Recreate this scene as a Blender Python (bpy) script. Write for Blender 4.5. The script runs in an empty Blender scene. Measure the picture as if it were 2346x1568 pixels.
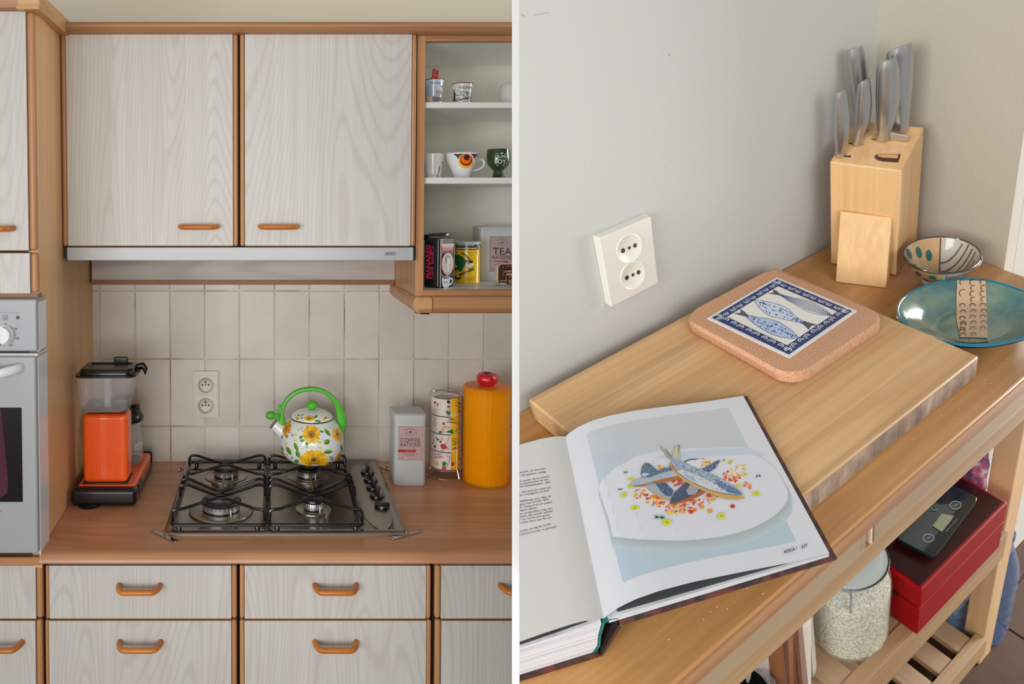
import bpy, bmesh, math, random
from mathutils import Vector, Matrix
random.seed(7)
C = bpy.context.scene.collection
sc = bpy.context.scene

# ---------------------------------------------------------------- camera, world, lights
F = 1710.0; PX, PY = 612.0, 560.7; TH = math.radians(2.5); CZ = 1.639
cd = bpy.data.cameras.new('camera'); cam = bpy.data.objects.new('camera', cd); C.objects.link(cam)
cam.location = (0, 0, CZ); cam.rotation_euler = (math.pi/2 - TH, 0, 0)
cd.sensor_fit = 'HORIZONTAL'; cd.sensor_width = 36.0; cd.lens = F/2346*36
cd.shift_x = (1173-PX)/2346; cd.shift_y = -(784-PY)/2346
cd.clip_start = 0.02; cd.clip_end = 50
sc.camera = cam
sc.view_settings.view_transform = 'Standard'; sc.view_settings.look = 'None'
sc.view_settings.gamma = 1.0; sc.view_settings.use_curve_mapping = False
sc.view_settings.exposure = 0.0
w = bpy.data.worlds.new('world'); sc.world = w; w.use_nodes = True
bg = w.node_tree.nodes['Background']; bg.inputs[0].default_value = (1.0, 0.975, 0.94, 1); bg.inputs[1].default_value = 0.42

def area(name, loc, target, sx, sy, power, col=(1, 1, 1), spread=180):
    l = bpy.data.lights.new(name, 'AREA'); l.shape = 'RECTANGLE'; l.size = sx; l.size_y = sy
    l.energy = power; l.color = col; l.spread = math.radians(spread)
    o = bpy.data.objects.new(name, l); C.objects.link(o); o.location = loc
    d = Vector(target)-Vector(loc); o.rotation_euler = d.to_track_quat('-Z', 'Y').to_euler()
    return o
area('window_light_front', (-0.3, -3.4, 1.5), (0.1, 2.0, 1.35), 3.0, 1.8, 108, (1.0, 0.985, 0.96))
area('window_light_side', (3.6, 1.75, 1.75), (0, 1.95, 1.35), 0.9, 1.5, 105, (1.0, 0.99, 0.97))
area('window_light_left', (-1.5, -0.9, 1.35), (0.75, 1.0, 1.55), 0.9, 0.9, 9, (0.95, 0.975, 1.0), 70)

# ---------------------------------------------------------------- geometry helpers
def P(u, v, Y):
    "point at world depth Y on the kitchen side"
    a = (u-PX)/F; b = (v-PY)/F
    d = Vector((a, math.cos(TH)-b*math.sin(TH), -math.sin(TH)-b*math.cos(TH)))
    k = Y/d.y
    return Vector((d.x*k, Y, CZ+d.z*k))
def Yat(v, z):
    b = (v-PY)/F
    return (z-CZ)/(-math.sin(TH)-b*math.cos(TH))*(math.cos(TH)-b*math.sin(TH))
# side-table frame (x along its wall, y into the room, z up; metres), measured from the photograph
FC, CX, CY = 1709.66, 1763.81, 836.63
MR = ((0.7097259886569207, 0.7021672209052275, -0.05701065611958303),
      (-0.4482320300264833, 0.3876577587707836, -0.8054871254856592),
      (0.5434860331998359, -0.5972291486113538, -0.589864624948525))
TR = (-0.134951, -0.0565736, 1.0790813)
def TB(p):
    x, y, z = p
    q = [MR[i][0]*x+MR[i][1]*y+MR[i][2]*z+TR[i] for i in range(3)]
    a = q[0]*F/FC+q[2]*(CX-PX)/F; b = q[1]*F/FC+q[2]*(CY-PY)/F; c = q[2]
    return Vector((a, c*math.cos(TH)-b*math.sin(TH), CZ-c*math.sin(TH)-b*math.cos(TH)))
def R2(u, v, ax, val):
    n = [MR[i][ax] for i in range(3)]
    r = [(u-CX)/FC, (v-CY)/FC, 1.0]
    k = (sum(n[i]*TR[i] for i in range(3))+val)/sum(n[i]*r[i] for i in range(3))
    s = [r[i]*k-TR[i] for i in range(3)]
    return Vector([sum(MR[i][j]*s[i] for i in range(3)) for j in range(3)])
ident = lambda p: Vector(p)

def lin(c):
    return tuple((x/12.92 if x <= 0.04045 else ((x+0.055)/1.055)**2.4) for x in (c[0]/255, c[1]/255, c[2]/255))
_m = {}
def mat(c, rough=0.5, metal=0.0, spec=0.5, coat=0.0, trans=0.0, alpha=1.0, name=None, bump=None, sss=0):
    key = (c, rough, metal, spec, coat, trans, alpha, bump, sss)
    if key in _m: return _m[key]
    m = bpy.data.materials.new(name or 'paint_%d_%d_%d' % c); m.use_nodes = True
    nt = m.node_tree; b = nt.nodes['Principled BSDF']
    b.inputs['Base Color'].default_value = (*lin(c), 1); b.inputs['Roughness'].default_value = rough
    b.inputs['Metallic'].default_value = metal; b.inputs['Specular IOR Level'].default_value = spec
    b.inputs['Coat Weight'].default_value = coat; b.inputs['Transmission Weight'].default_value = trans
    b.inputs['Alpha'].default_value = alpha
    if sss: b.inputs['Subsurface Weight'].default_value = sss; b.inputs['Subsurface Scale'].default_value = 0.02
    if bump:
        N = nt.nodes.new; L = nt.links.new
        a = N('ShaderNodeAttribute'); a.attribute_name = 'gp'
        n = N('ShaderNodeTexNoise'); n.inputs['Scale'].default_value = bump[0]; n.inputs['Detail'].default_value = 4
        bp = N('ShaderNodeBump'); bp.inputs['Strength'].default_value = bump[1]; bp.inputs['Distance'].default_value = 0.002
        L(a.outputs['Vector'], n.inputs['Vector']); L(n.outputs['Fac'], bp.inputs['Height']); L(bp.outputs[0], b.inputs['Normal'])
        if len(bump) > 2:
            mx = N('ShaderNodeMix'); mx.data_type = 'RGBA'; mx.inputs['A'].default_value = (*lin(c), 1); mx.inputs['B'].default_value = (*lin(bump[2]), 1)
            n2 = N('ShaderNodeTexNoise'); n2.inputs['Scale'].default_value = bump[3]; n2.inputs['Detail'].default_value = 5
            rp = N('ShaderNodeValToRGB'); rp.color_ramp.elements[0].position = 0.42; rp.color_ramp.elements[1].position = 0.68
            L(a.outputs['Vector'], n2.inputs['Vector']); L(n2.outputs['Fac'], rp.inputs['Fac']); L(rp.outputs['Color'], mx.inputs['Factor'])
            L(mx.outputs['Result'], b.inputs['Base Color'])
    _m[key] = m
    return m

def wood(name, c1, c2, axis=0, fine=90, long=2.2, rough=0.4, contour=0.0, cfreq=14, csc=(5, 1.0), c3=None, cmin=0.1, plank=0, off=0.0, str2=1.0, blot=None):
    """procedural timber: streaks along one axis, optional flame figure (contours of a smooth field) and glued staves"""
    m = bpy.data.materials.new(name); m.use_nodes = True
    nt = m.node_tree; N = nt.nodes.new; L = nt.links.new; b = nt.nodes['Principled BSDF']
    b.inputs['Roughness'].default_value = rough
    a = N('ShaderNodeAttribute'); a.attribute_name = 'gp'
    def mapped(sc3, loc=(0, 0, 0)):
        mp = N('ShaderNodeMapping'); mp.inputs['Scale'].default_value = sc3; mp.inputs['Location'].default_value = loc
        L(a.outputs['Vector'], mp.inputs['Vector']); return mp.outputs[0]
    s = [fine]*3; s[axis] = long
    n = N('ShaderNodeTexNoise'); n.inputs['Scale'].default_value = 1.0; n.inputs['Detail'].default_value = 6; n.inputs['Roughness'].default_value = 0.62
    L(mapped(s, (off, off*2, off)), n.inputs['Vector'])
    s2 = [fine*0.16]*3; s2[axis] = long*0.4
    n2 = N('ShaderNodeTexNoise'); n2.inputs['Scale'].default_value = 1.0; n2.inputs['Detail'].default_value = 3
    L(mapped(s2, (off+3, 1, 2)), n2.inputs['Vector'])
    ad = N('ShaderNodeMath'); ad.operation = 'ADD'; L(n.outputs['Fac'], ad.inputs[0]); L(n2.outputs['Fac'], ad.inputs[1])
    rp = N('ShaderNodeMapRange'); rp.inputs['From Min'].default_value = 0.75; rp.inputs['From Max'].default_value = 1.25
    L(ad.outputs[0], rp.inputs['Value'])
    mx = N('ShaderNodeMix'); mx.data_type = 'RGBA'; mx.inputs['A'].default_value = (*lin(c1), 1); mx.inputs['B'].default_value = (*lin(c2), 1)
    L(rp.outputs[0], mx.inputs['Factor']); out = mx.outputs['Result']
    if contour:
        s3 = [csc[0]]*3; s3[axis] = csc[1]
        n3 = N('ShaderNodeTexNoise'); n3.inputs['Scale'].default_value = 1.0; n3.inputs['Detail'].default_value = 1.5; n3.inputs['Roughness'].default_value = 0.3
        L(mapped(s3, (off*3+1, 5, off)), n3.inputs['Vector'])
        mu = N('ShaderNodeMath'); mu.operation = 'MULTIPLY'; mu.inputs[1].default_value = cfreq*6.283
        L(n3.outputs['Fac'], mu.inputs[0])
        sn = N('ShaderNodeMath'); sn.operation = 'SINE'; L(mu.outputs[0], sn.inputs[0])
        r3 = N('ShaderNodeMapRange'); r3.inputs['From Min'].default_value = cmin; r3.inputs['From Max'].default_value = 1.0; r3.inputs['To Max'].default_value = contour
        L(sn.outputs[0], r3.inputs['Value'])
        m3 = N('ShaderNodeMix'); m3.data_type = 'RGBA'; m3.inputs['B'].default_value = (*lin(c3 or c2), 1)
        L(r3.outputs[0], m3.inputs['Factor']); L(out, m3.inputs['A']); out = m3.outputs['Result']
    if plank:
        # staves: random tone for each strip across the grain
        pa = (axis+1) % 3 if axis != 1 else 0
        sx = N('ShaderNodeSeparateXYZ'); L(a.outputs['Vector'], sx.inputs[0])
        fl = N('ShaderNodeMath'); fl.operation = 'MULTIPLY'; fl.inputs[1].default_value = 1.0/plank; L(sx.outputs[pa], fl.inputs[0])
        f2 = N('ShaderNodeMath'); f2.operation = 'FLOOR'; L(fl.outputs[0], f2.inputs[0])
        wn = N('ShaderNodeTexWhiteNoise'); wn.noise_dimensions = '1D'; L(f2.outputs[0], wn.inputs['W'])
        r4 = N('ShaderNodeMapRange'); r4.inputs['To Min'].default_value = 1.0-0.13*str2; r4.inputs['To Max'].default_value = 1.0+0.1*str2; L(wn.outputs[0], r4.inputs['Value'])
        vm = N('ShaderNodeVectorMath'); vm.operation = 'SCALE'; L(out, vm.inputs[0]); L(r4.outputs[0], vm.inputs['Scale']); out = vm.outputs[0]
    if blot:
        nb = N('ShaderNodeTexNoise'); nb.inputs['Scale'].default_value = 9; nb.inputs['Detail'].default_value = 3; L(a.outputs['Vector'], nb.inputs['Vector'])
        rb = N('ShaderNodeMapRange'); rb.inputs['From Min'].default_value = 0.55; rb.inputs['From Max'].default_value = 0.75; rb.inputs['To Max'].default_value = 0.55; L(nb.outputs['Fac'], rb.inputs['Value'])
        mb = N('ShaderNodeMix'); mb.data_type = 'RGBA'; mb.inputs['B'].default_value = (*lin(blot), 1); L(rb.outputs[0], mb.inputs['Factor']); L(out, mb.inputs['A']); out = mb.outputs['Result']
    L(out, b.inputs['Base Color'])
    bp = N('ShaderNodeBump'); bp.inputs['Strength'].default_value = 0.12; bp.inputs['Distance'].default_value = 0.001
    L(n.outputs['Fac'], bp.inputs['Height']); L(bp.outputs[0], b.inputs['Normal'])
    return m

M_ash = [wood('whitewashed_ash_%d' % i, (206, 204, 199), (196, 191, 185), 2, 330, 3.2, 0.45, 0.32, 62, (4.2, 0.6), (180, 167, 155), cmin=0.3, off=3.7*i) for i in range(6)]
M_ashx = wood('whitewashed_ash_crosswise', (190, 180, 172), (172, 160, 152), 0, 150, 3.2, 0.45, 0.5, 9, (6, 1.0), (160, 146, 136), off=9)
M_trim = wood('beech_edge_vertical', (198, 148, 102), (176, 122, 78), 2, 160, 3, 0.4)
M_trimx = wood('beech_edge_crosswise', (190, 142, 98), (164, 114, 74), 0, 160, 3, 0.4)
M_side = wood('beech_side_panel', (232, 190, 142), (218, 170, 118), 2, 120, 1.4, 0.42, off=2)
M_top = wood('beech_worktop', (204, 152, 114), (182, 126, 88), 0, 130, 2.4, 0.3, 0.3, 8, (9, 1.2), (166, 112, 76), off=4)
M_handle = wood('varnished_beech_handle', (206, 130, 52), (176, 96, 30), 0, 120, 8, 0.22)

class G:
    def __init__(s, f=ident): s.v = []; s.f = []; s.m = []; s.sm = []; s.map = f
    def add(s, vs, fs, mi=0, smooth=False):
        o = len(s.v); s.v += [Vector(p) for p in vs]
        for q in fs: s.f.append([o+i for i in q]); s.m.append(mi); s.sm.append(smooth)
        return s
    def box(s, x0, x1, y0, y1, z0, z1, mi=0):
        vs = [(x, y, z) for x in (x0, x1) for y in (y0, y1) for z in (z0, z1)]
        return s.add(vs, [(0, 1, 3, 2), (4, 6, 7, 5), (0, 4, 5, 1), (2, 3, 7, 6), (0, 2, 6, 4), (1, 5, 7, 3)], mi)
    def hexa(s, p8, mi=0):
        return s.add(p8, [(0, 1, 2, 3), (7, 6, 5, 4), (0, 4, 5, 1), (1, 5, 6, 2), (2, 6, 7, 3), (3, 7, 4, 0)], mi)
    def prism(s, pts, d, mi=0, smooth=False):
        "extrude a planar outline by vector d"
        n = len(pts); d = Vector(d); a = [Vector(p) for p in pts]; b = [p+d for p in a]
        fs = [tuple(range(n))[::-1], tuple(range(n, 2*n))]
        s.add(a+b, fs, mi)
        o = len(s.v)-2*n
        for i in range(n):
            j = (i+1) % n; s.f.append([o+i, o+j, o+n+j, o+n+i]); s.m.append(mi); s.sm.append(smooth)
        return s
    def lathe(s, prof, c, n=32, mi=0, ax=2, sx=1.0, sy=1.0, a0=0, a1=2*math.pi, fr=None, smooth=True):
        "profile [(r,h)] about an axis through c"
        full = abs(a1-a0-2*math.pi) < 1e-6; k = n if full else n+1
        vs = []
        for r, h in prof:
            for i in range(k):
                t = a0+(a1-a0)*i/n; x, y = r*math.cos(t)*sx, r*math.sin(t)*sy
                if fr: rr = fr(t, r, h); x, y = x*rr, y*rr
                p = (x, y, h) if ax == 2 else ((h, x, y) if ax == 0 else (x, h, y))
                vs.append(Vector(c)+Vector(p))
        fs = []
        for j in range(len(prof)-1):
            for i in range(n if full else n):
                i2 = (i+1) % k
                fs.append((j*k+i, j*k+i2, (j+1)*k+i2, (j+1)*k+i))
        if full:
            if prof[0][0] > 1e-5: fs.append(tuple(range(k))[::-1])
            if prof[-1][0] > 1e-5: fs.append(tuple((len(prof)-1)*k+i for i in range(k)))
        return s.add(vs, fs, mi, smooth)
    def tube(s, pts, r, n=8, closed=False, mi=0, flat=None):
        pts = [Vector(p) for p in pts]; m = len(pts); vs = []; up = None
        for i, p in enumerate(pts):
            a = pts[i-1] if (i or closed) else p; b = pts[(i+1) % m] if (i < m-1 or closed) else p
            t = (b-a)
            if t.length < 1e-9: t = Vector((0, 0, 1))
            t.normalize()
            if up is None:
                up = Vector((0, 0, 1)) if abs(t.z) < 0.9 else Vector((0, 1, 0))
                if flat: up = Vector(flat)
            elif flat: up = Vector(flat)
            x = t.cross(up)
            if x.length < 1e-6: x = t.cross(Vector((1, 0, 0)))
            x.normalize(); yv = x.cross(t).normalized()
            if not flat: up = yv
            ri = r[i] if isinstance(r, (list, tuple)) else r
            rx, ry = ri if isinstance(ri, (list, tuple)) else (ri, ri)
            for k in range(n):
                an = 2*math.pi*k/n; vs.append(p+x*math.cos(an)*rx+yv*math.sin(an)*ry)
        fs = []
        for i in range(m if closed else m-1):
            j = (i+1) % m
            for k in range(n): fs.append((i*n+k, i*n+(k+1) % n, j*n+(k+1) % n, j*n+k))
        if not closed: fs.append(tuple(range(n))[::-1]); fs.append(tuple((m-1)*n+k for k in range(n)))
        return s.add(vs, fs, mi, True)
    def ball(s, c, rx, ry=None, rz=None, n=16, mi=0):
        ry = ry or rx; rz = rz or rx
        prof = [(math.sin(math.pi*i/(n//2)), -math.cos(math.pi*i/(n//2))) for i in range(n//2+1)]
        prof = [(max(a, 0), b) for a, b in prof]
        vs = []; fs = []
        for a, b in prof:
            for i in range(n): vs.append(Vector(c)+Vector((a*rx*math.cos(2*math.pi*i/n), a*ry*math.sin(2*math.pi*i/n), b*rz)))
        for j in range(len(prof)-1):
            for i in range(n): fs.append((j*n+i, j*n+(i+1) % n, (j+1)*n+(i+1) % n, (j+1)*n+i))
        return s.add(vs, fs, mi, True)
    def grid(s, fn, nu, nv, mi=0, smooth=True):
        vs = [fn(i/nu, j/nv) for i in range(nu+1) for j in range(nv+1)]
        k = nv+1
        return s.add(vs, [(i*k+j, (i+1)*k+j, (i+1)*k+j+1, i*k+j+1) for i in range(nu) for j in range(nv)], mi, smooth)
    def build(s, name, mats, parent=None, bevel=0.0, seg=2, clip=None, origin=None, fix=True, uvp=None, **tags):
        bm = bmesh.new(); vv = [bm.verts.new(p) for p in s.v]
        for q, mi, sm in zip(s.f, s.m, s.sm):
            try: fc = bm.faces.new([vv[i] for i in q])
            except ValueError: continue
            fc.material_index = mi; fc.smooth = sm
        bmesh.ops.remove_doubles(bm, verts=bm.verts, dist=1e-6)
        if bevel:
            bmesh.ops.recalc_face_normals(bm, faces=bm.faces)
            es = [e for e in bm.edges if len(e.link_faces) == 2 and e.calc_face_angle(0) > 0.5]
            bmesh.ops.bevel(bm, geom=es, offset=bevel, segments=seg, profile=0.5, affect='EDGES', clamp_overlap=True)
            for fc in bm.faces: fc.smooth = True
        lay = bm.verts.layers.float_vector.new('gp')
        for v in bm.verts: v[lay] = v.co
        if uvp:
            l2 = bm.verts.layers.float_vector.new('uvp')
            for v in bm.verts: v[l2] = uvp(v.co)
        for v in bm.verts: v.co = s.map(v.co)
        if clip:
            co, no = clip
            if any((v.co-co).dot(no) > 1e-6 for v in bm.verts):
                r = bmesh.ops.bisect_plane(bm, geom=bm.verts[:]+bm.edges[:]+bm.faces[:], plane_co=co, plane_no=no, clear_outer=True)
                ed = [e for e in r['geom_cut'] if isinstance(e, bmesh.types.BMEdge)]
                if ed:
                    try: bmesh.ops.edgenet_fill(bm, edges=ed, mat_nr=0, use_smooth=False, sides=0)
                    except Exception: pass
        if not bm.verts: bm.free(); return None
        if fix: bmesh.ops.recalc_face_normals(bm, faces=bm.faces)
        if origin is None:
            xs = [v.co for v in bm.verts]
            origin = Vector((sum(p.x for p in xs)/len(xs), sum(p.y for p in xs)/len(xs), min(p.z for p in xs)))
        else: origin = Vector(origin)
        bmesh.ops.translate(bm, verts=bm.verts, vec=-origin)
        me = bpy.data.meshes.new(name); bm.to_mesh(me); bm.free()
        for mm in (mats if isinstance(mats, (list, tuple)) else [mats]): me.materials.append(mm)
        if bevel:
            try: me.shade_smooth(); me.set_sharp_from_angle(angle=math.radians(50))
            except Exception: pass
        else:
            try: me.set_sharp_from_angle(angle=math.radians(40))
            except Exception: pass
        o = bpy.data.objects.new(name, me); C.objects.link(o)
        if bevel:
            wn = o.modifiers.new('weighted', 'WEIGHTED_NORMAL'); wn.keep_sharp = True
        o.location = origin
        if parent is not None:
            o.parent = parent; o.location = origin-wpos(parent)
        for k, v in tags.items(): o[k] = v
        return o
def wpos(o):
    p = Vector(o.location)
    while o.parent: o = o.parent; p += Vector(o.location)
    return p
def thing(name, label, cat, loc, group=None):
    o = bpy.data.objects.new(name, None); C.objects.link(o); o.location = loc; o.empty_display_size = 0.05
    o['label'] = label; o['category'] = cat
    if group: o['group'] = group
    return o
def struct(o):
    o['kind'] = 'structure'; return o
def fb(u0, v0, u1, v1, Y):
    "x and z extents at depth Y of a pixel rectangle"
    vm = (v0+v1)/2; um = (u0+u1)/2
    return P(u0, vm, Y).x, P(u1, vm, Y).x, P(um, v1, Y).z, P(um, v0, Y).z

# flat print laid on a surface; m(u, v, off) gives the 3-D point
class Print:
    def __init__(s, m, base=0.0004, step=0.00012, q=1.0): s.m = m; s.base = base; s.step = step; s.n = 0; s.g = G(); s.mats = []; s.idx = {}; s.q = q
    def mi(s, c, **k):
        key = (c, tuple(sorted(k.items())))
        if key not in s.idx:
            s.idx[key] = len(s.mats); s.mats.append(mat(c, **(k or {'rough': 0.45})))
        return s.idx[key]
    def poly(s, pts, c, up=True, **k):
        if up: s.n += 1
        off = s.base+s.step*s.n
        mi = s.mi(c, **k)
        s.g.add([s.m(u, v, off) for u, v in pts], [tuple(range(len(pts)))], mi)
    def rect(s, u0, v0, u1, v1, c, nx=1, ny=1, **k):
        s.n += 1; off = s.base+s.step*s.n; mi = s.mi(c, **k)
        s.g.grid(lambda a, b: s.m(u0+(u1-u0)*a, v0+(v1-v0)*b, off), nx, ny, mi, False)
    def quad(s, p, c, nx=1, ny=1, **k):
        s.n += 1; off = s.base+s.step*s.n; mi = s.mi(c, **k)
        def fn(a, b):
            x0 = p[0][0]*(1-a)+p[1][0]*a; y0 = p[0][1]*(1-a)+p[1][1]*a
            x1 = p[3][0]*(1-a)+p[2][0]*a; y1 = p[3][1]*(1-a)+p[2][1]*a
            return s.m(x0*(1-b)+x1*b, y0*(1-b)+y1*b, off)
        s.g.grid(fn, nx, ny, mi, False)
    def disc(s, cu, cv, ru, rv, c, n=24, m=5, **k):
        s.n += 1; off = s.base+s.step*s.n; mi = s.mi(c, **k)
        s.g.grid(lambda a, b: s.m(cu+ru*a*math.cos(2*math.pi*b), cv+rv*a*math.sin(2*math.pi*b), off), m, n, mi, False)
    def strips(s, pts, c, step=4, up=True, **k):
        "outline cut into narrow upright strips, each cut again across"
        if up: s.n += 1
        def clip(poly, ax, lim, sg):
            out = []
            for i in range(len(poly)):
                a, b = poly[i-1], poly[i]; ia, ib = (a[ax]-lim)*sg >= 0, (b[ax]-lim)*sg >= 0
                if ia != ib:
                    t = (lim-a[ax])/(b[ax]-a[ax]); out.append((a[0]+(b[0]-a[0])*t, a[1]+(b[1]-a[1])*t))
                if ib: out.append(b)
            return out
        x, hx = min(p[0] for p in pts), max(p[0] for p in pts)
        while x < hx-1e-9:
            p1 = clip(clip(pts, 0, x, 1), 0, x+step, -1)
            if len(p1) > 2:
                y, hy = min(p[1] for p in p1), max(p[1] for p in p1)
                while y < hy-1e-9:
                    p2 = clip(clip(p1, 1, y, 1), 1, y+step, -1)
                    if len(p2) > 2: s.poly(p2, c, up=False, **k)
                    y += step
            x += step
    def ell(s, cu, cv, ru, rv, c, n=16, rot=0, up=True, **k):
        ca, sa = math.cos(rot), math.sin(rot)
        s.poly([(cu+ru*math.cos(2*math.pi*i/n)*ca-rv*math.sin(2*math.pi*i/n)*sa, cv+ru*math.cos(2*math.pi*i/n)*sa+rv*math.sin(2*math.pi*i/n)*ca) for i in range(n)], c, up=up, **k)
    def line(s, pts, w, c, up=True, **k):
        if up: s.n += 1
        for a, b in zip(pts, pts[1:]):
            dx, dy = b[0]-a[0], b[1]-a[1]; l = math.hypot(dx, dy) or 1; nx, ny = -dy/l*w/2, dx/l*w/2
            s.poly([(a[0]+nx, a[1]+ny), (b[0]+nx, b[1]+ny), (b[0]-nx, b[1]-ny), (a[0]-nx, a[1]-ny)], c, up=False, **k)
    def arc(s, cu, cv, ru, rv, a0, a1, w, c, n=10, **k):
        s.line([(cu+ru*math.cos(a0+(a1-a0)*i/n), cv+rv*math.sin(a0+(a1-a0)*i/n)) for i in range(n+1)], w, c, **k)
    def text(s, t, u, v, h, c, width=None, rot=0, align='L', bold=0.0, shear=0.0, ex=None, ey=None, **k):
        "t with its baseline start at (u,v); h = cap height in pixels; ex, ey override the baseline and up directions"
        s.n += 1; off = s.base+s.step*s.n; mi = s.mi(c, **k)
        vs, fs, x0, x1 = glyphs(t, bold)
        sc_ = h/0.69; wd = (x1-x0)*sc_; kx = (width/wd if width else 1.0)*sc_
        st = -x0 if align == 'L' else (-(x0+x1)/2 if align == 'C' else -x1)
        ca, sa = math.cos(rot), math.sin(rot)
        pts = []
        for x, y in vs:
            a, b = (x+st)*kx+shear*y*sc_, y*sc_
            if ex: pts.append((u+ex[0]*a+ey[0]*b, v+ex[1]*a+ey[1]*b))
            else: pts.append((u+a*ca+b*sa, v+a*sa-b*ca))
        s.g.add([s.m(a, b, off) for a, b in pts], fs, mi)
    def build(s, name, parent, clip=None, **t): return s.g.build(name, s.mats, parent, clip=clip, fix=False, **t)
_g = {}
def glyphs(t, bold=0.0):
    if (t, bold) in _g: return _g[(t, bold)]
    cu = bpy.data.curves.new('t', 'FONT'); cu.body = t; cu.resolution_u = 3; cu.fill_mode = 'FRONT'; cu.offset = bold
    o = bpy.data.objects.new('t', cu); C.objects.link(o); bpy.context.view_layer.update()
    me = bpy.data.meshes.new_from_object(o.evaluated_get(bpy.context.evaluated_depsgraph_get()))
    vs = [(v.co.x, v.co.y) for v in me.vertices]; fs = [tuple(p.vertices) for p in me.polygons]
    bpy.data.objects.remove(o); bpy.data.curves.remove(cu); bpy.data.meshes.remove(me)
    xs = [p[0] for p in vs] or [0, 1]
    _g[(t, bold)] = (vs, fs, min(xs), max(xs)); return _g[(t, bold)]
def plane_m(Y):
    return lambda u, v, off: P(u, v, Y)+Vector((0, -off, 0))
def lathe_m(cx, cy, R, zmin=None):
    "surface of a round body standing on the kitchen side; R(z) radius"
    def m(u, v, off):
        Y = cy-R(P(u, v, cy).z)
        for i in range(12):
            p = P(u, v, Y); r = R(p.z); dx = max(-r*0.999, min(r*0.999, p.x-cx)); Y = cy-math.sqrt(max(r*r-dx*dx, 0))
        p = P(u, v, Y); r = R(p.z); dx = max(-r*0.985, min(r*0.985, p.x-cx)); p = Vector((cx+dx, cy-math.sqrt(max(r*r-dx*dx, 0)), p.z))
        if zmin is not None and p.z < zmin: p.z = zmin
        e = 0.0015; sl = (R(p.z+e)-R(p.z-e))/(2*e); n = Vector((p.x-cx, p.y-cy, 0)); n.normalize(); n.z = -max(-2.5, min(2.5, sl)); n.normalize()
        return p+n*off
    return m
def cr(pts, k=5):
    "smooth path through the points"
    pts = [Vector(p) for p in pts]; out = []
    for i in range(len(pts)-1):
        p0, p1, p2, p3 = pts[max(i-1, 0)], pts[i], pts[i+1], pts[min(i+2, len(pts)-1)]
        for j in range(k):
            t = j/k; out.append(0.5*((2*p1)+(p2-p0)*t+(2*p0-5*p1+4*p2-p3)*t*t+(3*p1-p0-3*p2+p3)*t*t*t))
    return out+[pts[-1]]
def interp(tab):
    def f(x):
        if x <= tab[0][0]: return tab[0][1]
        for (a, b), (c, d) in zip(tab, tab[1:]):
            if x <= c: return b+(d-b)*(x-a)/(c-a)
        return tab[-1][1]
    return f
def copy_tree(o, d, parent=None, top=True):
    c = o.copy(); C.objects.link(c); c.parent = parent
    if top: c.location = Vector(o.location)+Vector(d)
    for ch in [x for x in bpy.data.objects if x.parent == o]: copy_tree(ch, d, c, False)
    return c
# ================================================================ KITCHEN SIDE: structure
YW = 2.187; ZC = 0.90
XR = 0.78   # the kitchen run goes on to here, behind the table's wall
M_wallpaint = mat((214, 205, 186), 0.9, bump=(60, 0.15), name='cream_wall_paint')
M_black = mat((14, 13, 13), 0.35); M_dark = mat((40, 22, 12), 0.8)
g = G(); g.box(-1.3, 1.2, YW+0.012, YW+0.14, 0.0, 2.55); struct(g.build('wall_back', M_wallpaint))
g = G(); g.box(-0.9, XR, -0.2, YW+0.14, -0.03, 0.0); struct(g.build('floor', mat((120, 96, 74), 0.6), origin=(0, 1, -0.03)))
g = G(); g.box(-0.9, XR, 1.2, YW+0.14, 2.55, 2.6); struct(g.build('ceiling', mat((215, 212, 205), 0.9)))

# grout bed and tiles
def grout():
    m = bpy.data.materials.new('stained_grout'); m.use_nodes = True; nt = m.node_tree; N = nt.nodes.new; L = nt.links.new
    b = nt.nodes['Principled BSDF']; b.inputs['Roughness'].default_value = 0.9
    a = N('ShaderNodeAttribute'); a.attribute_name = 'gp'
    n = N('ShaderNodeTexNoise'); n.inputs['Scale'].default_value = 5; n.inputs['Detail'].default_value = 6; L(a.outputs['Vector'], n.inputs['Vector'])
    r = N('ShaderNodeValToRGB'); e = r.color_ramp.elements; e[0].position = 0.47; e[0].color = (*lin((232, 224, 210)), 1); e[1].position = 0.68; e[1].color = (*lin((166, 136, 104)), 1)
    L(n.outputs['Fac'], r.inputs['Fac']); L(r.outputs['Color'], b.inputs['Base Color']); return m
g = G(); g.box(-0.52, XR, YW+0.001, YW+0.0118, ZC-0.02, P(600, 640, YW).z)
bed = g.build('grout_bed', grout(), parent=None); bed.name = 'trim_1'; struct(bed)
ujo = [150.5, 230.5, 310.5, 390, 469.5, 549, 629, 709, 789, 868.5, 948.5, 1028, 1107.5, 1187, 1266]
zrow = [P(600, 640, YW).z, P(600, 666.5, YW).z, P(600, 822.5, YW).z, P(600, 976.5, YW).z, ZC-0.01]
xs = [P(u, 750, YW).x for u in ujo]
M_tile = [mat(c, 0.38, bump=(25, 0.12, c2, 7)) for c, c2 in (((212, 204, 193), (203, 195, 184)), ((216, 208, 198), (207, 199, 189)), ((208, 200, 189), (199, 191, 180)))]
tc = {}
for r in range(4):
    for c in range(len(xs)-1):
        j = 0.0014
        x0, x1, z0, z1 = xs[c]+j, xs[c+1]-j, zrow[r+1]+j, zrow[r]-j
        key = (r, (c*7+r*5) % 3, round(x1-x0, 3))
        if key in tc:
            o = tc[key].copy(); C.objects.link(o); o.location = ((x0+x1)/2-wpos(bed).x, YW-wpos(bed).y, z0-wpos(bed).z)
        else:
            g = G(); g.box(x0, x1, YW-0.0035, YW+0.006, z0, z1)
            o = g.build('tile', M_tile[key[1]], parent=bed, bevel=0.0016, origin=((x0+x1)/2, YW, z0)); tc[key] = o

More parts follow.
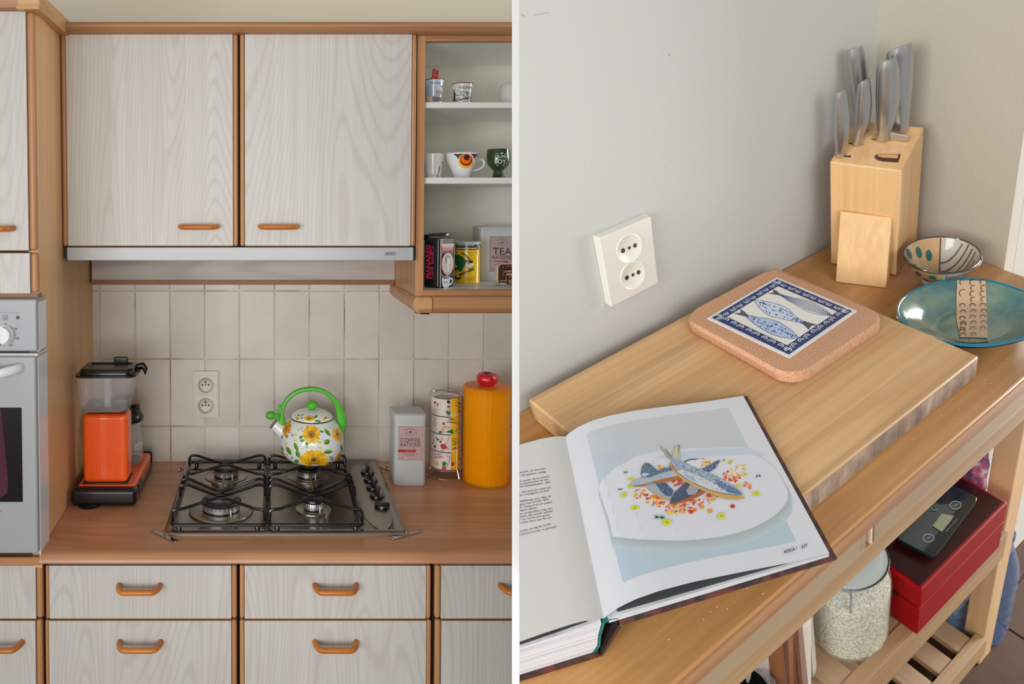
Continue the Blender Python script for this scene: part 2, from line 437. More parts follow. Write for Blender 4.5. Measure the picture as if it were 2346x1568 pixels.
# ================================================================ tall cabinet with oven
XP = P(80, 660, 1.60).x
YT = 1.585
tall = thing('tall_cabinet', 'tall cupboard at the left edge with whitewashed doors and a beech side panel', 'cabinet', (XP-0.3, 1.9, 0))
# side panel: front edge and back edge both read off the photograph
g = G(); zt = P(78, 26, 1.6).z
xf, xb = P(84, 500, 1.60).x, P(214, 800, YW).x
g.hexa([(xf, 1.605, 0.859), (xb, YW+0.011, 0.859), (xb-0.02, YW+0.011, 0.859), (xf-0.02, 1.605, 0.859), (xf, 1.605, zt), (xb, YW+0.011, zt), (xb-0.02, YW+0.011, zt), (xf-0.02, 1.605, zt)])
g.build('side_panel', M_side, tall)
def door(name, parent, u0, v0, u1, v1, Y, ms, ls=0, rs=0, ts=0, bs=0, thick=0.02, stripmat=None, rnd=0.006):
    """framed front: whitewashed leaf with rounded beech lippings (pixel widths)"""
    x0, x1, z0, z1 = fb(u0, v0, u1, v1, Y); k = (x1-x0)/(u1-u0)
    g = G(); g.box(x0+ls*k, x1-rs*k, Y, Y+thick, z0+bs*k, z1-ts*k)
    d = g.build(name, ms, parent, bevel=0.0006, origin=((x0+x1)/2, Y, z0))
    if ls: G().box(x0, x0+ls*k-0.0003, Y+0.001, Y+thick, z0, z1).build('edge_lipping', M_trim, d, bevel=min(rnd, ls*k*0.45), seg=3)
    if rs: G().box(x1-rs*k+0.0003, x1, Y+0.001, Y+thick, z0, z1).build('edge_lipping', M_trim, d, bevel=min(rnd, rs*k*0.45), seg=3)
    if ts: G().box(x0+ls*k, x1-rs*k, Y+0.0008, Y+thick, z1-ts*k+0.0002, z1).build('edge_lipping', M_trimx, d, bevel=0.0008)
    if bs: G().box(x0+ls*k, x1-rs*k, Y+0.0008, Y+thick, z0, z0+bs*k-0.0002).build('edge_lipping', M_trimx, d, bevel=0.0008)
    return d
def handle(parent, uc, v, Y, L=0.103, out=0.032, r=0.0062):
    c = P(uc, v, Y); pts = []
    for i in range(7):
        a = math.pi/2*i/6; pts.append((c.x-L/2+r+0.016*(1-math.cos(a)), c.y-out*math.sin(a)*1.0, c.z-0.001*math.sin(a)))
    q = pts+[(2*c.x-x, y, z) for x, y, z in pts[::-1]]
    pts = [(q[0][0], c.y+0.001, q[0][2])]+q+[(q[-1][0], c.y+0.001, q[-1][2])]
    rr = [(r*1.05, r*1.05)]*len(pts)
    return G().tube(pts, rr, 12).build('handle', M_handle, parent)
# upper door and flap
d = door('door', tall, -150, 25, 80, 575, YT, M_ash[1], 0, 18, 1, 1, rnd=0.009); handle(d, -18, 523, YT)
d = door('flap_door', tall, -150, 579.5, 86, 673, YT, M_ash[2], 0, 17.5, 1, 0, rnd=0.009)
x0, x1, z0, z1 = fb(-150, 673, 90, 686, 1.605); G().box(x0, xf, 1.60, 1.63, z0, z1).build('rail', mat((150, 112, 78), 0.5), tall)
x0, x1, z0, z1 = fb(-150, 1273, 91, 1279, 1.60); G().box(x0, xf, 1.59, 1.62, z0-0.012, z1).build('rail', M_trimx, tall)
g = G(); g.box(x0, xf-0.021, 1.66, YW, 0.862, zt); g.build('carcass', mat((150, 140, 128), 0.8), tall)

oven = thing('built_in_oven', 'light grey built-in oven with white temperature knob, in the tall cupboard', 'oven', (XP-0.25, 1.6, P(0, 1273, 1.59).z))
M_oven = mat((160, 163, 166), 0.4, 0.05); M_ovw = mat((224, 226, 230), 0.25)
YO = 1.575
x0, x1, z0, z1 = fb(-150, 686, 84, 806, YO); G().box(x0, x1, YO, YO+0.07, z0, z1).build('control_panel', M_oven, oven, bevel=0.004, seg=3)
x0b, x1b, a, b_ = fb(-150, 690, 90, 803, YO+0.03); G().box(x1+0.0005, x1b, YO+0.012, YO+0.07, a, b_).build('side_trim', M_ovw, oven, bevel=0.002)
x0, x1, z0, z1 = fb(-150, 807.5, 90, 815, YO+0.02); G().box(x0, x1, YO+0.008, YO+0.08, z0, z1).build('ledge', mat((205, 203, 198), 0.4), oven, bevel=0.001)
x0, x1, z0, z1 = fb(-150, 817, 84.5, 1270, YO); od = G().box(x0, x1, YO, YO+0.05, z0, z1).build('oven_door', M_oven, oven, bevel=0.005, seg=3)
x0b, x1b, a, b_ = fb(-150, 816, 92.5, 1272, YO+0.03); G().box(x1+0.0015, x1b, YO+0.014, YO+0.08, a, b_).build('side_trim', M_ovw, oven, bevel=0.002)
x0, x1, z0, z1 = fb(-150, 935, 50, 1151, YO-0.002); G().box(x0, x1, YO-0.002, YO+0.001, z0, z1).build('window_glass', mat((22, 14, 12), 0.3, spec=0.2), od, bevel=0.0009)
pr = Print(plane_m(YO-0.002)); pr.poly([(-40, 937), (3, 937), (10, 1010), (19, 1105), (17, 1130), (4, 1140), (-40, 1146)], (74, 22, 40), rough=0.8); pr.build('dark_red_reflection', od, label='dark red reflection painted on the oven window')  # reflection of dark red clothing, painted as a flat patch on the glass
c = P(0, 850, YO)
hp = [(c.x-0.2, YO-0.030, c.z-0.003), (c.x-0.1, YO-0.032, c.z-0.003), (c.x-0.02, YO-0.032, c.z-0.002), (c.x+0.012, YO-0.029, c.z+0.0005), (c.x+0.034, YO-0.018, c.z+0.005), (c.x+0.0425, YO-0.004, c.z+0.0065), (c.x+0.0425, YO+0.003, c.z+0.0065)]
G().tube(hp, [(0.008, 0.0105)]*7, 12, flat=(0, 0, 1)).build('handle', M_ovw, od)
c = P(10, 767, YO)
kn = G().lathe([(0.0205, 0.0), (0.0205, 0.004), (0.019, 0.0055)], (c.x, 0, c.z), 32, ax=1)
for i in range(len(kn.v)): kn.v[i].y = YO-kn.v[i].y
kn = kn.build('knob', M_ovw, oven)
g = G(); n = 20
pts = [(c.x+0.0185*math.sin(math.pi*i/n)-0.001, YO-0.0055, c.z+0.0185*math.cos(math.pi*i/n)) for i in range(n+1)]
g.prism([(x, y, z) for x, y, z in pts], (0, -0.014, 0)); g.build('grip', M_ovw, kn, bevel=0.002)
pr = Print(plane_m(YO), base=0.0006)
K = (60, 60, 62)
pr.ell(12.5, 742, 1.7, 1.7, (15, 15, 15)); pr.ell(41, 728, 4, 4, (62, 40, 38)); pr.line([(0, 717), (44, 717)], 0.7, (130, 130, 130))
for q in [[(7.5, 723), (17.5, 723), (17.5, 733), (7.5, 733), (7.5, 723)]]: pr.line(q, 0.7, K)
pr.ell(12.5, 730, 1.6, 1.6, K); pr.line([(12.5, 725), (12.5, 729)], 0.8, K)
pr.text('50', 33, 756, 4.6, K); pr.text('100', 35.5, 777.5, 4.6, K); pr.text('150', 20.5, 793.5, 4.6, K); pr.text('0', 0.5, 792, 4.6, K)
for i in range(22):
    a = math.radians(-38+i*8.5); rr = 24.5; pr.ell(10+rr*math.cos(a), 767+rr*math.sin(a), 0.45 if i % 5 else 0.9, 0.45 if i % 5 else 0.9, K, 8)
pr.build('dial_print', oven)
pr = Print(plane_m(YO)); pr.line([(2.5, 1170), (3, 1175)], 0.8, K); pr.build('mark', od)

# ================================================================ base cabinets
YD = 1.612
def base_unit(label, rows, u0, u1, ls, rs, mi):
    zt_ = P(500, 1294, YD).z
    t = thing('base_cabinet', label, 'cabinet', (P((u0+u1)/2, 1400, YD).x, YD+0.25, 0), None)
    x0, x1 = P(u0, 1400, YD).x, P(u1, 1400, YD).x
    G().box(x0-0.002, x1+0.002, YD+0.022, YW-0.01, 0.1, ZC-0.042).build('carcass', M_dark, t)
    G().box(x0-0.002, x1+0.002, YD+0.06, YD+0.075, 0.0, 0.1).build('plinth', M_trimx, t)
    for i, (v0, v1, hu, hv) in enumerate(rows):
        d = door('drawer_front', t, u0, v0, u1, v1, YD, M_ash[(mi+i) % 6], ls, rs, 1.5 if i else 0, 1.5, rnd=0.008)
        if hu is not None: handle(d, hu, hv, YD)
    return t
rows = lambda h1, h2: [(1297, 1419.5, h1, 1341), (1422.5, 1640, h2, 1471), (1643, 1860, None, 0)]
base_unit('base cabinet under the oven, at the bottom left, handle only on its lower drawer', rows(None, 4), -150, 97.5, 0, 15.5, 0)
base_unit('base cabinet with two drawer handles, below the coffee machine and the hob\'s left burners', rows(320, 321.5), 104, 542.5, 9, 12.5, 2)
base_unit('base cabinet with two drawer handles under the kettle, right of the two full-width ones', rows(768.5, 768.5), 549, 988, 11.5, 12, 4)
base_unit('base cabinet cut by the white divider, under the orange canister', rows(1193, None), 996.5, 1300, 14.5, 12, 1)

# worktop: a slab with a rounded nose
yn = 1.580; zb = P(600, 1294, yn).z; th = ZC-zb
prof = [(YW+0.0, ZC), (yn+0.024, ZC)]+[(yn+0.024-0.024*math.sin(a), ZC-0.020*(1-math.cos(a))) for a in [math.pi/2*i/6 for i in range(1, 7)]]+[(yn, zb+0.004), (yn+0.003, zb), (YW, zb)]
xl = P(90, 1290, yn).x
# left end follows the side panel
g = G(); n = len(prof); vs = []
for y, z in prof:
    xa = xf+(xb-xf)*(y-1.605)/(YW-1.605) if y > 1.62 else xl
    vs.append((xa+(0.0008 if y > 1.62 else 0), y, z))
for y, z in prof: vs.append((XR, y, z))
g.add(vs, [tuple(range(n)), tuple(range(n, 2*n))[::-1]]+[(i, (i+1) % n, n+(i+1) % n, n+i) for i in range(n)], 0, True)
wt = g.build('worktop', M_top, origin=(0, 1.9, zb), label='continuous beech-look worktop with a rounded front edge', category='worktop')

# ================================================================ wall cabinet, hood, shelves
YU = 1.82
wc = thing('wall_cabinet', 'two-door whitewashed wall cupboard above the extractor hood', 'cabinet', (P(547, 563, YU).x, YU+0.18, P(547, 563, YU).z))
x0, x1, z0, z1 = fb(139, 77, 953, 566, YU); G().box(x0+0.002, x1, YU+0.022, YW, z0, z1+0.004).build('carcass', M_dark, wc)
d = door('door', wc, 140.5, 77, 545, 565, YU, M_ash[4], 12.5, 11.5, 1.6, 1.8); handle(d, 455.5, 519, YU)
d = door('door', wc, 550, 77, 953.5, 565, YU, M_ash[5], 11, 11.5, 1.6, 1.8); handle(d, 638, 519, YU)

hood = thing('extractor_hood', 'grey slim extractor hood front with a small maker\'s badge, under the wall cupboard', 'extractor hood', (P(550, 597, YU).x, YU+0.15, P(550, 597, YU).z))
x0, x1, z0, z1 = fb(153.5, 567, 947, 597, YU+0.004)
G().box(x0, x1, YU+0.004, YU+0.34, z0, z1).build('visor', mat((176, 177, 180), 0.42, 0.15), hood, bevel=0.001)
G().box(x0-0.004, x0-0.0005, YU+0.006, YU+0.3, z0-0.001, z1).build('end_cap', M_black, hood)
G().box(x1+0.0005, x1+0.004, YU+0.006, YU+0.3, z0-0.001, z1).build('end_cap', M_black, hood)
pr = Print(plane_m(YU+0.004)); K = (30, 30, 32)
pr.line([(882, 577.5), (908, 577.5), (908, 585.5), (882, 585.5), (882, 577.5)], 0.5, (90, 90, 92)); pr.text('NOVY', 884, 584.2, 5.2, K, width=21.5, bold=0.02); pr.build('badge', hood)

x0, x1, z0, z1 = fb(210.5, 598, 904, 642, 2.14)
cp = thing('filler_panel', 'horizontal-grained whitewashed panel with brown lower lip, between hood and tiles', 'panel', ((x0+x1)/2, 2.15, z0))
G().box(x0, x1, 2.14, YW-0.004, z0, z1+0.05).build('board', M_ashx, cp)
a0, a1, b0, b1 = fb(210.5, 642.3, 904, 652.5, 2.135); G().box(a0-0.002, a1, 2.135, YW-0.004, b0, b1).build('lip', mat((138, 92, 52), 0.5), cp, bevel=0.001)

# open shelf unit
YS = 1.84
su = thing('open_shelf_unit', 'open shelf unit with beech frame and two white shelves at the upper right', 'shelf unit', (P(1100, 680, YS).x+0.05, YS+0.17, P(1100, 681, YS).z))
M_white = mat((226, 226, 221), 0.4); M_inner = mat((206, 205, 192), 0.8, bump=(220, 0.5), name='woven_back_lining')
zb_, zt_ = P(960, 681.5, YS).z, P(960, 77, YS).z
xa, xb2 = P(953.8, 400, YS).x, P(972, 400, YS).x
G().box(xa, xb2, YS, YW-0.001, zb_, zt_).build('side_panel', M_trim, su, bevel=0.0006)
G().box(xb2, xb2+0.0012, YS+0.004, YW-0.03, zb_+0.02, zt_-0.02).build('side_lining', mat((150, 150, 140), 0.7), su)
z1_ = P(1070, 94.5, YS).z
G().box(xb2, XR, YS, YS+0.02, z1_, zt_+0.002).build('top_rail', M_trimx, su, bevel=0.0006)
G().box(xb2, XR, YS+0.02, YW-0.002, z1_, z1_+0.016).build('top_board', M_white, su)
zf = P(1070, 664.5, YS).z
G().box(xb2, XR, YS, YS+0.0195, zb_, zf).build('bottom_rail', M_trimx, su, bevel=0.0006)
G().box(xb2, XR, YS+0.02, YW-0.002, zf-0.016, zf).build('bottom_board', mat((198, 205, 205), 0.35), su)
G().box(xb2+0.001, XR, 2.145, 2.152, zf, z1_).build('back_lining', M_inner, su)
YSH = YS+0.012
sh = []
for v0, v1 in ((234.5, 247.5), (407, 421)):
    za, zb2 = P(1070, v0, YSH).z, P(1070, v1, YSH).z
    G().box(xb2+0.0015, XR, YSH, 2.145, zb2, za).build('shelf', M_white, su, bevel=0.0005); sh.append(za)
Z1, Z2, Z3 = sh[0], sh[1], zf

# cornices (rounded mouldings)
def mould(path_fn, pts): pass
def cornice(name, label, runs, ht, dp, z, parent=None):
    """runs: list of (x0,y0,x1,y1,nx,ny) outer-face lines; profile is a rounded bar"""
    t = thing(name, label, 'moulding', (runs[0][0], runs[0][1], z))
    prof = [(0.0, 0.0), (dp*0.75, 0.0), (dp, ht*0.28), (dp*1.04, ht*0.55), (dp, ht*0.8), (dp*0.82, ht), (0, ht)]
    for (p0, p1, e0, e1, nrm, nm, mtl) in runs:
        d0 = Vector((*nrm, 0)); g = G(); n = len(prof); vs = []
        for p, e in ((p0, e0), (p1, e1)):
            for a, h in prof: vs.append((p[0]+nrm[0]*(a-dp)+e[0]*(a), p[1]+nrm[1]*(a-dp)+e[1]*a, z+h))
        g.add(vs, [tuple(range(n))[::-1], tuple(range(n, 2*n))]+[(i, (i+1) % n, n+(i+1) % n, n+i) for i in range(n)], 0, True)
        g.build(nm, mtl, t)
    return t
M_corn = mat((200, 154, 104), 0.38, name='beech_corner_piece')
YC1 = 1.563
ht = 0.05; ztc = P(10, 19, YC1).z
xo = P(92, 8, YC1).x
t = thing('cornice', 'rounded beech cornice along the top of the tall cupboard and wall cupboards', 'cornice', (xo, 1.9, ztc))
def bar(prof3, p0, p1, nm, mtl, par):
    "prof3(p) -> ring of points"
    a = prof3(*p0); b = prof3(*p1); n = len(a)
    return G().add(a+b, [tuple(range(n))[::-1], tuple(range(n, 2*n))]+[(i, (i+1) % n, n+(i+1) % n, n+i) for i in range(n)], 0, True).build(nm, mtl, par)
def ring(x, y, dx, dy, z, hh, dp):
    pr_ = [(0, 0), (-0.15, 0.1), (-0.0, 0.42), (-0.06, 0.8), (-0.3, 1.0), (-1, 1.0), (-1, 0.0)]
    pr_ = [(-0.35, 0), (-0.12, 0.1), (0.0, 0.4), (0.0, 0.6), (-0.12, 0.88), (-0.35, 1.0), (-1, 1.0), (-1, 0.0)]
    return [(x+dx*a*dp, y+dy*a*dp, z+hh*b) for a, b in pr_]
# tall front run, its side run, wall-cabinet run
bar(lambda x, y, dx, dy: ring(x, y, dx, dy, ztc, ht, 0.05), (P(-150, 10, YC1).x, YC1, 0, -1), (xo-0.046, YC1, 0, -1), 'front_moulding', M_trimx, t)
zwc = P(600, 71, YU-0.03).z; htw = P(600, 45.5, YU-0.03).z-zwc
zs2 = zwc+0.002
yj = YU-0.03
bar(lambda x, y, dx, dy: ring(x, y, dx, dy, ztc, ht, 0.05), (xo-0.046, YC1, 0, -1), (xo-0.002, YC1+0.002, 0.04, -1), 'corner_piece', M_corn, t)
x2 = P(141, 58, yj).x
a = ring(xo, YC1+0.012, 1, 0, ztc, ht, 0.05); b = ring(x2, yj+0.02, 1, 0, zwc, htw, 0.04); n = len(a)
G().add(a+b, [tuple(range(n))[::-1], tuple(range(n, 2*n))]+[(i, (i+1) % n, n+(i+1) % n, n+i) for i in range(n)], 0, True).build('side_moulding', M_corn, t)
a = ring(xo-0.004, YC1+0.0, 0.05, -1, ztc, ht, 0.05); b = ring(xo, YC1+0.012, 1, 0, ztc, ht, 0.05)
G().add(a+b, [(i, (i+1) % n, n+(i+1) % n, n+i) for i in range(n)]+[tuple(range(n))[::-1], tuple(range(n, 2*n))], 0, True).build('corner_piece', M_corn, t)
bar(lambda x, y, dx, dy: ring(x, y, dx, dy, zwc, htw, 0.06), (x2-0.003, yj, 0, -1), (XR, yj, 0, -1), 'front_moulding', M_trimx, t)
G().box(x2+0.002, XR, yj+0.035, YW, zwc+htw-0.006, zwc+htw-0.003).build('top_board', mat((150, 150, 140), 0.8), t)
G().box(xo-0.12, xo-0.009, YC1+0.006, YU+0.02, ztc+0.004, ztc+0.04).build('soffit', M_corn, t)
G().box(xo-0.05, xo-0.003, YC1+0.001, YC1+0.05, ztc-0.0015, ztc+0.006).build('corner_soffit', M_corn, t)
G().box(x2-0.03, x2-0.0005, yj+0.008, yj+0.06, zwc+0.001, zwc+htw*0.6).build('junction_block', M_corn, t)
# light pelmet under the shelf unit
zp0, zp1 = P(1070, 717.5, YS-0.03).z, P(1070, 682, YS-0.03).z
t2 = thing('pelmet', 'rounded beech pelmet moulding under the open shelf unit', 'moulding', (P(1080, 700, YS).x, YS, zp0))
yp = YS-0.03; hp_ = zp1-zp0; xc0, xc1 = P(949, 700, yp).x, P(991, 700, yp).x
def ring2(x, y, dx, dy, z, hh, dp): return [(x+dx*a*dp, y+dy*a*dp, z+hh*b) for a, b in [(-0.55, -0.12), (-0.2, 0.0), (0, 0.3), (0.0, 0.75), (-0.15, 1.0), (-1, 1.0), (-1, -0.12)]]
n = 7; qf = lambda n: [(i, (i+1) % n, n+(i+1) % n, n+i) for i in range(n)]+[tuple(range(n))[::-1], tuple(range(n, 2*n))]
G().add(ring2(xc1+0.0015, yp, 0, -1, zp0, hp_, 0.05)+ring2(XR, yp, 0, -1, zp0, hp_, 0.05), qf(n), 0, True).build('front_moulding', M_trimx, t2)
G().add(ring2(xc0+0.012, yp-0.001, 0, -1, zp0-0.001, hp_, 0.05)+ring2(xc1-0.0005, yp-0.001, 0, -1, zp0-0.001, hp_, 0.05), qf(n), 0, True).build('corner_piece', M_corn, t2)
G().add(ring2(xc0, yp+0.012, -1, 0, zp0-0.001, hp_, 0.04)+ring2(xc0+0.012, yp-0.001, 0, -1, zp0-0.001, hp_, 0.05), qf(n), 0, True).build('corner_piece', M_corn, t2)
G().add(ring2(xc0, yp+0.012, -1, 0, zp0, hp_, 0.04)+ring2(P(892, 665, YW).x, YW-0.004, -1, 0, zp0, hp_, 0.04), qf(n), 0, True).build('side_moulding', M_trim, t2)

# socket pair on the tiles
ks = thing('wall_socket', 'white double wall socket with earth pins on the tiles behind the hob', 'socket', (P(471, 957, YW).x, YW, P(471, 957, YW).z))
M_sock = mat((214, 210, 202), 0.35)
x0, x1, z0, z1 = fb(441.5, 851, 500.5, 957, YW-0.012); G().box(x0, x1, YW-0.012, YW-0.003, z0, z1).build('frame', M_sock, ks, bevel=0.001)
for vc, va, vb in ((882, 861.5, 902), (928.5, 907, 948)):
    x0, x1, z0, z1 = fb(444.5, va, 498, vb, YW-0.0145); G().box(x0, x1, YW-0.0145, YW-0.0122, z0, z1).build('insert', M_sock, ks, bevel=0.0006)
    c = P(471, vc+1, YW-0.0145)
    g = G().lathe([(0.0215, 0.0), (0.0225, 0.004), (0.0205, 0.014), (0.0190, 0.0155), (0.0182, 0.0145), (0.0182, 0.001), (0.0, 0.0006)], (c.x, 0, c.z), 32, ax=1)
    for v in g.v: v.y = YW-0.0145-v.y
    s_ = g.build('socket_cup', mat((212, 204, 190), 0.4), ks)
    pr = Print(lambda u, v, off, c=c: Vector((c.x+u, YW-0.0158-off, c.z+v)), base=0.0002)
    for dx in (-0.0092, 0, 0.0092): pr.ell(dx, 0.001, 0.0027 if dx else 0.0022, 0.0027 if dx else 0.0022, (18, 12, 10))
    pr.ell(0, 0.0098, 0.0035, 0.0042, (60, 40, 22)); pr.ell(0, 0.0088, 0.0012, 0.002, (190, 180, 165)); pr.build('pin_holes', s_)
# ================================================================ HOB
hob = thing('gas_hob', 'stainless steel four-burner gas hob with black grates, set in the worktop', 'hob', (0.045, 1.92, ZC))
HX0, HX1, HY0, HY1, HZ = P(374, 1226, 1.672).x, P(937.5, 1226, 1.672).x, 1.672, 2.176, ZC+0.009
M_steel = mat((150, 142, 134), 0.17, 1.0, name='brushed_steel_tray'); M_steelr = mat((168, 160, 152), 0.3, 1.0, name='steel_rim')
M_iron = mat((16, 16, 17), 0.22, spec=0.7, name='black_enamel'); M_chrome = mat((200, 200, 202), 0.12, 1.0)
g = G()
ins = 0.016
o = [(HX0, HY0), (HX1, HY0), (HX1, HY1), (HX0, HY1)]
i1 = [(HX0+0.006, HY0+0.006), (HX1-0.006, HY0+0.006), (HX1-0.006, HY1-0.006), (HX0+0.006, HY1-0.006)]
i2 = [(HX0+ins, HY0+ins), (HX1-ins, HY0+ins), (HX1-ins, HY1-ins), (HX0+ins, HY1-ins)]
i3 = [(HX0+ins+0.006, HY0+ins+0.006), (HX1-ins-0.006, HY0+ins+0.006), (HX1-ins-0.006, HY1-ins-0.006), (HX0+ins+0.006, HY1-ins-0.006)]
lv = [(o, ZC+0.0005), (o, ZC+0.004), (i1, HZ), (i2, HZ), (i3, HZ-0.003)]
vs = [(x, y, z) for q, z in lv for x, y in q]; fs = []
for k in range(4):
    for i in range(4): fs.append((k*4+i, k*4+(i+1) % 4, k*4+4+(i+1) % 4, k*4+4+i))
mi = [0]*len(fs)
g.add(vs, fs, 0); g.add([vs[i] for i in (16, 17, 18, 19)], [(0, 1, 2, 3)], 1); g.add([vs[i] for i in (0, 1, 2, 3)], [(3, 2, 1, 0)], 0)
g.build('tray', [M_steelr, M_steel], hob)
TZ = HZ-0.003
G().box(-0.0035, 0.0015, HY0+ins, HY1-ins, TZ, HZ+0.001).build('centre_rib', M_steelr, hob, bevel=0.001)
# raised control panel
cx0, cy0 = 0.285, 1.93
def ctl(a, b):
    t = 2*math.pi*b; r = a
    return Vector((0.268+0.046*r*math.cos(t), 1.915+0.225*r*math.sin(t), TZ+0.0005+0.004*max(0, 1-r**4)))
G().grid(ctl, 8, 40, 0).build('control_swell', M_steelr, hob)

def burner(uc, vf, ring_r, name='burner'):
    zr = HZ+0.004
    Y = Yat(vf, zr)+ring_r; x = P(uc, vf, Yat(vf, zr)).x*(Y/Yat(vf, zr)) if False else P(uc, (vf), Y).x
    x = P(uc, vf-8, Y).x
    b = G().lathe([(ring_r*1.72, TZ+0.0002), (ring_r*1.70, TZ+0.002), (ring_r*1.5, TZ+0.004), (ring_r*1.15, TZ+0.003), (ring_r*1.1, TZ+0.0035), (0, TZ+0.0035)], (x, Y, 0), 40).build('burner', M_steelr, hob, origin=(x, Y, TZ))
    G().lathe([(ring_r*0.98, TZ+0.003), (ring_r*0.98, zr)], (x, Y, 0), 32).build('burner_neck', M_iron, b)
    G().lathe([(ring_r, zr), (ring_r*1.0, zr+0.001), (ring_r*1.02, zr+0.013), (ring_r*0.98, zr+0.0145), (0, zr+0.0145)], (x, Y, 0), 40).build('flame_ring', mat((205, 203, 200), 0.35, 0.85), b)
    g = G()
    for i in range(28):
        a = 2*math.pi*i/28; cx_, cy_ = x+ring_r*1.02*math.cos(a), Y+ring_r*1.02*math.sin(a)
        g.box(cx_-0.0006, cx_+0.0006, cy_-0.0006, cy_+0.0006, zr+0.008, zr+0.0142)
    g.build('flame_slots', M_iron, b, kind='stuff')
    G().lathe([(ring_r*1.04, zr+0.0148), (ring_r*1.06, zr+0.017), (ring_r*1.0, zr+0.021), (ring_r*0.72, zr+0.0235), (ring_r*0.6, zr+0.0215), (0, zr+0.0215)], (x, Y, 0), 40).build('burner_cap', M_iron, b)
    G().tube([(x+ring_r*0.55, Y-ring_r*1.0, TZ+0.003), (x+ring_r*0.55, Y-ring_r*1.0, zr+0.012)], 0.0018, 8).build('igniter', mat((225, 222, 215), 0.3), b)
    return x, Y
B = [burner(507, 1180.5, 0.0465), burner(518, 1096.5, 0.0345), burner(706, 1097, 0.033), burner(718, 1171, 0.0255)]
def grate(x0, x1, lab):
    zf_, zt_ = HZ+0.012, HZ+0.042
    t = G()
    r = 0.0042; ya, yb = Yat(1204, zf_), Yat(1059, zf_)
    rr = 0.012
    loop = []
    for cx_, cy_, a0 in ((x1-rr, ya+rr, -90), (x1-rr, yb-rr, 0), (x0+rr, yb-rr, 90), (x0+rr, ya+rr, 180)):
        for i in range(5): a = math.radians(a0+90*i/4); loop.append((cx_+rr*math.cos(a), cy_+rr*math.sin(a), zf_))
    t.tube(loop, r, 8, True)
    gr = t.build('pan_grate', M_iron, hob, origin=((x0+x1)/2, (ya+yb)/2, HZ), label=lab)
    xm = (x0+x1)/2
    for ve, vm in ((1044, 1062.5), (1086.5, 1066), (1098, 1127), (1111.5, 1136.5), (1167.5, 1141)):
        y0 = Yat(ve, zt_); y1 = Yat(vm, zt_)
        q = [(x0, y0, zf_), (x0+0.001, y0, zt_-0.008), (x0+0.004, y0, zt_-0.002), (x0+0.012, y0, zt_)]
        for i in range(1, 12):
            s = i/12; k = 3*s*s-2*s*s*s; q.append((x0+0.012+(xm-x0-0.012)*s, y0+(y1-y0)*(k*0.55+s*0.45 if s > 0.2 else k), zt_))
        q += [(2*xm-a, b, c_) for a, b, c_ in q[::-1]]
        G().tube(q, 0.0037, 8).build('support_bar', M_iron, gr)
    y0, y1 = Yat(1086, zt_), Yat(1126, zt_)
    G().tube([(xm, y0, zt_-0.001), (xm, y1+0.004, zt_-0.001)], 0.0028, 8).build('finger', M_iron, gr)
    for a, b in ((x0+0.018, ya), (x1-0.018, ya), (x0+0.018, yb), (x1-0.018, yb)):
        G().lathe([(0.0055, TZ+0.0002), (0.0055, zf_-0.006), (0.003, zf_)], (a, b+0.001, 0), 10).build('foot', M_iron, gr)
    return zt_
GZ = grate(P(394, 1205, 1.695).x, P(607.5, 1205, 1.695).x, 'left black pan grate')
grate(P(617, 1205, 1.695).x, P(831, 1205, 1.695).x, 'right black pan grate')
for i, (u, v) in enumerate(((842, 1083), (849, 1100.5), (855.5, 1118), (864, 1137), (875.5, 1160))):
    Y = Yat(v, HZ+0.004); x = P(u, v, Y).x; r = 0.0185
    k = G().lathe([(r, TZ+0.002), (r*1.03, HZ+0.003), (r*0.95, HZ+0.008), (0, HZ+0.009)], (x, Y, 0), 28).build('knob', M_iron, hob, origin=(x, Y, TZ+0.002))
    if i < 4: G().box(x-0.0042, x+0.0042, Y-0.016, Y+0.016, HZ+0.006, HZ+0.027).build('grip', M_iron, k, bevel=0.0035, seg=3)
    else: G().box(x-0.019, x+0.019, Y-0.0045, Y+0.0045, HZ+0.006, HZ+0.013).build('grip', M_iron, k, bevel=0.003, seg=3)
def bracket(pa, pb, w=0.006):
    a = P(pa[0], pa[1], Yat(pa[1], ZC+0.002)); b = P(pb[0], pb[1], Yat(pb[1], ZC+0.002))
    d = (b-a).normalized(); n_ = Vector((-d.y, d.x, 0))*w
    pts = []
    for c_, s in ((b, 1), (a, -1)):
        for i in range(7):
            t_ = math.radians(90-30*i); pts.append(c_+n_*math.sin(t_)*s+d*w*math.cos(t_)*s)
    g = G().prism([(p.x, p.y, ZC+0.0008) for p in pts], (0, 0, 0.0022)); br = g.build('corner_bracket', M_chrome, hob, bevel=0.0005)
    m_ = (a+b)/2
    G().tube([(m_.x, m_.y, ZC+0.003), (m_.x, m_.y, ZC+0.009)], 0.0025, 8).build('screw', M_chrome, br)
    for c_ in (a, b): G().lathe([(0.0022, ZC+0.0031), (0, ZC+0.0034)], (c_.x, c_.y, 0), 10).build('hole', M_black, br)
bracket((352, 1217), (402, 1240)); bracket((900, 1234), (962, 1217)); bracket((875, 1071), (896, 1078), 0.005); bracket((411, 1079), (418, 1072), 0.004)

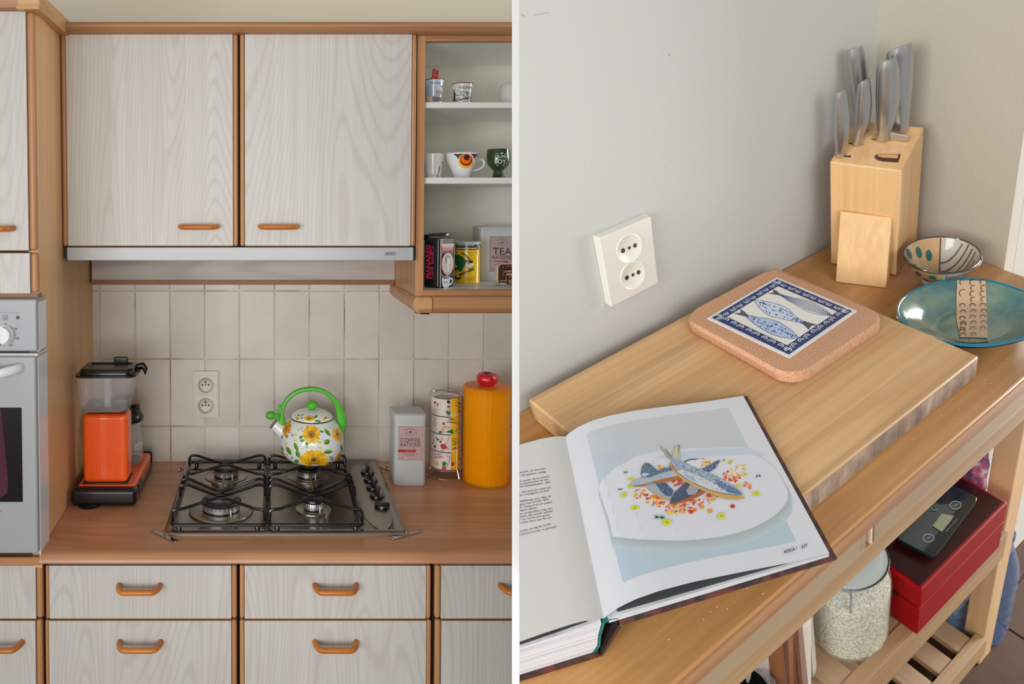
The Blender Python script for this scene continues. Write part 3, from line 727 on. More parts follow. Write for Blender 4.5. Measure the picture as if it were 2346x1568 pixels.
# ================================================================ KETTLE
kx, ky = B[2][0]+0.0045, 2.035; print('BURNER', B)
Yk = ky
zk = GZ+0.0037
Rk = interp([(zk, 0.05), (zk+0.003, 0.062), (zk+0.009, 0.0715), (zk+0.019, 0.0805), (zk+0.032, 0.0855), (zk+0.048, 0.0875), (zk+0.066, 0.0872), (zk+0.085, 0.0825), (zk+0.102, 0.073), (zk+0.112, 0.0625), (zk+0.116, 0.058)])
kx = P(714.5, 1020, Yk).x
ket = thing('kettle', 'white enamel whistling kettle with sunflowers and bright green handle, on the hob', 'kettle', (kx, Yk, zk))
M_en = mat((238, 240, 240), 0.12, coat=0.5, name='white_enamel'); M_green = mat((84, 186, 52), 0.35, name='green_plastic')
prof = [(0, zk), (0.05, zk)]+[(Rk(zk+h), zk+h) for h in (0.0015, 0.003, 0.0055, 0.008, 0.012, 0.02, 0.028, 0.038, 0.048, 0.057, 0.066, 0.075, 0.085, 0.094, 0.102, 0.108, 0.112, 0.116)]
G().lathe(prof, (kx, Yk, 0), 56).build('body', M_en, ket, origin=(kx, Yk, zk))
zl = zk+0.1165
def Rlid(z):
    t = max(0, min(1, (z-zl-0.003)/0.022)); return 0.0575*math.sqrt(max(0, 1-t*t)) if t > 0 else 0.0575
G().lathe([(0.0578, zl-0.001), (0.0592, zl+0.001), (0.0578, zl+0.003)], (kx, Yk, 0), 48).build('lid_rim', mat((90, 88, 86), 0.2, 0.9), ket)
lp = [(0.0575, zl+0.003), (0.0570, zl+0.006)]+[(0.0575*math.sqrt(1-(i/8)**2), zl+0.003+0.022*i/8) for i in (2, 3, 4, 5, 6, 7)]+[(0, zl+0.025)]
lid = G().lathe(lp, (kx, Yk, 0), 48).build('lid', M_en, ket)
G().ball((kx, Yk, zl+0.037), 0.0158, 0.0158, 0.0128, 24).build('lid_knob', M_green, lid)
hp = [(786, 990, 3), (785, 976, 8), (783, 962, 11), (779, 945, 10), (774, 930, 8), (767, 918, 6.5), (757, 907, 5.5), (745, 899, 5), (730, 893.5, 5), (714, 891.5, 5), (699, 892.5, 5), (684, 896.5, 5), (672, 903, 5), (661, 912, 5), (653, 923, 4.7), (648, 936, 4.5), (646, 950, 4.8), (646, 962, 7), (645, 972, 10), (646, 980, 9)]
hp = [tuple(p) for p in cr([Vector(p) for p in hp], 4)]
pts = [P(u, v, Yk) for u, v, w_ in hp]; k_ = Yk/F
g = G(); n = 12; vs = []
for i, (u, v, w_) in enumerate(hp):
    a = pts[max(0, i-1)]; b = pts[min(len(pts)-1, i+1)]; t = (b-a).normalized(); nx = Vector((t.z, 0, -t.x))
    for k in range(n):
        an = 2*math.pi*k/n; ca, sa = math.cos(an), math.sin(an)
        vs.append(pts[i]+nx*(w_*k_*0.98*math.copysign(abs(ca)**0.7, ca))+Vector((0, 0.0105*math.copysign(abs(sa)**0.6, sa), 0)))
fs = [(i*n+k, i*n+(k+1) % n, (i+1)*n+(k+1) % n, (i+1)*n+k) for i in range(len(hp)-1) for k in range(n)]+[tuple(range(n))[::-1], tuple((len(hp)-1)*n+k for k in range(n))]
g.add(vs, fs, 0, True); hd = g.build('handle', M_green, ket)
# spout with chrome lip and whistle
pa, pb = P(652, 992, Yk), P(626.5, 971.5, Yk)
sp = G().tube([pa, (pa+pb)/2, pb], [0.021, 0.017, 0.0145], 20).build('spout', M_en, ket)
dd = (pb-pa).normalized(); G().tube([pb-dd*0.0008, pb+dd*0.0015], 0.0152, 20).build('spout_rim', mat((60, 52, 48), 0.2, 0.8), sp)
wh = G(); wc_ = P(620, 952, Yk); wh.ball(wc_, 0.0150, 0.013, 0.0118, 20)
wh.tube([P(628, 956, Yk), P(640, 949, Yk)], [0.008, 0.006], 10)
whs = wh.build('whistle', M_green, ket)
G().tube([P(638, 962, Yk), P(636, 950, Yk-0.006), P(637, 938, Yk-0.007), P(641, 928, Yk-0.005), P(645, 930, Yk-0.006), P(645, 945, Yk-0.008)], 0.0032, 8).build('lever', M_green, whs)

# painted sunflowers
m_body = lathe_m(kx, Yk, Rk, zk+0.0015); pr = Print(m_body, base=0.0003, step=0.00002)
random.seed(3)
def flower(pr, cu, cv, R, sq=1.0, rot=0.0, tone=0, n=15, asp=1.0):
    cols = [(248, 196, 20), (240, 170, 8), (252, 214, 50)] if tone == 0 else [(240, 160, 10), (228, 140, 6), (250, 190, 30)]
    def T(x, y): x *= sq; return (cu+x*math.cos(rot)-y*math.sin(rot), cv+(x*math.sin(rot)+y*math.cos(rot))*asp)
    for lay in range(2):
        for i in range(n):
            a = 2*math.pi*(i+0.5*lay)/n; r1 = R*(1.0 if lay == 0 else 0.86)*random.uniform(0.88, 1.05); w_ = R*0.17
            ca, sa = math.cos(a), math.sin(a)
            q = [T(ca*R*0.25-sa*w_*0.5, sa*R*0.25+ca*w_*0.5), T(ca*r1*0.7-sa*w_, sa*r1*0.7+ca*w_), T(ca*r1, sa*r1), T(ca*r1*0.7+sa*w_, sa*r1*0.7-ca*w_), T(ca*R*0.25+sa*w_*0.5, sa*R*0.25-ca*w_*0.5)]
            pr.poly(q, cols[(i+lay) % 3], up=(i == 0))
        for i in range(n):
            a = 2*math.pi*(i+0.5*lay)/n; ca, sa = math.cos(a), math.sin(a)
            pr.line([T(ca*R*0.3, sa*R*0.3), T(ca*R*0.62, sa*R*0.62)], 0.5, (190, 110, 10), up=(i == 0))
    for rr, c_ in ((0.36, (150, 84, 22)), (0.28, (196, 140, 40)), (0.17, (110, 100, 40)), (0.08, (60, 90, 50))):
        pr.poly([T(rr*R*math.cos(2*math.pi*i/14), rr*R*math.sin(2*math.pi*i/14)) for i in range(14)], c_)
def leaf(pr, cu, cv, L_, W_, rot, c1=(96, 168, 40), c2=(60, 130, 30)):
    ca, sa = math.cos(rot), math.sin(rot)
    T = lambda x, y: (cu+x*ca-y*sa, cv+x*sa+y*ca)
    pr.poly([T(-L_, 0), T(-L_*0.5, -W_*0.8), T(0.1*L_, -W_), T(L_*0.6, -W_*0.6), T(L_, 0), T(L_*0.6, W_*0.6), T(0.1*L_, W_), T(-L_*0.5, W_*0.8)], c1)
    pr.poly([T(-L_, 0), T(0, 0.1*W_), T(L_, 0), T(L_*0.6, W_*0.6), T(0.1*L_, W_), T(-L_*0.5, W_*0.8)], c2)
q = lambda x, y: (600+x/7.125, 870+y/7.125)
for i in range(9):   # pale yellow checked cloth pattern
    for (xa, ya, xb_, yb_) in ((330, 1030, 620, 1090), (620, 1090, 950, 1110), (950, 1110, 1290, 1080), (330, 1075, 620, 1130)):
        pass
def band(ptsl, w_, c_): pr.line([q(*p) for p in ptsl], w_, c_)
band([(322, 1040), (450, 1055), (620, 1080), (800, 1085), (960, 1085), (1150, 1075), (1300, 1040)], 3.2, (244, 240, 196))
band([(322, 1080), (450, 1100), (620, 1120), (800, 1130), (960, 1120), (1150, 1110), (1300, 1075)], 2.6, (244, 240, 196))
band([(600, 800), (570, 850), (550, 950), (530, 1080), (520, 1180)], 3, (240, 238, 180)); band([(930, 980), (950, 1100), (960, 1160)], 4.5, (240, 240, 170))
band([(400, 1000), (385, 1100), (400, 1250), (450, 1330)], 3, (240, 238, 185)); band([(1110, 790), (1130, 900), (1250, 1100)], 2.5, (244, 242, 200))
for x, y, s in ((940, 1025, 5.5), (945, 1115, 5.5), (735, 1110, 5), (550, 905, 5), (545, 990, 4.5), (600, 820, 4.5), (390, 1045, 4), (1110, 785, 4), (410, 1230, 4), (600, 1410, 4)):
    a, b = q(x, y); pr.rect(a-s*0.7, b-s*0.35, a+s*0.7, b+s*0.35, (206, 210, 60))
for x, y, L_, W_, r_ in ((560, 1100, 12, 4.2, 1.15), (590, 1220, 10, 5, 1.2), (445, 1165, 12, 4.5, 1.05), (1070, 865, 11, 4, 0.9), (1060, 1020, 8, 6, -0.6), (660, 998, 6.5, 3.6, 0.1), (735, 1050, 6, 4.5, 1.5), (640, 940, 6, 3.5, -0.6), (975, 850, 6, 2.6, 0.3), (1080, 1180, 11, 4.5, -0.1), (570, 1330, 6, 4.6, 0.4), (1060, 1370, 8, 3, -0.4), (1130, 1360, 6, 3, 0.5), (330, 940, 5, 1.6, 1.4), (340, 1130, 6, 2, 1.2), (1295, 1120, 8, 2, 1.45), (1150, 1400, 6, 2.4, -0.7), (740, 820, 5, 2, 0.1), (415, 1300, 4, 2.4, 0.4), (410, 930, 5, 2.4, 1.3)):
    a, b = q(x, y); leaf(pr, a, b, L_, W_, r_)
for x, y, s in ((655, 805, 2), (500, 915, 3), (500, 1275, 3), (625, 1290, 2), (1125, 1275, 4.5), (1140, 1300, 3)):
    a, b = q(x, y)
    for i in range(5): t_ = i*1.26; pr.ell(a+s*0.7*math.cos(t_), b+s*0.7*math.sin(t_), s*0.3, s*0.3, (66, 84, 150), 8)
for x, y, s in ((875, 995, 1.7), (750, 868, 1.2), (665, 848, 1), (480, 868, 0.9), (1000, 993, 0.8), (828, 1086, 0.6), (1110, 1120, 0.7), (1195, 1160, 0.7), (1195, 1215, 0.7), (780, 1105, 0.6), (1175, 935, 0.8), (1050, 1420, 0.8)):
    a, b = q(x, y); pr.ell(a, b, s, s, (50, 44, 50), 8)
flower(pr, *q(805, 903), 22.5, 1.0, 0.05); flower(pr, *q(848, 1308), 35, 1.0, 0, n=18, asp=0.72)
flower(pr, *q(412, 812), 17.5, 0.55, 0.35, tone=1); flower(pr, *q(1215, 900), 18, 0.62, -0.25, tone=0, asp=0.95); flower(pr, *q(1250, 1285), 19, 0.48, 0.35, asp=0.85, tone=1)
flower(pr, *q(338, 1225), 18, 0.26, -0.35, tone=1, n=10)
pr.build('sunflower_pattern', ket)
# lid flowers, projected on the dome
def m_lid(u, v, off):
    Y = Yk-0.03
    for i in range(14):
        p = P(u, v, Y); t = max(0, min(0.99, (p.z-zl-0.003)/0.022)); r = 0.0578*math.sqrt(1-t*t)
        dx = max(-r*0.98, min(r*0.98, p.x-kx)); Yn = Yk-math.sqrt(max(r*r-dx*dx, 0)); Y = Y*0.5+Yn*0.5
    p = P(u, v, Y); return p+Vector(((p.x-kx)*0.01, -off*0.6-0.0004, off+0.0004))
pr = Print(m_lid, base=0.0004, step=0.00005)
for x, y, L_, W_, r_ in ((880, 610, 5.5, 2.6, -0.7), (900, 680, 6, 2.4, 0.0), (935, 690, 5, 2.6, 0.9), (600, 590, 3.5, 1.4, -0.2), (660, 585, 3.5, 1.4, -0.3), (650, 635, 3.5, 1.6, 0.1)):
    a, b = q(x, y); leaf(pr, a, b, L_, W_, r_)
flower(pr, *q(768, 645), 13.5, 1.0, 0, asp=0.52, n=13); flower(pr, *q(582, 652), 5, 1, 0, asp=0.7, n=8); flower(pr, *q(1042, 642), 6, 1, 0, asp=0.7, n=8)
for x, y in ((550, 620), (1000, 680), (1090, 640), (640, 690)):
    a, b = q(x, y); pr.ell(a, b, 2.6, 1.4, (225, 225, 110))
pr.build('lid_flowers', lid)

# ================================================================ COFFEE MACHINE
M_or = mat((250, 96, 18), 0.28, coat=0.3, name='orange_enamel'); M_bk = mat((20, 20, 21), 0.25); M_bkm = mat((36, 36, 37), 0.4)
YM = Yat(1162, ZC+0.002); xm0, xm1 = P(161, 1142, YM).x, P(311.5, 1142, YM).x
cm = thing('coffee_machine', 'orange and black filter coffee machine with a smoky water tank, in the left corner', 'coffee machine', ((xm0+xm1)/2, YM+0.14, ZC))
zbt = P(236, 1121, YM).z; YB = 2.125
G().box(xm0, xm1, YM, YM+0.045, ZC+0.002, zbt-0.001).build('front_cap', M_bk, cm, bevel=0.012, seg=4)
G().box(xm0+0.012, xm1-0.006, YM+0.02, YB-0.01, ZC+0.008, zbt+0.002).build('base', M_or, cm, bevel=0.008, seg=3)
G().box(xm0+0.014, xm1-0.003, YM+0.03, YB, ZC+0.001, ZC+0.02).build('underside', M_bk, cm, bevel=0.003)
G().box(xm0+0.03, xm1-0.003, YB-0.012, YB, ZC+0.004, zbt+0.004).build('rear_cap', M_bk, cm, bevel=0.005)
G().box(xm1-0.010, xm1-0.001, YM+0.05, YM+0.105, ZC+0.012, zbt-0.008).build('switch_plate', M_bk, cm, bevel=0.002)
G().lathe([(0.03, ZC+0.0002), (0.031, ZC+0.006), (0.02, ZC+0.008)], (xm0+0.045, YM+0.018, 0), 24).build('foot', M_bk, cm)
YCn = YM+0.028
x0, x1, z0, z1 = fb(189.5, 951, 291, 1111, YCn); z0 = zbt+0.002
col = G().box(x0, x1, YCn, YCn+0.075, z0+0.002, z1).build('column', M_or, cm, bevel=0.012, seg=5)
G().box(x0-0.001, x1+0.001, YCn-0.001, YCn+0.077, z0-0.001, z0+0.0035).build('column_seal', M_bk, cm, bevel=0.001)
k_ = YCn/F
for k in range(8): 
    for ub in (201, 247):
        xx = P(ub+k*3.9, 1030, YCn).x
        G().tube([(xx, YCn+0.0002, z0+0.008), (xx, YCn+0.0002, z1-0.002)], [(0.00095, 0.0012)]*2, 8, flat=(0, 1, 0)).build('rib', M_or, col)
# tank: a tapering clear box
YTk = YM+0.012
tx0, tx1, tz0, tz1 = fb(170, 866, 308, 950, YTk); bx0, bx1 = P(179, 948, YTk+0.01).x, P(292, 948, YTk+0.01).x
def rrect(x0, x1, y0, y1, r, z, n=4):
    o = []
    for cx_, cy_, a0 in ((x1-r, y0+r, -90), (x1-r, y1-r, 0), (x0+r, y1-r, 90), (x0+r, y0+r, 180)):
        for i in range(n+1): a = math.radians(a0+90*i/n); o.append((cx_+r*math.cos(a), cy_+r*math.sin(a), z))
    return o
def loft(g, rings, mi=0, cap0=True, cap1=True, smooth=True):
    n = len(rings[0]); vs = [p for r in rings for p in r]; fs = []
    for j in range(len(rings)-1):
        for i in range(n): fs.append((j*n+i, j*n+(i+1) % n, (j+1)*n+(i+1) % n, (j+1)*n+i))
    if cap0: fs.append(tuple(range(n))[::-1])
    if cap1: fs.append(tuple((len(rings)-1)*n+i for i in range(n)))
    return g.add(vs, fs, mi, smooth)
M_tank = mat((206, 205, 208), 0.08, alpha=0.34, spec=0.8, name='smoky_clear_plastic')
g = G(); loft(g, [rrect(bx0+0.006, bx1-0.006, YTk+0.018, YTk+0.085, 0.018, tz0), rrect(bx0, bx1, YTk+0.012, YTk+0.092, 0.02, tz0+0.006), rrect(bx0-0.003, bx1+0.004, YTk+0.009, YTk+0.1, 0.022, tz0+0.03), rrect(tx0, tx1, YTk, YTk+0.125, 0.024, tz1)], cap1=False)
tk = g.build('water_tank', M_tank, cm)
g = G(); loft(g, [rrect(bx0+0.003, bx1-0.003, YTk+0.016, YTk+0.087, 0.018, tz0+0.003), rrect(bx0+0.003, bx1-0.003, YTk+0.016, YTk+0.087, 0.018, tz0+0.0055)]); g.build('tank_floor', mat((60, 56, 62), 0.2, alpha=0.8), tk)
xc_ = P(247, 900, YTk+0.06).x
G().tube([(xc_, YTk+0.06, tz0+0.004), (xc_, YTk+0.06, tz1-0.002)], 0.0105, 16).build('riser_tube', mat((225, 225, 230), 0.1, alpha=0.5), tk)
G().box(xc_-0.05, xc_-0.012, YTk+0.03, YTk+0.075, tz0+0.006, tz0+0.022).build('float', mat((90, 88, 94), 0.2, alpha=0.55), tk, bevel=0.004)
G().box(xc_+0.014, xc_+0.058, YTk+0.035, YTk+0.08, tz0+0.006, tz0+0.032).build('hose_block', mat((44, 44, 50), 0.25, alpha=0.8), tk, bevel=0.006)
g = G(); loft(g, [rrect(tx0-0.002, tx1+0.002, YTk-0.002, YTk+0.128, 0.025, tz1-0.001), rrect(tx0-0.002, tx1+0.002, YTk-0.002, YTk+0.128, 0.025, tz1+0.004)]); ld = g.build('lid_flange', M_bk, cm)
lx0, lx1, lz0, lz1 = fb(178.5, 848, 302, 862, YTk+0.01)
g = G(); loft(g, [rrect(lx0, lx1, YTk+0.012, YTk+0.116, 0.02, tz1+0.004), rrect(lx0+0.001, lx1-0.001, YTk+0.013, YTk+0.114, 0.02, lz1-0.003), rrect(lx0+0.004, lx1-0.004, YTk+0.016, YTk+0.111, 0.018, lz1), rrect(lx0+0.013, lx1-0.013, YTk+0.026, YTk+0.103, 0.012, lz1), rrect(lx0+0.015, lx1-0.015, YTk+0.028, YTk+0.101, 0.011, lz1-0.003)]); g.build('lid', M_bk, cm)
a, b = P(256, 838, YTk+0.1).x, P(290, 838, YTk+0.1).x
G().box(a+0.003, b, YTk+0.112, YTk+0.128, lz1-0.006, lz1+0.012).build('lid_tab', M_bk, cm, bevel=0.003)
G().tube([(lx1-0.004, YTk+0.10, lz1-0.010), (lx1+0.012, YTk+0.104, lz1-0.008), (lx1+0.019, YTk+0.10, lz1-0.016), (lx1+0.019, YTk+0.10, lz1-0.032)], [(0.008, 0.008), (0.009, 0.009), (0.007, 0.008), (0.001, 0.001)], 10).build('spout_arm', M_bk, cm)
# cable at the back left
G().tube([(xm0+0.02, YM+0.07, ZC+0.03), (xm0+0.012, YM+0.12, ZC+0.06), (xm0+0.02, YM+0.17, ZC+0.11), (xm0+0.03, YM+0.2, ZC+0.13)], 0.003, 8).build('power_cable', M_bk, cm)
G().tube([(xm0+0.02, YM+0.02, ZC+0.012), (xm0+0.008, YM+0.07, ZC+0.012), (xm0+0.008, YM+0.14, ZC+0.02), (xm0+0.015, YM+0.2, ZC+0.04)], 0.008, 8).build('cable_guide', M_bk, cm)
# carafe
ccx, ccy = P(291, 1000, 2.03).x, 2.03
car = thing('glass_carafe', 'glass coffee carafe with black lid, standing on the orange coffee machine', 'carafe', (ccx, ccy, zbt+0.002))
zc0 = zbt+0.0025; zc1 = P(300, 955, ccy).z
Rc = interp([(zc0, 0.036), (zc0+0.012, 0.043), (zc0+0.03, 0.0445), (zc0+0.06, 0.043), (zc0+0.1, 0.0385), (zc1, 0.036)])
M_gl = mat((225, 230, 232), 0.04, trans=0.0, alpha=0.25, spec=1.0, name='carafe_glass')
G().lathe([(0, zc0), (0.036, zc0)]+[(Rc(zc0+h), zc0+h) for h in (0.005, 0.012, 0.03, 0.045, 0.06, 0.08, 0.1, 0.115)], (ccx, ccy, 0), 40).build('jug', M_gl, car)
G().lathe([(0, zc0+0.002), (0.033, zc0+0.003), (0.038, zc0+0.010), (0.0, zc0+0.011)], (ccx, ccy, 0), 32).build('coffee_residue', mat((26, 20, 18), 0.15), car)
ztop = P(310, 930, ccy).z
cl = G().lathe([(0.04, zc1-0.012), (0.0455, zc1-0.008), (0.046, zc1+0.004), (0.040, zc1+0.014), (0.03, ztop-0.004), (0, ztop)], (ccx, ccy, 0), 32).build('lid', M_bk, car)
G().box(ccx+0.012, ccx+0.036, ccy-0.01, ccy+0.012, zc1+0.006, ztop+0.004).build('lid_lever', M_bk, cl, bevel=0.004)
G().tube([(ccx+0.005, ccy-0.044, zc1-0.004), (ccx+0.012, ccy-0.052, zc1-0.03), (ccx+0.012, ccy-0.05, zc0+0.05), (ccx+0.004, ccy-0.044, zc0+0.03)], 0.006, 8).build('handle', M_bk, car)
pr = Print(lathe_m(ccx, ccy, Rc), base=0.0006); W_ = (235, 235, 235)
pr.line([(309.5, 1024), (312, 1018), (322, 1014), (324.5, 1016), (324, 1023), (312, 1028.5), (309.5, 1026.5), (309.5, 1024)], 0.9, W_); pr.line([(309, 1032.5), (324.5, 1027)], 0.9, W_)
pr.text('TECHNI', 311.5, 1025, 3, W_, width=11.5, rot=-0.38); pr.build('badge', car)

# ================================================================ TINS, MUG RACK, CANISTER
M_tin = mat((196, 200, 200), 0.38, name='pale_grey_tin')
def tin(name, label, u0, u1, vt, vb, Yf, side, zb_, clipu=None, lid_px=20, print_fn=None, ul=None):
    x0, x1, z0, z1 = fb(u0, vt, u1, vb, Yf); z0 = zb_
    t = thing(name, label, 'tin', ((x0+x1)/2, Yf+side/2, z0))
    zl_ = P((u0+u1)/2, vt+lid_px, Yf).z; zt__ = P((u0+u1)/2, vt+lid_px*0.3, Yf).z
    g = G(); loft(g, [rrect(x0+0.002, x1-0.002, Yf+0.002, Yf+side-0.002, 0.01, z0), rrect(x0, x1, Yf, Yf+side, 0.011, z0+0.003), rrect(x0, x1, Yf, Yf+side, 0.011, zl_)]); g.build('body', M_tin, t)
    g = G(); loft(g, [rrect(x0-0.0016, x1+0.0016, Yf-0.0016, Yf+side+0.0016, 0.0125, zl_+0.0005), rrect(x0-0.0016, x1+0.0016, Yf-0.0016, Yf+side+0.0016, 0.0125, zt__-0.004), rrect(x0+0.001, x1-0.001, Yf+0.002, Yf+side-0.002, 0.011, zt__-0.0006), rrect(x0+0.006, x1-0.006, Yf+0.006, Yf+side-0.006, 0.008, zt__)]); g.build('lid', M_tin, t)
    return t
ct = tin('coffee_tin', 'pale grey square tin reading COFFEE RATIONS on a pink label, right of the hob', 903.5, 977, 941, 1074, 1.985, 0.085, ZC, lid_px=26)
pr = Print(plane_m(1.985), base=0.0004)
q = lambda x, y: (880+x/5.407, 840+y/5.407)
pk, tx, rd = (196, 162, 160), (58, 44, 48), (176, 34, 52)
pr.quad([q(177, 740), q(480, 742), q(474, 1162), q(175, 1162)], (150, 130, 128)); pr.quad([q(180, 744), q(476, 746), q(470, 1158), q(178, 1158)], pk)
pr.text('COFFEE', *q(203, 938), 9.3, tx, width=44.8); pr.text('RATIONS', *q(203, 994), 8.8, tx, width=45.5)
pr.quad([q(170, 1030), q(396, 1030), q(388, 1064), q(170, 1062)], rd); pr.text('NAAFI ARMY', *q(265, 1050), 1.9, (235, 190, 190), width=20)
pr.arc(*q(325, 805), 13.5, 7, math.pi*1.08, math.pi*1.92, 0.7, (120, 96, 98)); pr.arc(*q(325, 808), 12.5, 6, math.pi*1.08, math.pi*1.92, 0.35, (150, 120, 120))
pr.poly([(q(325, 812)[0]+3.4*math.sin(i*math.pi/5)*(1 if i % 2 == 0 else 0.45), q(325, 812)[1]-3.4*math.cos(i*math.pi/5)*(1 if i % 2 == 0 else 0.45)) for i in range(10)], tx)
pr.text('WORK   &   CLIMB', *q(255, 828), 1.7, tx, width=27); pr.text('EST. PROVISIONS', *q(268, 853), 1.3, (120, 98, 98), width=20)
pr.text('TO BE USED FOR THE PREPARATION OF', *q(220, 1088), 1.5, tx, width=38); pr.text('A GOOD BREW', *q(268, 1110), 1.5, tx, width=21); pr.text('250g', *q(205, 1136), 2, tx, shear=0.3)
pr.build('label_print', ct)

# mug rack
rx, ry = P(1021, 990, 1.935).x, Yat(1090, ZC)  # stands in front of the tin
ry = Yat(1099, ZC+0.002)+0.05
rx = P(1021.5, 1000, ry).x
rack = thing('mug_rack', 'upright chrome wire rack holding four stacked mugs', 'rack', (rx, ry, ZC))
zr1 = P(1020, 903.5, ry).z
def circ(r, z, n=28): return [(rx+r*math.cos(2*math.pi*i/n), ry+r*math.sin(2*math.pi*i/n), z) for i in range(n)]
rt = P(1059.5, 950, ry).x-rx; rb = P(1066, 1085, ry).x-rx
G().tube(circ(rt, zr1), 0.0016, 8, True).build('top_ring', M_chrome, rack)
G().tube(circ(rb, ZC+0.0018), 0.0018, 8, True).build('base_ring', M_chrome, rack)
zmid = ZC+0.022; G().tube(circ(rt, zmid), 0.0014, 8, True).build('seat_ring', M_chrome, rack)
for a in (-62, 0, 110, 178):
    a = math.radians(a); cx_, cy_ = math.cos(a), math.sin(a)
    G().tube([(rx+rb*cx_, ry+rb*cy_, ZC+0.003), (rx+(rb*0.8+rt*0.2)*cx_, ry+(rb*0.8+rt*0.2)*cy_, ZC+0.009), (rx+rt*cx_, ry+rt*cy_, ZC+0.028), (rx+rt*cx_, ry+rt*cy_, zr1)], 0.0016, 8).build('upright', M_chrome, rack)
mh = (zr1-0.006-zmid)/4; mr = rt-0.0035
M_mug = mat((232, 222, 212), 0.2, coat=0.3)
cols_ = (('topmost of the four rack mugs, with hearts and a figure in green trousers', 0), ('second rack mug from the top, with a reclining figure in green', 1), ('third rack mug from the top, with a running figure in red', 2), ('lowest of the four rack mugs, with a sun and green coffee pot', 3))
mz = []
for lab, i in cols_:
    zt__ = zr1-0.005-mh*i; zb__ = zt__-mh+0.0004; mz.append((zb__, zt__))
    R_ = lambda z: mr
    t = thing('stacking_mug', lab, 'mug', (rx, ry, zb__), 'stacked espresso mugs in the wire rack')
    G().lathe([(0, zb__), (mr-0.004, zb__), (mr, zb__+0.002), (mr, zt__-0.0006), (mr-0.0025, zt__-0.0004), (mr-0.003, zt__-0.006), (mr-0.004, zb__+0.006), (0, zb__+0.005)], (rx, ry, 0), 40).build('cup', M_mug, t)
    mm = lathe_m(rx, ry, R_); pr = Print(mm, base=0.0003, step=0.0001)
    va = lambda f: None
    q = lambda x, y: (880+x/5.407, 840+y/5.407)
    ym = {0: (388, 606), 1: (622, 838), 2: (842, 1050), 3: (1062, 1290)}[i]
    BK, RD, GR, SK = (28, 22, 22), (190, 34, 36), (28, 120, 48), (222, 168, 150)
    # yellow flank
    pr.quad([q(830, ym[0]+(12 if i == 0 else 2)), q(936, ym[0]-(22 if i == 0 else 24)), q(934, ym[1]-28), q(830, ym[1])], (250, 196, 30), 6, 2, rough=0.3)
    def heart(x, y, s, c_=RD): a, b = q(x, y); pr.poly([(a, b+s), (a-s*0.9, b-s*0.3), (a-s*0.5, b-s*0.9), (a, b-s*0.4), (a+s*0.5, b-s*0.9), (a+s*0.9, b-s*0.3)], c_)
    def wr(t_, x, y, h, c_=BK, w_=None, rot=0.0): a, b = q(x, y); pr.text(t_, a, b, h, c_, width=w_, rot=rot, bold=0.012)
    def blob(pts, c_): pr.poly([q(*p) for p in pts], c_)
    def ln(pts, w_=0.6, c_=BK): pr.line([q(*p) for p in pts], w_, c_)
    if i == 0:
        heart(632, 450, 4); heart(665, 472, 3)
        for cy_ in (505, 525): pass
        ln([(622, 490), (626, 528), (660, 530), (668, 492), (622, 490)], 0.4); ln([(610, 530), (640, 548), (680, 540)], 0.4); heart(903, 545, 1.8); heart(935, 555, 3)
        blob([(775, 430), (790, 418), (815, 425), (820, 455), (785, 458)], BK); blob([(785, 455), (818, 458), (812, 492), (790, 490)], SK); blob([(780, 490), (820, 492), (822, 505), (782, 505)], BK)
        blob([(783, 505), (818, 508), (815, 545), (788, 540)], SK); blob([(778, 540), (800, 560), (818, 545), (818, 598), (795, 596), (772, 585), (766, 560)], GR); ln([(780, 608), (800, 598), (812, 610)], 0.9); ln([(840, 445), (846, 470), (838, 490)], 0.5)
        wr("C'ALMA", 876, 452, 4.2, w_=14, rot=0.28); wr('PAUSE', 874, 492, 4.2, w_=13, rot=0.38)
    if i == 1:
        heart(630, 668, 1.8); ln([(612, 700), (616, 738), (645, 738), (648, 702), (612, 700)], 0.4); wr("AME'L", 792, 662, 3.8, w_=17, rot=0.06); wr('LA MIA MOKA', 772, 694, 3.6, w_=30, rot=0.1)
        blob([(718, 712), (735, 682), (758, 712)], GR); ln([(714, 714), (762, 716)], 0.8); blob([(722, 716), (757, 718), (755, 745), (722, 742)], SK); blob([(738, 738), (820, 742), (822, 768), (740, 765)], SK)
        blob([(712, 760), (735, 745), (750, 790), (730, 808), (712, 800)], SK); blob([(682, 808), (700, 796), (720, 812), (770, 808), (830, 780), (850, 785), (856, 835), (700, 835), (680, 826)], GR)
        blob([(852, 800), (895, 770), (915, 775), (905, 830), (856, 832)], (235, 190, 50)); ln([(885, 775), (890, 800), (905, 795), (910, 828)], 1.0); a, b = q(938, 742); pr.arc(a, b, 2.2, 5.5, 0, 6.28, 0.5, (90, 90, 120))
    if i == 2:
        heart(618, 915, 1.8); heart(602, 952, 1.8); heart(632, 995, 3.4); blob([(690, 905), (718, 880), (735, 885), (730, 912), (700, 935), (688, 925)], SK); ln([(648, 882), (700, 925)], 1.1); blob([(655, 885), (668, 895), (672, 925), (660, 915)], BK)
        blob([(686, 930), (715, 928), (708, 945), (690, 945)], BK); blob([(692, 985), (712, 958), (735, 962), (755, 958), (785, 1010), (745, 1030), (712, 1018), (706, 1000)], RD); ln([(752, 965), (778, 940), (790, 905), (805, 868)], 0.6, (120, 50, 40)); ln([(722, 1022), (712, 1048), (735, 1050)], 0.8); ln([(775, 1010), (800, 1030)], 0.8)
        a, b = q(862, 912); pr.arc(a, b, 4, 4.6, 0, 6.28, 0.6, BK); wr('f', 857, 925, 4); wr("LA MIA", 852, 980, 4.2, w_=16, rot=-0.45); wr('PREMIO', 848, 1038, 4.8, c_=RD, w_=16, rot=-0.4)
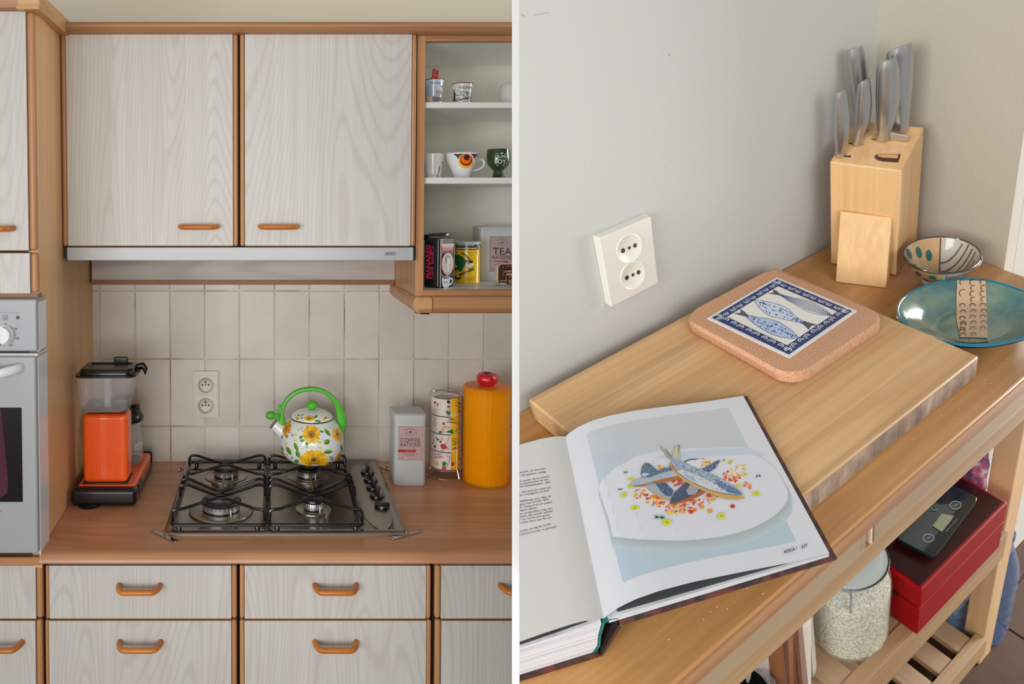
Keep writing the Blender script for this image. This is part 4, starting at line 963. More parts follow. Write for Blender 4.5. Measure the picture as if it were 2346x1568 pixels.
    if i == 3:
        wr('IL MIO', 632, 1098, 3.6, w_=14, rot=0.03); wr('PREMIO', 632, 1140, 4.4, c_=RD, w_=20, rot=-0.1)
        a, b = q(654, 1202); pr.poly([(a+(6.2 if k % 2 == 0 else 3.2)*math.cos(k*math.pi/9), b+(6.2 if k % 2 == 0 else 3.2)*math.sin(k*math.pi/9)) for k in range(18)], (216, 190, 50))
        blob([(716, 1192), (742, 1175), (770, 1190), (764, 1232), (722, 1232)], GR); blob([(722, 1236), (764, 1236), (772, 1278), (714, 1278)], RD); ln([(768, 1200), (790, 1215), (782, 1235)], 1.0); ln([(765, 1104), (790, 1115), (812, 1108), (808, 1150), (800, 1190)], 0.8, (120, 60, 40))
        blob([(832, 1185), (862, 1180), (868, 1220), (840, 1240), (830, 1225)], RD); ln([(832, 1090), (838, 1180)], 0.8); heart(928, 1140, 2)
        a, b = q(838, 1270); pr.arc(a, b, 1.8, 1.8, 0, 6.28, 0.8, BK)
    pr.build('drawing', t)

# orange fluted canister with tomato lid
YcN = Yat(1121, ZC+0.001); rO = 0.0
xo0, xo1 = P(1062, 1000, YcN).x, P(1166.5, 1000, YcN).x
rO = (xo1-xo0)/2*1.03; oy = YcN+rO; ox = P(1114.3, 1000, oy).x
can = thing('pasta_canister', 'tall fluted translucent orange canister', 'canister', (ox, oy, ZC))
zO = P(1114, 885, oy).z
def M_orange():
    m = bpy.data.materials.new('translucent_orange_plastic'); m.use_nodes = True; nt = m.node_tree; b = nt.nodes['Principled BSDF']; N = nt.nodes.new
    b.inputs['Base Color'].default_value = (*lin((255, 194, 12)), 1); b.inputs['Roughness'].default_value = 0.18
    tr = N('ShaderNodeBsdfTranslucent'); tr.inputs[0].default_value = (*lin((255, 196, 12)), 1)
    tp = N('ShaderNodeBsdfTransparent'); tp.inputs[0].default_value = (*lin((255, 205, 40)), 1)
    m1 = N('ShaderNodeMixShader'); m1.inputs[0].default_value = 0.15; m2 = N('ShaderNodeMixShader'); m2.inputs[0].default_value = 0.5
    L = nt.links.new; L(b.outputs[0], m1.inputs[1]); L(tr.outputs[0], m1.inputs[2]); L(m1.outputs[0], m2.inputs[1]); L(tp.outputs[0], m2.inputs[2]); L(m2.outputs[0], nt.nodes['Material Output'].inputs[0])
    return m
MO = M_orange()
fl = lambda t, r, h: 1+0.014*abs(math.sin(t*16)) if r > rO*0.9 else 1
G().lathe([(0, ZC+0.0006), (rO*0.97, ZC+0.0006), (rO*0.985, ZC+0.002), (rO*0.985, zO-0.0005)], (ox, oy, 0), 192, fr=fl).build('body', MO, can, fix=True)
G().lathe([(0, ZC+0.006), (rO*0.93, ZC+0.006), (rO*0.93, zO-0.0145), (0, zO-0.0145)], (ox, oy, 0), 64).build('bright_liner', mat((255, 206, 40), 0.5), can)  # liner added inside so the translucent body looks brighter
cl_ = G().lathe([(0, zO-0.014), (rO*0.95, zO-0.014), (rO*0.955, zO-0.001), (rO*0.985, zO+0.0005), (rO*0.96, zO+0.002), (0, zO+0.002)], (ox, oy, 0), 64).build('lid', mat((240, 138, 40), 0.4), can)
g = G(); zt0 = zO+0.002
lobes = lambda t, r, h: 1+0.05*math.cos(5*t+0.6)*(1 if h > zt0+0.018 else 0.5)
g.lathe([(0, zt0), (0.017, zt0), (0.024, zt0+0.006), (0.0285, zt0+0.015), (0.0285, zt0+0.024), (0.023, zt0+0.0315), (0.012, zt0+0.034), (0.004, zt0+0.031), (0, zt0+0.03)], (ox, oy, 0), 48, fr=lobes)
tom = g.build('tomato_knob', mat((206, 22, 40), 0.3), cl_)
g = G()
for i in range(5):
    a = 2*math.pi*i/5+0.5; g.tube([(ox, oy, zt0+0.033), (ox+0.006*math.cos(a), oy+0.006*math.sin(a), zt0+0.036), (ox+0.012*math.cos(a), oy+0.012*math.sin(a), zt0+0.0345)], [0.0014, 0.0012, 0.0004], 6)
g.build('calyx', mat((100, 30, 34), 0.3), tom)
# ================================================================ THINGS ON THE OPEN SHELVES
M_por = mat((232, 234, 234), 0.15, coat=0.4, name='white_porcelain')
def cup(name, label, cat, u0, u1, ub0, ub1, vt, z0, Yc, mats=M_por, rimcol=None, wall=0.003, R=None):
    cx_ = P((u0+u1)/2, vt, Yc).x; rt_ = (P(u1, vt, Yc).x-P(u0, vt, Yc).x)/2*1.005; rb_ = (P(ub1, vt, Yc).x-P(ub0, vt, Yc).x)/2
    zt_ = P((u0+u1)/2, vt+2, Yc).z; h = zt_-z0
    t = thing(name, label, cat, (cx_, Yc, z0))
    prf = R or [(0, rb_), (1, rt_)]
    Rf = interp([(z0+a*h, r) for a, r in prf])
    out = [(0, z0), (Rf(z0)-0.002, z0)]+[(Rf(z0+h*k/14), z0+h*k/14+(0.0015 if k == 0 else 0)) for k in range(15)]
    inn = [(rt_-wall*0.5, zt_+0.0012), (rt_-wall, zt_)]+[(max(Rf(z0+h*k/14)-wall, 0.002), z0+h*k/14+0.003) for k in (12, 8, 4, 1)]+[(0, z0+0.006)]
    G().lathe(out+inn, (cx_, Yc, 0), 40).build('body', mats, t)
    if rimcol: G().tube([(cx_+rt_*math.cos(2*math.pi*i/32)*0.985, Yc+rt_*math.sin(2*math.pi*i/32)*0.985, zt_+0.0004) for i in range(32)], 0.0012, 6, True).build('rim', mat(rimcol, 0.25), t)
    return t, lathe_m(cx_, Yc, Rf), cx_, zt_
q = lambda x, y: (960+x/10.4545, 150+y/10.4533)
BK = (30, 28, 30)
t, m, cx_, zt_ = cup('souvenir_shot_cup', 'pale blue souvenir cup reading Verona in script, with red sticks in it, upper shelf', 'cup', 971, 1017, 974, 1011, 183, Z1+0.0002, 1.935, mat((206, 218, 236), 0.15, coat=0.4), (190, 60, 60))
pr = Print(m, base=0.0002, step=0.00006)
pr.quad([q(180, 470), q(300, 440), q(310, 690), q(150, 710)], (176, 196, 220), 4, 4); pr.text('Verona', *q(245, 440), 5.6, (50, 52, 84), width=25, shear=0.25)
pr.quad([q(160, 720), q(285, 700), q(290, 870), q(180, 870)], (222, 198, 168), 3, 2)
for a, b, c_, d, k in ((310, 730, 560, 800, (176, 168, 170)), (330, 800, 545, 870, (150, 150, 160)), (400, 590, 580, 660, (198, 186, 190)), (430, 560, 570, 720, (206, 196, 200))): pr.quad([q(a, b), q(c_, b-20), q(c_-8, d-10), q(a, d)], k, 4, 1)
for i in range(5): x = 330+i*45; pr.quad([q(x, 760), q(x+20, 755), q(x+14, 850), q(x-4, 860)], (56, 60, 74))
for i in range(4): x = 410+i*42; pr.quad([q(x, 600), q(x+12, 590), q(x+6, 690), q(x-8, 700)], (120, 104, 116))
pr.poly([q(520, 480), q(585, 490), q(570, 540), q(530, 530)], (210, 140, 90)); pr.quad([q(178, 715), q(290, 695), q(290, 712), q(180, 730)], (180, 90, 70)); pr.poly([q(118, 590), q(136, 600), q(136, 640), q(118, 640)], (170, 30, 30))
pr.build('city_view', t)
tx_, ty_ = cx_, 1.935
for i, (lab, ub, vb, ut, vt) in enumerate((('left of the two red lolly sticks in the blue souvenir cup', 991.5, 186, 994.5, 160.5), ('right of the two red lolly sticks in the blue souvenir cup', 999.5, 186, 1001.8, 163.5))):
    Y = 1.925+0.006*i; a, b = P(ub, vb, Y), P(ut, vt, Y); d = (b-a).normalized(); a = a-d*0.045
    g = G(); n = 9; w_ = 0.0036; s = Vector((d.z, 0, -d.x))
    pts = [a-s*w_, a+s*w_, b+s*w_]+[b+s*w_*math.cos(math.pi*k/n)+d*w_*math.sin(math.pi*k/n) for k in range(1, n)]+[b-s*w_]
    g.prism(pts, (0, 0.0018, 0)); o_ = g.build('red_stick', mat((196, 22, 34), 0.35), None, label=lab, category='stick', group='red sticks in the souvenir cup')
    pr = Print(plane_m(Y)); e_ = b-d*0.0115
    pr.m = lambda u, v, off, e_=e_, Y=Y: Vector((e_.x+u, Y-off, e_.z+v)); pr.ell(0, 0, 0.0019, 0.0019, (235, 190, 170)); pr.ell(0, 0, 0.0009, 0.0009, (150, 20, 30)); pr.build('emblem', o_)
t, m, cx_, zt_ = cup('souvenir_shot_cup', 'white and black souvenir cup reading VERONA, upper shelf', 'cup', 1035.5, 1083.5, 1039.5, 1079.5, 192, Z1+0.0002, 1.945, mat((206, 206, 202), 0.15, coat=0.4), (150, 44, 38))
pr = Print(m, base=0.0002, step=0.00006)
pr.text('VERONA', *q(945, 565), 6.2, (20, 20, 20), width=30, rot=-0.03, bold=0.012); pr.text('Piazza Pietra', *q(905, 622), 2.2, (60, 60, 60), width=17)
random.seed(11)
pr.poly([q(835, 600), q(845, 560), q(858, 640), q(870, 700), q(860, 860), q(828, 860)], (24, 24, 24))
pr.line([q(870, 665), q(1000, 650), q(1130, 660), q(1180, 650), q(1205, 680)], 2.2, (24, 24, 24)); pr.line([q(870, 690), q(1000, 676), q(1090, 690)], 1.2, (40, 40, 40))
for k in range(4): a, b = q(890+k*55, 735); pr.arc(a, b, 2.5, 3.2, math.pi, 2*math.pi, 1.1, (26, 26, 26), n=6)
pr.line([q(850, 770), q(960, 775), q(1080, 740), q(1140, 760)], 0.8, (40, 40, 40)); pr.line([q(830, 815), q(930, 825), q(1050, 800), q(1170, 780)], 2.6, (26, 26, 26))
for k in range(46):
    x, y = random.uniform(840, 1240), random.uniform(790, 860) if k < 26 else random.uniform(690, 800)
    if k >= 26: x = random.uniform(1120, 1250)
    a, b = q(x, y); pr.ell(a, b, random.uniform(0.5, 1.5), random.uniform(0.4, 1.1), (30, 30, 30), 7, up=False)
for k in range(14): a, b = q(random.uniform(880, 1200), random.uniform(800, 858)); pr.ell(a, b, 0.7, 0.6, (190, 190, 186), 7)
for k in range(9): a, b = q(random.uniform(1000, 1150), 635+random.uniform(-8, 8)); pr.ell(a, b, 0.7, 0.8, (24, 24, 24), 7, up=False)
pr.build('city_drawing', t)
# upturned white cup at the right
t = thing('upturned_cup', 'plain white cup upside down, cut by the divider, upper shelf', 'cup', (P(1172, 200, 1.95).x, 1.95, Z1+0.0002))
cx_ = P(1172, 200, 1.95).x; h = P(1172, 192, 1.95).z-Z1
G().lathe([(0.031, 0), (0.0325, 0.001), (0.0322, 0.012), (0.029, h*0.78), (0.026, h*0.93), (0.021, h), (0, h), (0, h-0.003), (0.024, h*0.88), (0.0295, 0.012), (0.0295, 0)], (cx_, 1.95, Z1+0.0002), 36).build('body', mat((206, 208, 200), 0.35), t)

q = lambda x, y: (960+x/10.664, 330+y/10.66)
t, m, cx_, zt_ = cup('espresso_cup', 'plain white tapering cup with black lettering near its right edge, lower shelf', 'cup', 968, 1016.5, 972.5, 1007, 352, Z2+0.0002, 1.935)
pr = Print(m, base=0.0002, step=0.00006)
pr.line([q(430, 800), q(470, 700), q(505, 560)], 0.9, (20, 20, 22)); pr.line([q(425, 795), q(490, 798)], 1.2, (20, 20, 22)); pr.line([q(448, 770), q(475, 790)], 1.0, (20, 20, 22)); pr.line([q(465, 692), q(505, 692)], 1.4, (20, 20, 22)); pr.line([q(478, 650), q(498, 650), q(512, 560)], 1.0, (20, 20, 22)); pr.line([q(482, 630), q(505, 500)], 0.5, (90, 90, 92))
pr.poly([q(548, 430), q(570, 430), q(566, 480), q(546, 476)], (170, 30, 36)); pr.line([q(470, 705), q(462, 790)], 0.6, (30, 30, 30)); pr.build('lettering', t)
t, m, cx_, zt_ = cup('patterned_coffee_cup', 'white coffee cup with orange and brown circles, lower shelf', 'cup', 1020.5, 1097.5, 1041.5, 1076.5, 350.5, Z2+0.0002, 1.945, R=[(0, 0.0205), (0.12, 0.022), (0.3, 0.0262), (0.5, 0.0325), (0.7, 0.0385), (0.85, 0.0415), (0.95, 0.0432), (1, 0.0438)])
pr = Print(m, base=0.0003, step=0.00008); K1, K2, K3, K4 = (250, 200, 60), (178, 44, 22), (246, 120, 24), (70, 26, 24)
pr.strips([q(828, 245), q(870, 243), q(1080, 236), q(1060, 262), q(1000, 300), q(955, 372), q(935, 330), q(890, 280)], K4, 3); pr.strips([q(1255, 240), q(1425, 248), q(1395, 300), q(1350, 365), q(1335, 320), q(1310, 285)], K4, 3)
for (x, y, r, c_) in ((1140, 415, 178, K1), (1150, 388, 150, K2), (1150, 365, 118, K3), (1163, 325, 74, (120, 40, 30)), (1163, 332, 62, (66, 34, 50))):
    a, b = q(x, y); pr.disc(a, b, r/10.664, r/10.66, c_, 32, 6, rough=0.2)
pr.build('circle_pattern', t)
hp = [(1395, 440), (1430, 400), (1490, 380), (1555, 395), (1590, 450), (1580, 520), (1530, 580), (1450, 625), (1380, 645), (1300, 655)]
hq = cr([P(*q(x, y), 1.945) for x, y in hp], 4); G().tube(hq, [(0.0028, 0.0045)]*len(hq), 12, flat=(0, 1, 0)).build('handle', M_por, t)
t, m, cx_, zt_ = cup('green_goblet_eggcup', 'dark green goblet egg cup reading STUPID BOY, lower shelf', 'egg cup', 1117, 1167, 1120, 1162, 341.5, Z2+0.0002, 1.935, mat((38, 62, 28), 0.18, coat=0.5), R=[(0, 0.0235), (0.03, 0.0235), (0.07, 0.017), (0.13, 0.0125), (0.22, 0.0112), (0.30, 0.0125), (0.36, 0.018), (0.45, 0.0248), (0.55, 0.0285), (0.68, 0.0302), (0.8, 0.0298), (0.93, 0.0288), (1, 0.0283)])
pr = Print(m, base=0.0003, step=0.00006); WH = (222, 226, 216)
pr.text('STUPID', *q(1853, 345), 6.2, WH, width=28.2); pr.text('BOY.', *q(1855, 478), 9.6, WH, width=27.5, bold=0.01)
a, b = q(2022, 228); pr.poly([(a+3.2*math.sin(i*math.pi/5)*(1 if i % 2 == 0 else 0.5), b-3.2*math.cos(i*math.pi/5)*(1 if i % 2 == 0 else 0.5)) for i in range(10)], WH)
pr.line([q(1868, 245), q(1955, 240)], 0.8, WH); pr.line([q(2070, 240), q(2150, 245)], 0.8, WH); pr.poly([q(1885, 500), q(2095, 495), q(2080, 515), q(2090, 535), q(1895, 538), q(1905, 520)], (150, 160, 146)); pr.build('lettering', t)

# lower compartment: coffee pack
q = lambda x, y: (960+x/7.127, 500+y/7.127)
ya = Yat(661, Z3); A = P(1004.5, 661, ya); d1 = Vector((-0.70, 0.714, 0)); d2 = Vector((0.74, 0.672, 0))
def along(A, d, u, v):  # distance along d from A reaching pixel column u
    lo, hi = 0.0, 0.2
    for _ in range(40):
        mid = (lo+hi)/2; p = A+d*mid; uu = PX+F*p.x/(p.y*math.cos(TH)-(p.z-CZ)*math.sin(TH))
        if (uu-u)*(1 if d.x > 0 else -1) > 0: hi = mid
        else: lo = mid
    return lo
l1, l2 = along(A, d1, 970.5, 655), along(A, d2, 1040.5, 655)
hz = P(1004, 546, ya).z-Z3
pack = thing('coffee_pack', 'black foil coffee pack with red lettering, bottom compartment of the open shelves', 'coffee pack', (A.x, A.y+0.03, Z3))
M_foil = mat((30, 29, 33), 0.28, 0.1, coat=0.4, bump=(38, 0.5), name='crinkled_black_foil')
A0 = Vector((A.x, A.y, Z3+0.0003)); B1 = A0+d1*l1; B2 = A0+d2*l2; B3 = B1+d2*l2
up = Vector((0, 0, hz)); ins = lambda p, k: p+((A0+B3)/2-p)*k
g = G(); g.hexa([A0, B2, B3, B1, A0+up, B2+up, B3+up, B1+up]); g.build('bag', M_foil, pack, bevel=0.004, seg=3)
T0, T1, T2, T3 = A0+up, B1+up, B2+up, B3+up
tf = Vector((0, 0, 0.012)); r_ = [T1+(T0-T1)*0.15+tf*0.4-Vector((0.004, 0, 0)), T1+(T0-T1)*0.75+tf, T3+(T2-T3)*0.1+tf*1.1, T3+(T2-T3)*0.6+tf*1.1]
g = G(); c0 = T0+(T2-T0)*0.1
g.add([T1+Vector((-0.006, 0, -0.03)), T1+Vector((-0.007, -0.002, -0.008)), T1+Vector((0.0, -0.004, 0.008)), T0+(T1-T0)*0.55+Vector((0, 0, 0.004)), T3+Vector((0.002, 0, 0.012)), T0+(T2-T0)*0.55+Vector((0, 0, 0.013)), T0+(T2-T0)*0.75+Vector((0, 0, 0.003)), T1+Vector((-0.004, 0.006, -0.03)), T1+Vector((-0.005, 0.004, -0.006)), T1+(T3-T1)*0.4+Vector((0, 0, 0.004))],
      [(0, 1, 8, 7), (1, 2, 9, 8), (2, 3, 5, 4), (3, 6, 5), (2, 4, 9)], 0, True)
o_ = g.build('folded_top', M_foil, pack, fix=False)
s_ = o_.modifiers.new('thick', 'SOLIDIFY'); s_.thickness = 0.0015
def m_f1(u, v, off):  # left face in units of (fraction, pixel height)
    p = A0+d1*(l1*u)+Vector((0, 0, hz*v)); return p-d2*(off+0.0005)
def m_f2(u, v, off): p = A0+d2*(l2*u)+Vector((0, 0, hz*v)); return p-d1*(off+0.0005)
pr = Print(m_f1, base=0.0006, step=0.0001)
def vt_(pr, t_, u0, v0, hh, ll, c_, b=0.02): 
    # text running upwards; hh across (fraction), ll up (fraction)
    n0 = len(pr.g.v); pr.n += 1; off = pr.base+pr.step*pr.n; mi = pr.mi(c_, rough=0.3)
    vs, fs, x0, x1 = glyphs(t_, b); pr.g.add([pr.m(u0+(y/0.69)*hh, v0+(x-x0)/(x1-x0)*ll, off) for x, y in vs], fs, mi)
vt_(pr, 'MANARESI', 0.52, 0.18, 0.34, 0.67, (236, 50, 96), 0.03); vt_(pr, "CAFFE' ARABICA", 0.30, 0.18, 0.19, 0.66, (210, 60, 110), 0.0)
for o2 in (): pass
pr.build('side_lettering', pack)
pr = Print(m_f2, base=0.0006, step=0.00012)
def frect(x0, y0, x1, y1, c_): pr.poly([(x0, y0), (x1, y0), (x1, y1), (x0, y1)], c_, rough=0.3)
frect(0.06, 0.02, 0.13, 0.98, (170, 160, 140)); frect(0.93, 0.03, 0.97, 0.9, (120, 112, 104))
frect(0.12, 0.845, 0.92, 0.875, (225, 215, 190)); frect(0.16, 0.74, 0.88, 0.84, (190, 30, 48))
def ft(t_, u0, v0, h_, w_, c_, b=0.0): 
    pr.n += 1; off = pr.base+pr.step*pr.n; mi = pr.mi(c_, rough=0.3); vs, fs, x0, x1 = glyphs(t_, b); pr.g.add([pr.m(u0+(x-x0)/(x1-x0)*w_, v0+y/0.69*h_, off) for x, y in vs], fs, mi)
ft('MANARESI', 0.18, 0.795, 0.05, 0.7, (230, 220, 210), 0.02); ft("CAFFE' ARABICA", 0.2, 0.75, 0.03, 0.66, (230, 214, 200)); ft('FRESCO', 0.17, 0.70, 0.018, 0.2, (200, 196, 186)); ft('AROMA', 0.68, 0.70, 0.018, 0.2, (200, 196, 186))
def fe(cx_, cy_, rx_, ry_, c_, n=24): pr.poly([(cx_+rx_*math.cos(2*math.pi*i/n), cy_+ry_*math.sin(2*math.pi*i/n)) for i in range(n)], c_, rough=0.3)
fe(0.52, 0.475, 0.40, 0.235, (206, 48, 70)); fe(0.52, 0.475, 0.36, 0.215, (196, 194, 182))
fe(0.50, 0.57, 0.15, 0.075, (120, 116, 104)); fe(0.53, 0.53, 0.11, 0.07, (226, 222, 212)); pr.poly([(0.42, 0.5), (0.6, 0.48), (0.6, 0.38), (0.72, 0.31), (0.38, 0.31), (0.46, 0.4)], (216, 212, 202), rough=0.3); fe(0.42, 0.55, 0.06, 0.08, (140, 134, 120))
pr.poly([(0.14, 0.19), (0.66, 0.2), (0.62, 0.04), (0.54, 0.0), (0.28, 0.0), (0.18, 0.05)], (206, 212, 226), rough=0.3); fe(0.40, 0.195, 0.26, 0.03, (222, 226, 236)); fe(0.40, 0.195, 0.2, 0.02, (60, 38, 28)); pr.line([(0.65, 0.17), (0.8, 0.16), (0.84, 0.12), (0.76, 0.07), (0.62, 0.05)], 0.035, (206, 212, 226), rough=0.3)
ft('IGINIO', 0.27, 0.09, 0.025, 0.26, (50, 50, 60)); pr.line([(0.48, 0.33), (0.46, 0.2)], 0.03, (220, 216, 206), rough=0.3); pr.build('front_print', pack)

# yellow tin
yt0 = Yat(650, Z3); R_ = (P(1099, 600, yt0).x-P(1041, 600, yt0).x)/2*1.01; yc = yt0+R_; cx_ = P(1070, 600, yc).x; zt_ = P(1070, 553, yc).z
yt = thing('yellow_coffee_tin', 'yellow and green coffee tin with black cursive name, bottom compartment', 'tin', (cx_, yc, Z3))
G().lathe([(0, Z3+0.0003), (R_, Z3+0.0003), (R_*1.01, Z3+0.0015), (R_*0.995, Z3+0.003), (R_*0.995, zt_-0.007), (0, zt_-0.007)], (cx_, yc, 0), 48).build('body', [mat((236, 190, 14), 0.25, coat=0.4)], yt)
G().lathe([(R_*1.02, zt_-0.0075), (R_*1.03, zt_-0.001), (R_*0.99, zt_), (R_*0.93, zt_-0.0012), (0, zt_-0.0012)], (cx_, yc, 0), 48).build('lid', mat((188, 194, 190), 0.3), yt)
pr = Print(lathe_m(cx_, yc, lambda z: R_*0.995), base=0.0004, step=0.0001)
def qq(x, y): return q(x, y)
def curvedband(ya_, yb_, c_, x0=560, x1=998): pr.quad([q(x0, ya_), q(x1, ya_), q(x1, yb_), q(x0, yb_)], c_, 16, 1, rough=0.25)
curvedband(408, 478, (18, 84, 46)); curvedband(478, 492, (190, 52, 40)); curvedband(492, 504, (236, 230, 216)); curvedband(504, 518, (30, 40, 30))
pr.text('IL GUSTO DI ROMA', *q(592, 456), 3.8, (232, 232, 222), width=43); pr.line([q(600, 556), q(640, 560)], 0.8, BK); pr.text('100% Arabica', *q(780, 568), 2, (190, 140, 20), width=18)
pr.strips([q(x, y) for x, y in ((580, 620), (600, 592), (660, 598), (720, 640), (760, 680), (800, 690), (775, 730), (740, 790), (700, 870), (655, 880), (625, 780), (580, 720))], (14, 92, 52))
pr.line([q(690, 568), q(740, 590), q(790, 635), q(840, 700)], 2.4, (22, 34, 28)); pr.line([q(590, 690), q(650, 715), q(740, 690), q(800, 705), q(840, 720)], 1.8, (16, 40, 36)); pr.poly([q(820, 690), q(880, 700), q(860, 740), q(815, 735)], (22, 34, 28))
a, b = q(828, 770); pr.ell(a, b, 9.5, 4.8, (226, 230, 216), 18, rot=-0.25); a, b = q(825, 790); pr.arc(a, b, 8, 4.5, 0.1, 3.0, 0.8, (40, 44, 40)); pr.line([q(790, 720), q(800, 760)], 1, (40, 44, 40)); pr.line([q(835, 720), q(822, 765)], 1, (40, 44, 40))
a, b = q(640, 905); pr.arc(a, b, 8.5, 12, math.radians(40), math.radians(290), 4, (20, 22, 18), n=14); pr.text('astroni', *q(665, 948), 7.5, (20, 22, 18), width=35, rot=-0.42, bold=0.03)
pr.text('ITALIAN ESPRESSO', *q(735, 985), 1.7, (120, 100, 20), width=25, rot=-0.06); pr.text('COFFEE BLEND', *q(765, 1008), 1.7, (120, 100, 20), width=19)
pr.line([q(940, 440), q(975, 470), q(950, 520), q(965, 580)], 1.0, (226, 214, 200)); pr.line([q(935, 500), q(980, 490)], 1.2, (170, 50, 44)); pr.build('label_print', yt)

# tea tin, cut by the divider
tt = tin('tea_tin', 'large pale grey tin reading TEA RATIONS, at the right end of the bottom compartment', 1099.5, 1203, 516, 645, Yat(644.5, Z3)-0.0, 0.095, Z3+0.0003, lid_px=10)
Yf = Yat(644.5, Z3); pr = Print(plane_m(Yf), base=0.0004)
pr.quad([q(1155, 300), q(1690, 296), q(1690, 868), q(1150, 872)], (130, 112, 110)); pr.quad([q(1162, 306), q(1684, 302), q(1684, 860), q(1157, 865)], (174, 152, 150))
pr.text('TEA', *q(1205, 600), 16.2, tx, width=43); pr.text('RATIONS', *q(1200, 668), 7.8, tx, width=44); pr.quad([q(1148, 700), q(1440, 698), q(1455, 714), q(1436, 732), q(1148, 730)], (170, 30, 50)); pr.text('NAAFI ARMY', *q(1278, 722), 1.9, (230, 190, 190), width=20)
pr.arc(*q(1355, 390), 13, 7, math.pi*1.1, math.pi*1.9, 0.6, (110, 92, 92)); pr.arc(*q(1355, 395), 12, 5.5, math.pi*1.1, math.pi*1.9, 0.3, (130, 110, 110))
a, b = q(1357, 402); pr.poly([(a+3.2*math.sin(i*math.pi/5)*(1 if i % 2 == 0 else 0.45), b-3.2*math.cos(i*math.pi/5)*(1 if i % 2 == 0 else 0.45)) for i in range(10)], tx)
pr.text('WORK    &    CLIMB', *q(1268, 413), 1.8, tx, width=26); pr.text('EST. PROVISIONS', *q(1285, 452), 1.3, (130, 110, 108), width=22); pr.text('BREW UP', *q(1212, 774), 1.6, (110, 92, 92), width=10); pr.text('250g', *q(1192, 836), 2, tx, shear=0.3); pr.build('label_print', tt)
# small brown tin
Yf = Yat(656, Z3); x0, x1, z0, z1 = fb(1139.5, 1215, 603.5, 656, Yf) if False else (P(1139.5, 630, Yf).x, P(1222, 630, Yf).x, Z3+0.0003, P(1160, 604, Yf).z)
st = thing('small_brown_tin', 'small dark brown rounded tin with cream rim, standing before the tea tin', 'tin', ((x0+x1)/2, Yf, z0))
def rr_xz(x0, x1, z0, z1, r, y, n=5):
    o_ = []
    for cx2, cz2, a0 in ((x1-r, z0+r, -90), (x1-r, z1-r, 0), (x0+r, z1-r, 90), (x0+r, z0+r, 180)):
        for i in range(n+1): a = math.radians(a0+90*i/n); o_.append((cx2+r*math.cos(a), y, cz2+r*math.sin(a)))
    return o_
g = G(); loft(g, [rr_xz(x0, x1, z0, z1, 0.012, Yf+0.001), rr_xz(x0, x1, z0, z1, 0.012, Yf+0.022)]); g.build('body', mat((206, 196, 180), 0.3, 0.3), st, bevel=0.0008)
g = G(); loft(g, [rr_xz(x0+0.0025, x1-0.0025, z0+0.0025, z1-0.0025, 0.010, Yf), rr_xz(x0+0.0025, x1-0.0025, z0+0.0025, z1-0.0025, 0.010, Yf+0.002)]); g.build('lid', mat((70, 36, 26), 0.35), st)
pr = Print(plane_m(Yf), base=0.0003); CR = (226, 210, 190)
pr.text('.CASTRONI', *q(1388, 885), 4.0, CR, width=40, bold=0.01); pr.text('ROMA', *q(1432, 798), 3.4, (206, 110, 50), width=19); pr.rect(1159.5, 627, 1195, 631, (196, 150, 130)); pr.line([q(1470, 962), q(1500, 962)], 0.9, CR)
for y in (800, 835, 855): pr.line([q(1300, y), q(1332, y-3)], 0.7, (150, 110, 90))
for x, y in ((1370, 795), (1370, 860), (1372, 935), (1370, 900), (1440, 1012), (1470, 1050)): a, b = q(x, y); pr.ell(a, b, 0.8, 1.3, (190, 160, 140), 7)
pr.line([q(1300, 1030), q(1350, 1022), q(1410, 1026)], 1.1, CR); pr.line([q(1415, 950), q(1415, 1070)], 0.6, CR); pr.poly([q(1300, 1060), q(1360, 1052), q(1440, 1075), q(1440, 1085), q(1330, 1090)], (200, 180, 160)); pr.poly([q(1450, 1010), q(1515, 1000), q(1515, 1080), q(1460, 1080)], (150, 110, 70)); pr.build('lid_print', st)

# white divider post between the two kitchens corners
zp = 1.08; xl_, xr_ = (1173-PX)/F*zp, (1190-PX)/F*zp
fw = Vector((0, math.cos(TH), -math.sin(TH))); upv = Vector((0, math.sin(TH), math.cos(TH))); cam0 = Vector((0, 0, CZ))
g = G(); vs = []
for d_ in (zp, zp+0.05):
    for s_ in (xl_, xr_):
        for h_ in (-0.9, 0.72):
            k = d_/zp if d_ > zp else 1
            vs.append(cam0+fw*d_+Vector((s_*d_/zp, 0, 0))+upv*h_)
g.add(vs, [(0, 1, 3, 2), (4, 6, 7, 5), (0, 4, 5, 1), (2, 3, 7, 6), (0, 2, 6, 4), (1, 5, 7, 3)])
struct(g.build('trim_2', mat((252, 252, 252), 0.8, name='white_divider_paint')))

# ================================================================ SIDE-TABLE CORNER (own frame, mapped by TB)
nrm = Vector((-F, 0, 0))+fw*(1190.3-PX); nrm.normalize(); CLIP = (cam0, nrm)
def RB(g, name, mats, parent=None, **k): g.map = TB; return g.build(name, mats, parent, clip=CLIP, **k)
def rthing(name, label, cat, p, group=None): return thing(name, label, cat, TB(p), group)
def rprint(m, **k):
    pr = Print(m, **k); pr.g.map = TB; return pr
M_rw = mat((194, 194, 190), 0.85, bump=(120, 0.22), name='white_rendered_wall')
TOPZ = 0.56
RB(G().box(-0.9, 0.445, -0.02, 0.0, -0.9, TOPZ), 'wall_left', M_rw, kind='structure')
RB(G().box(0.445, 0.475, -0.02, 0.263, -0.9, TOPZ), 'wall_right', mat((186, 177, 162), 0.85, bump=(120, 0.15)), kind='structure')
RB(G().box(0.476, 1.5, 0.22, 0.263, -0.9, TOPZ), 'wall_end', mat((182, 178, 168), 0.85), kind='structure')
fl_ = RB(G().box(-0.9, 1.6, 0.0, 1.2, -0.94, -0.905), 'floor_2', mat((112, 104, 96), 0.8)); fl_['kind'] = 'structure'; fl_.name = 'floor'
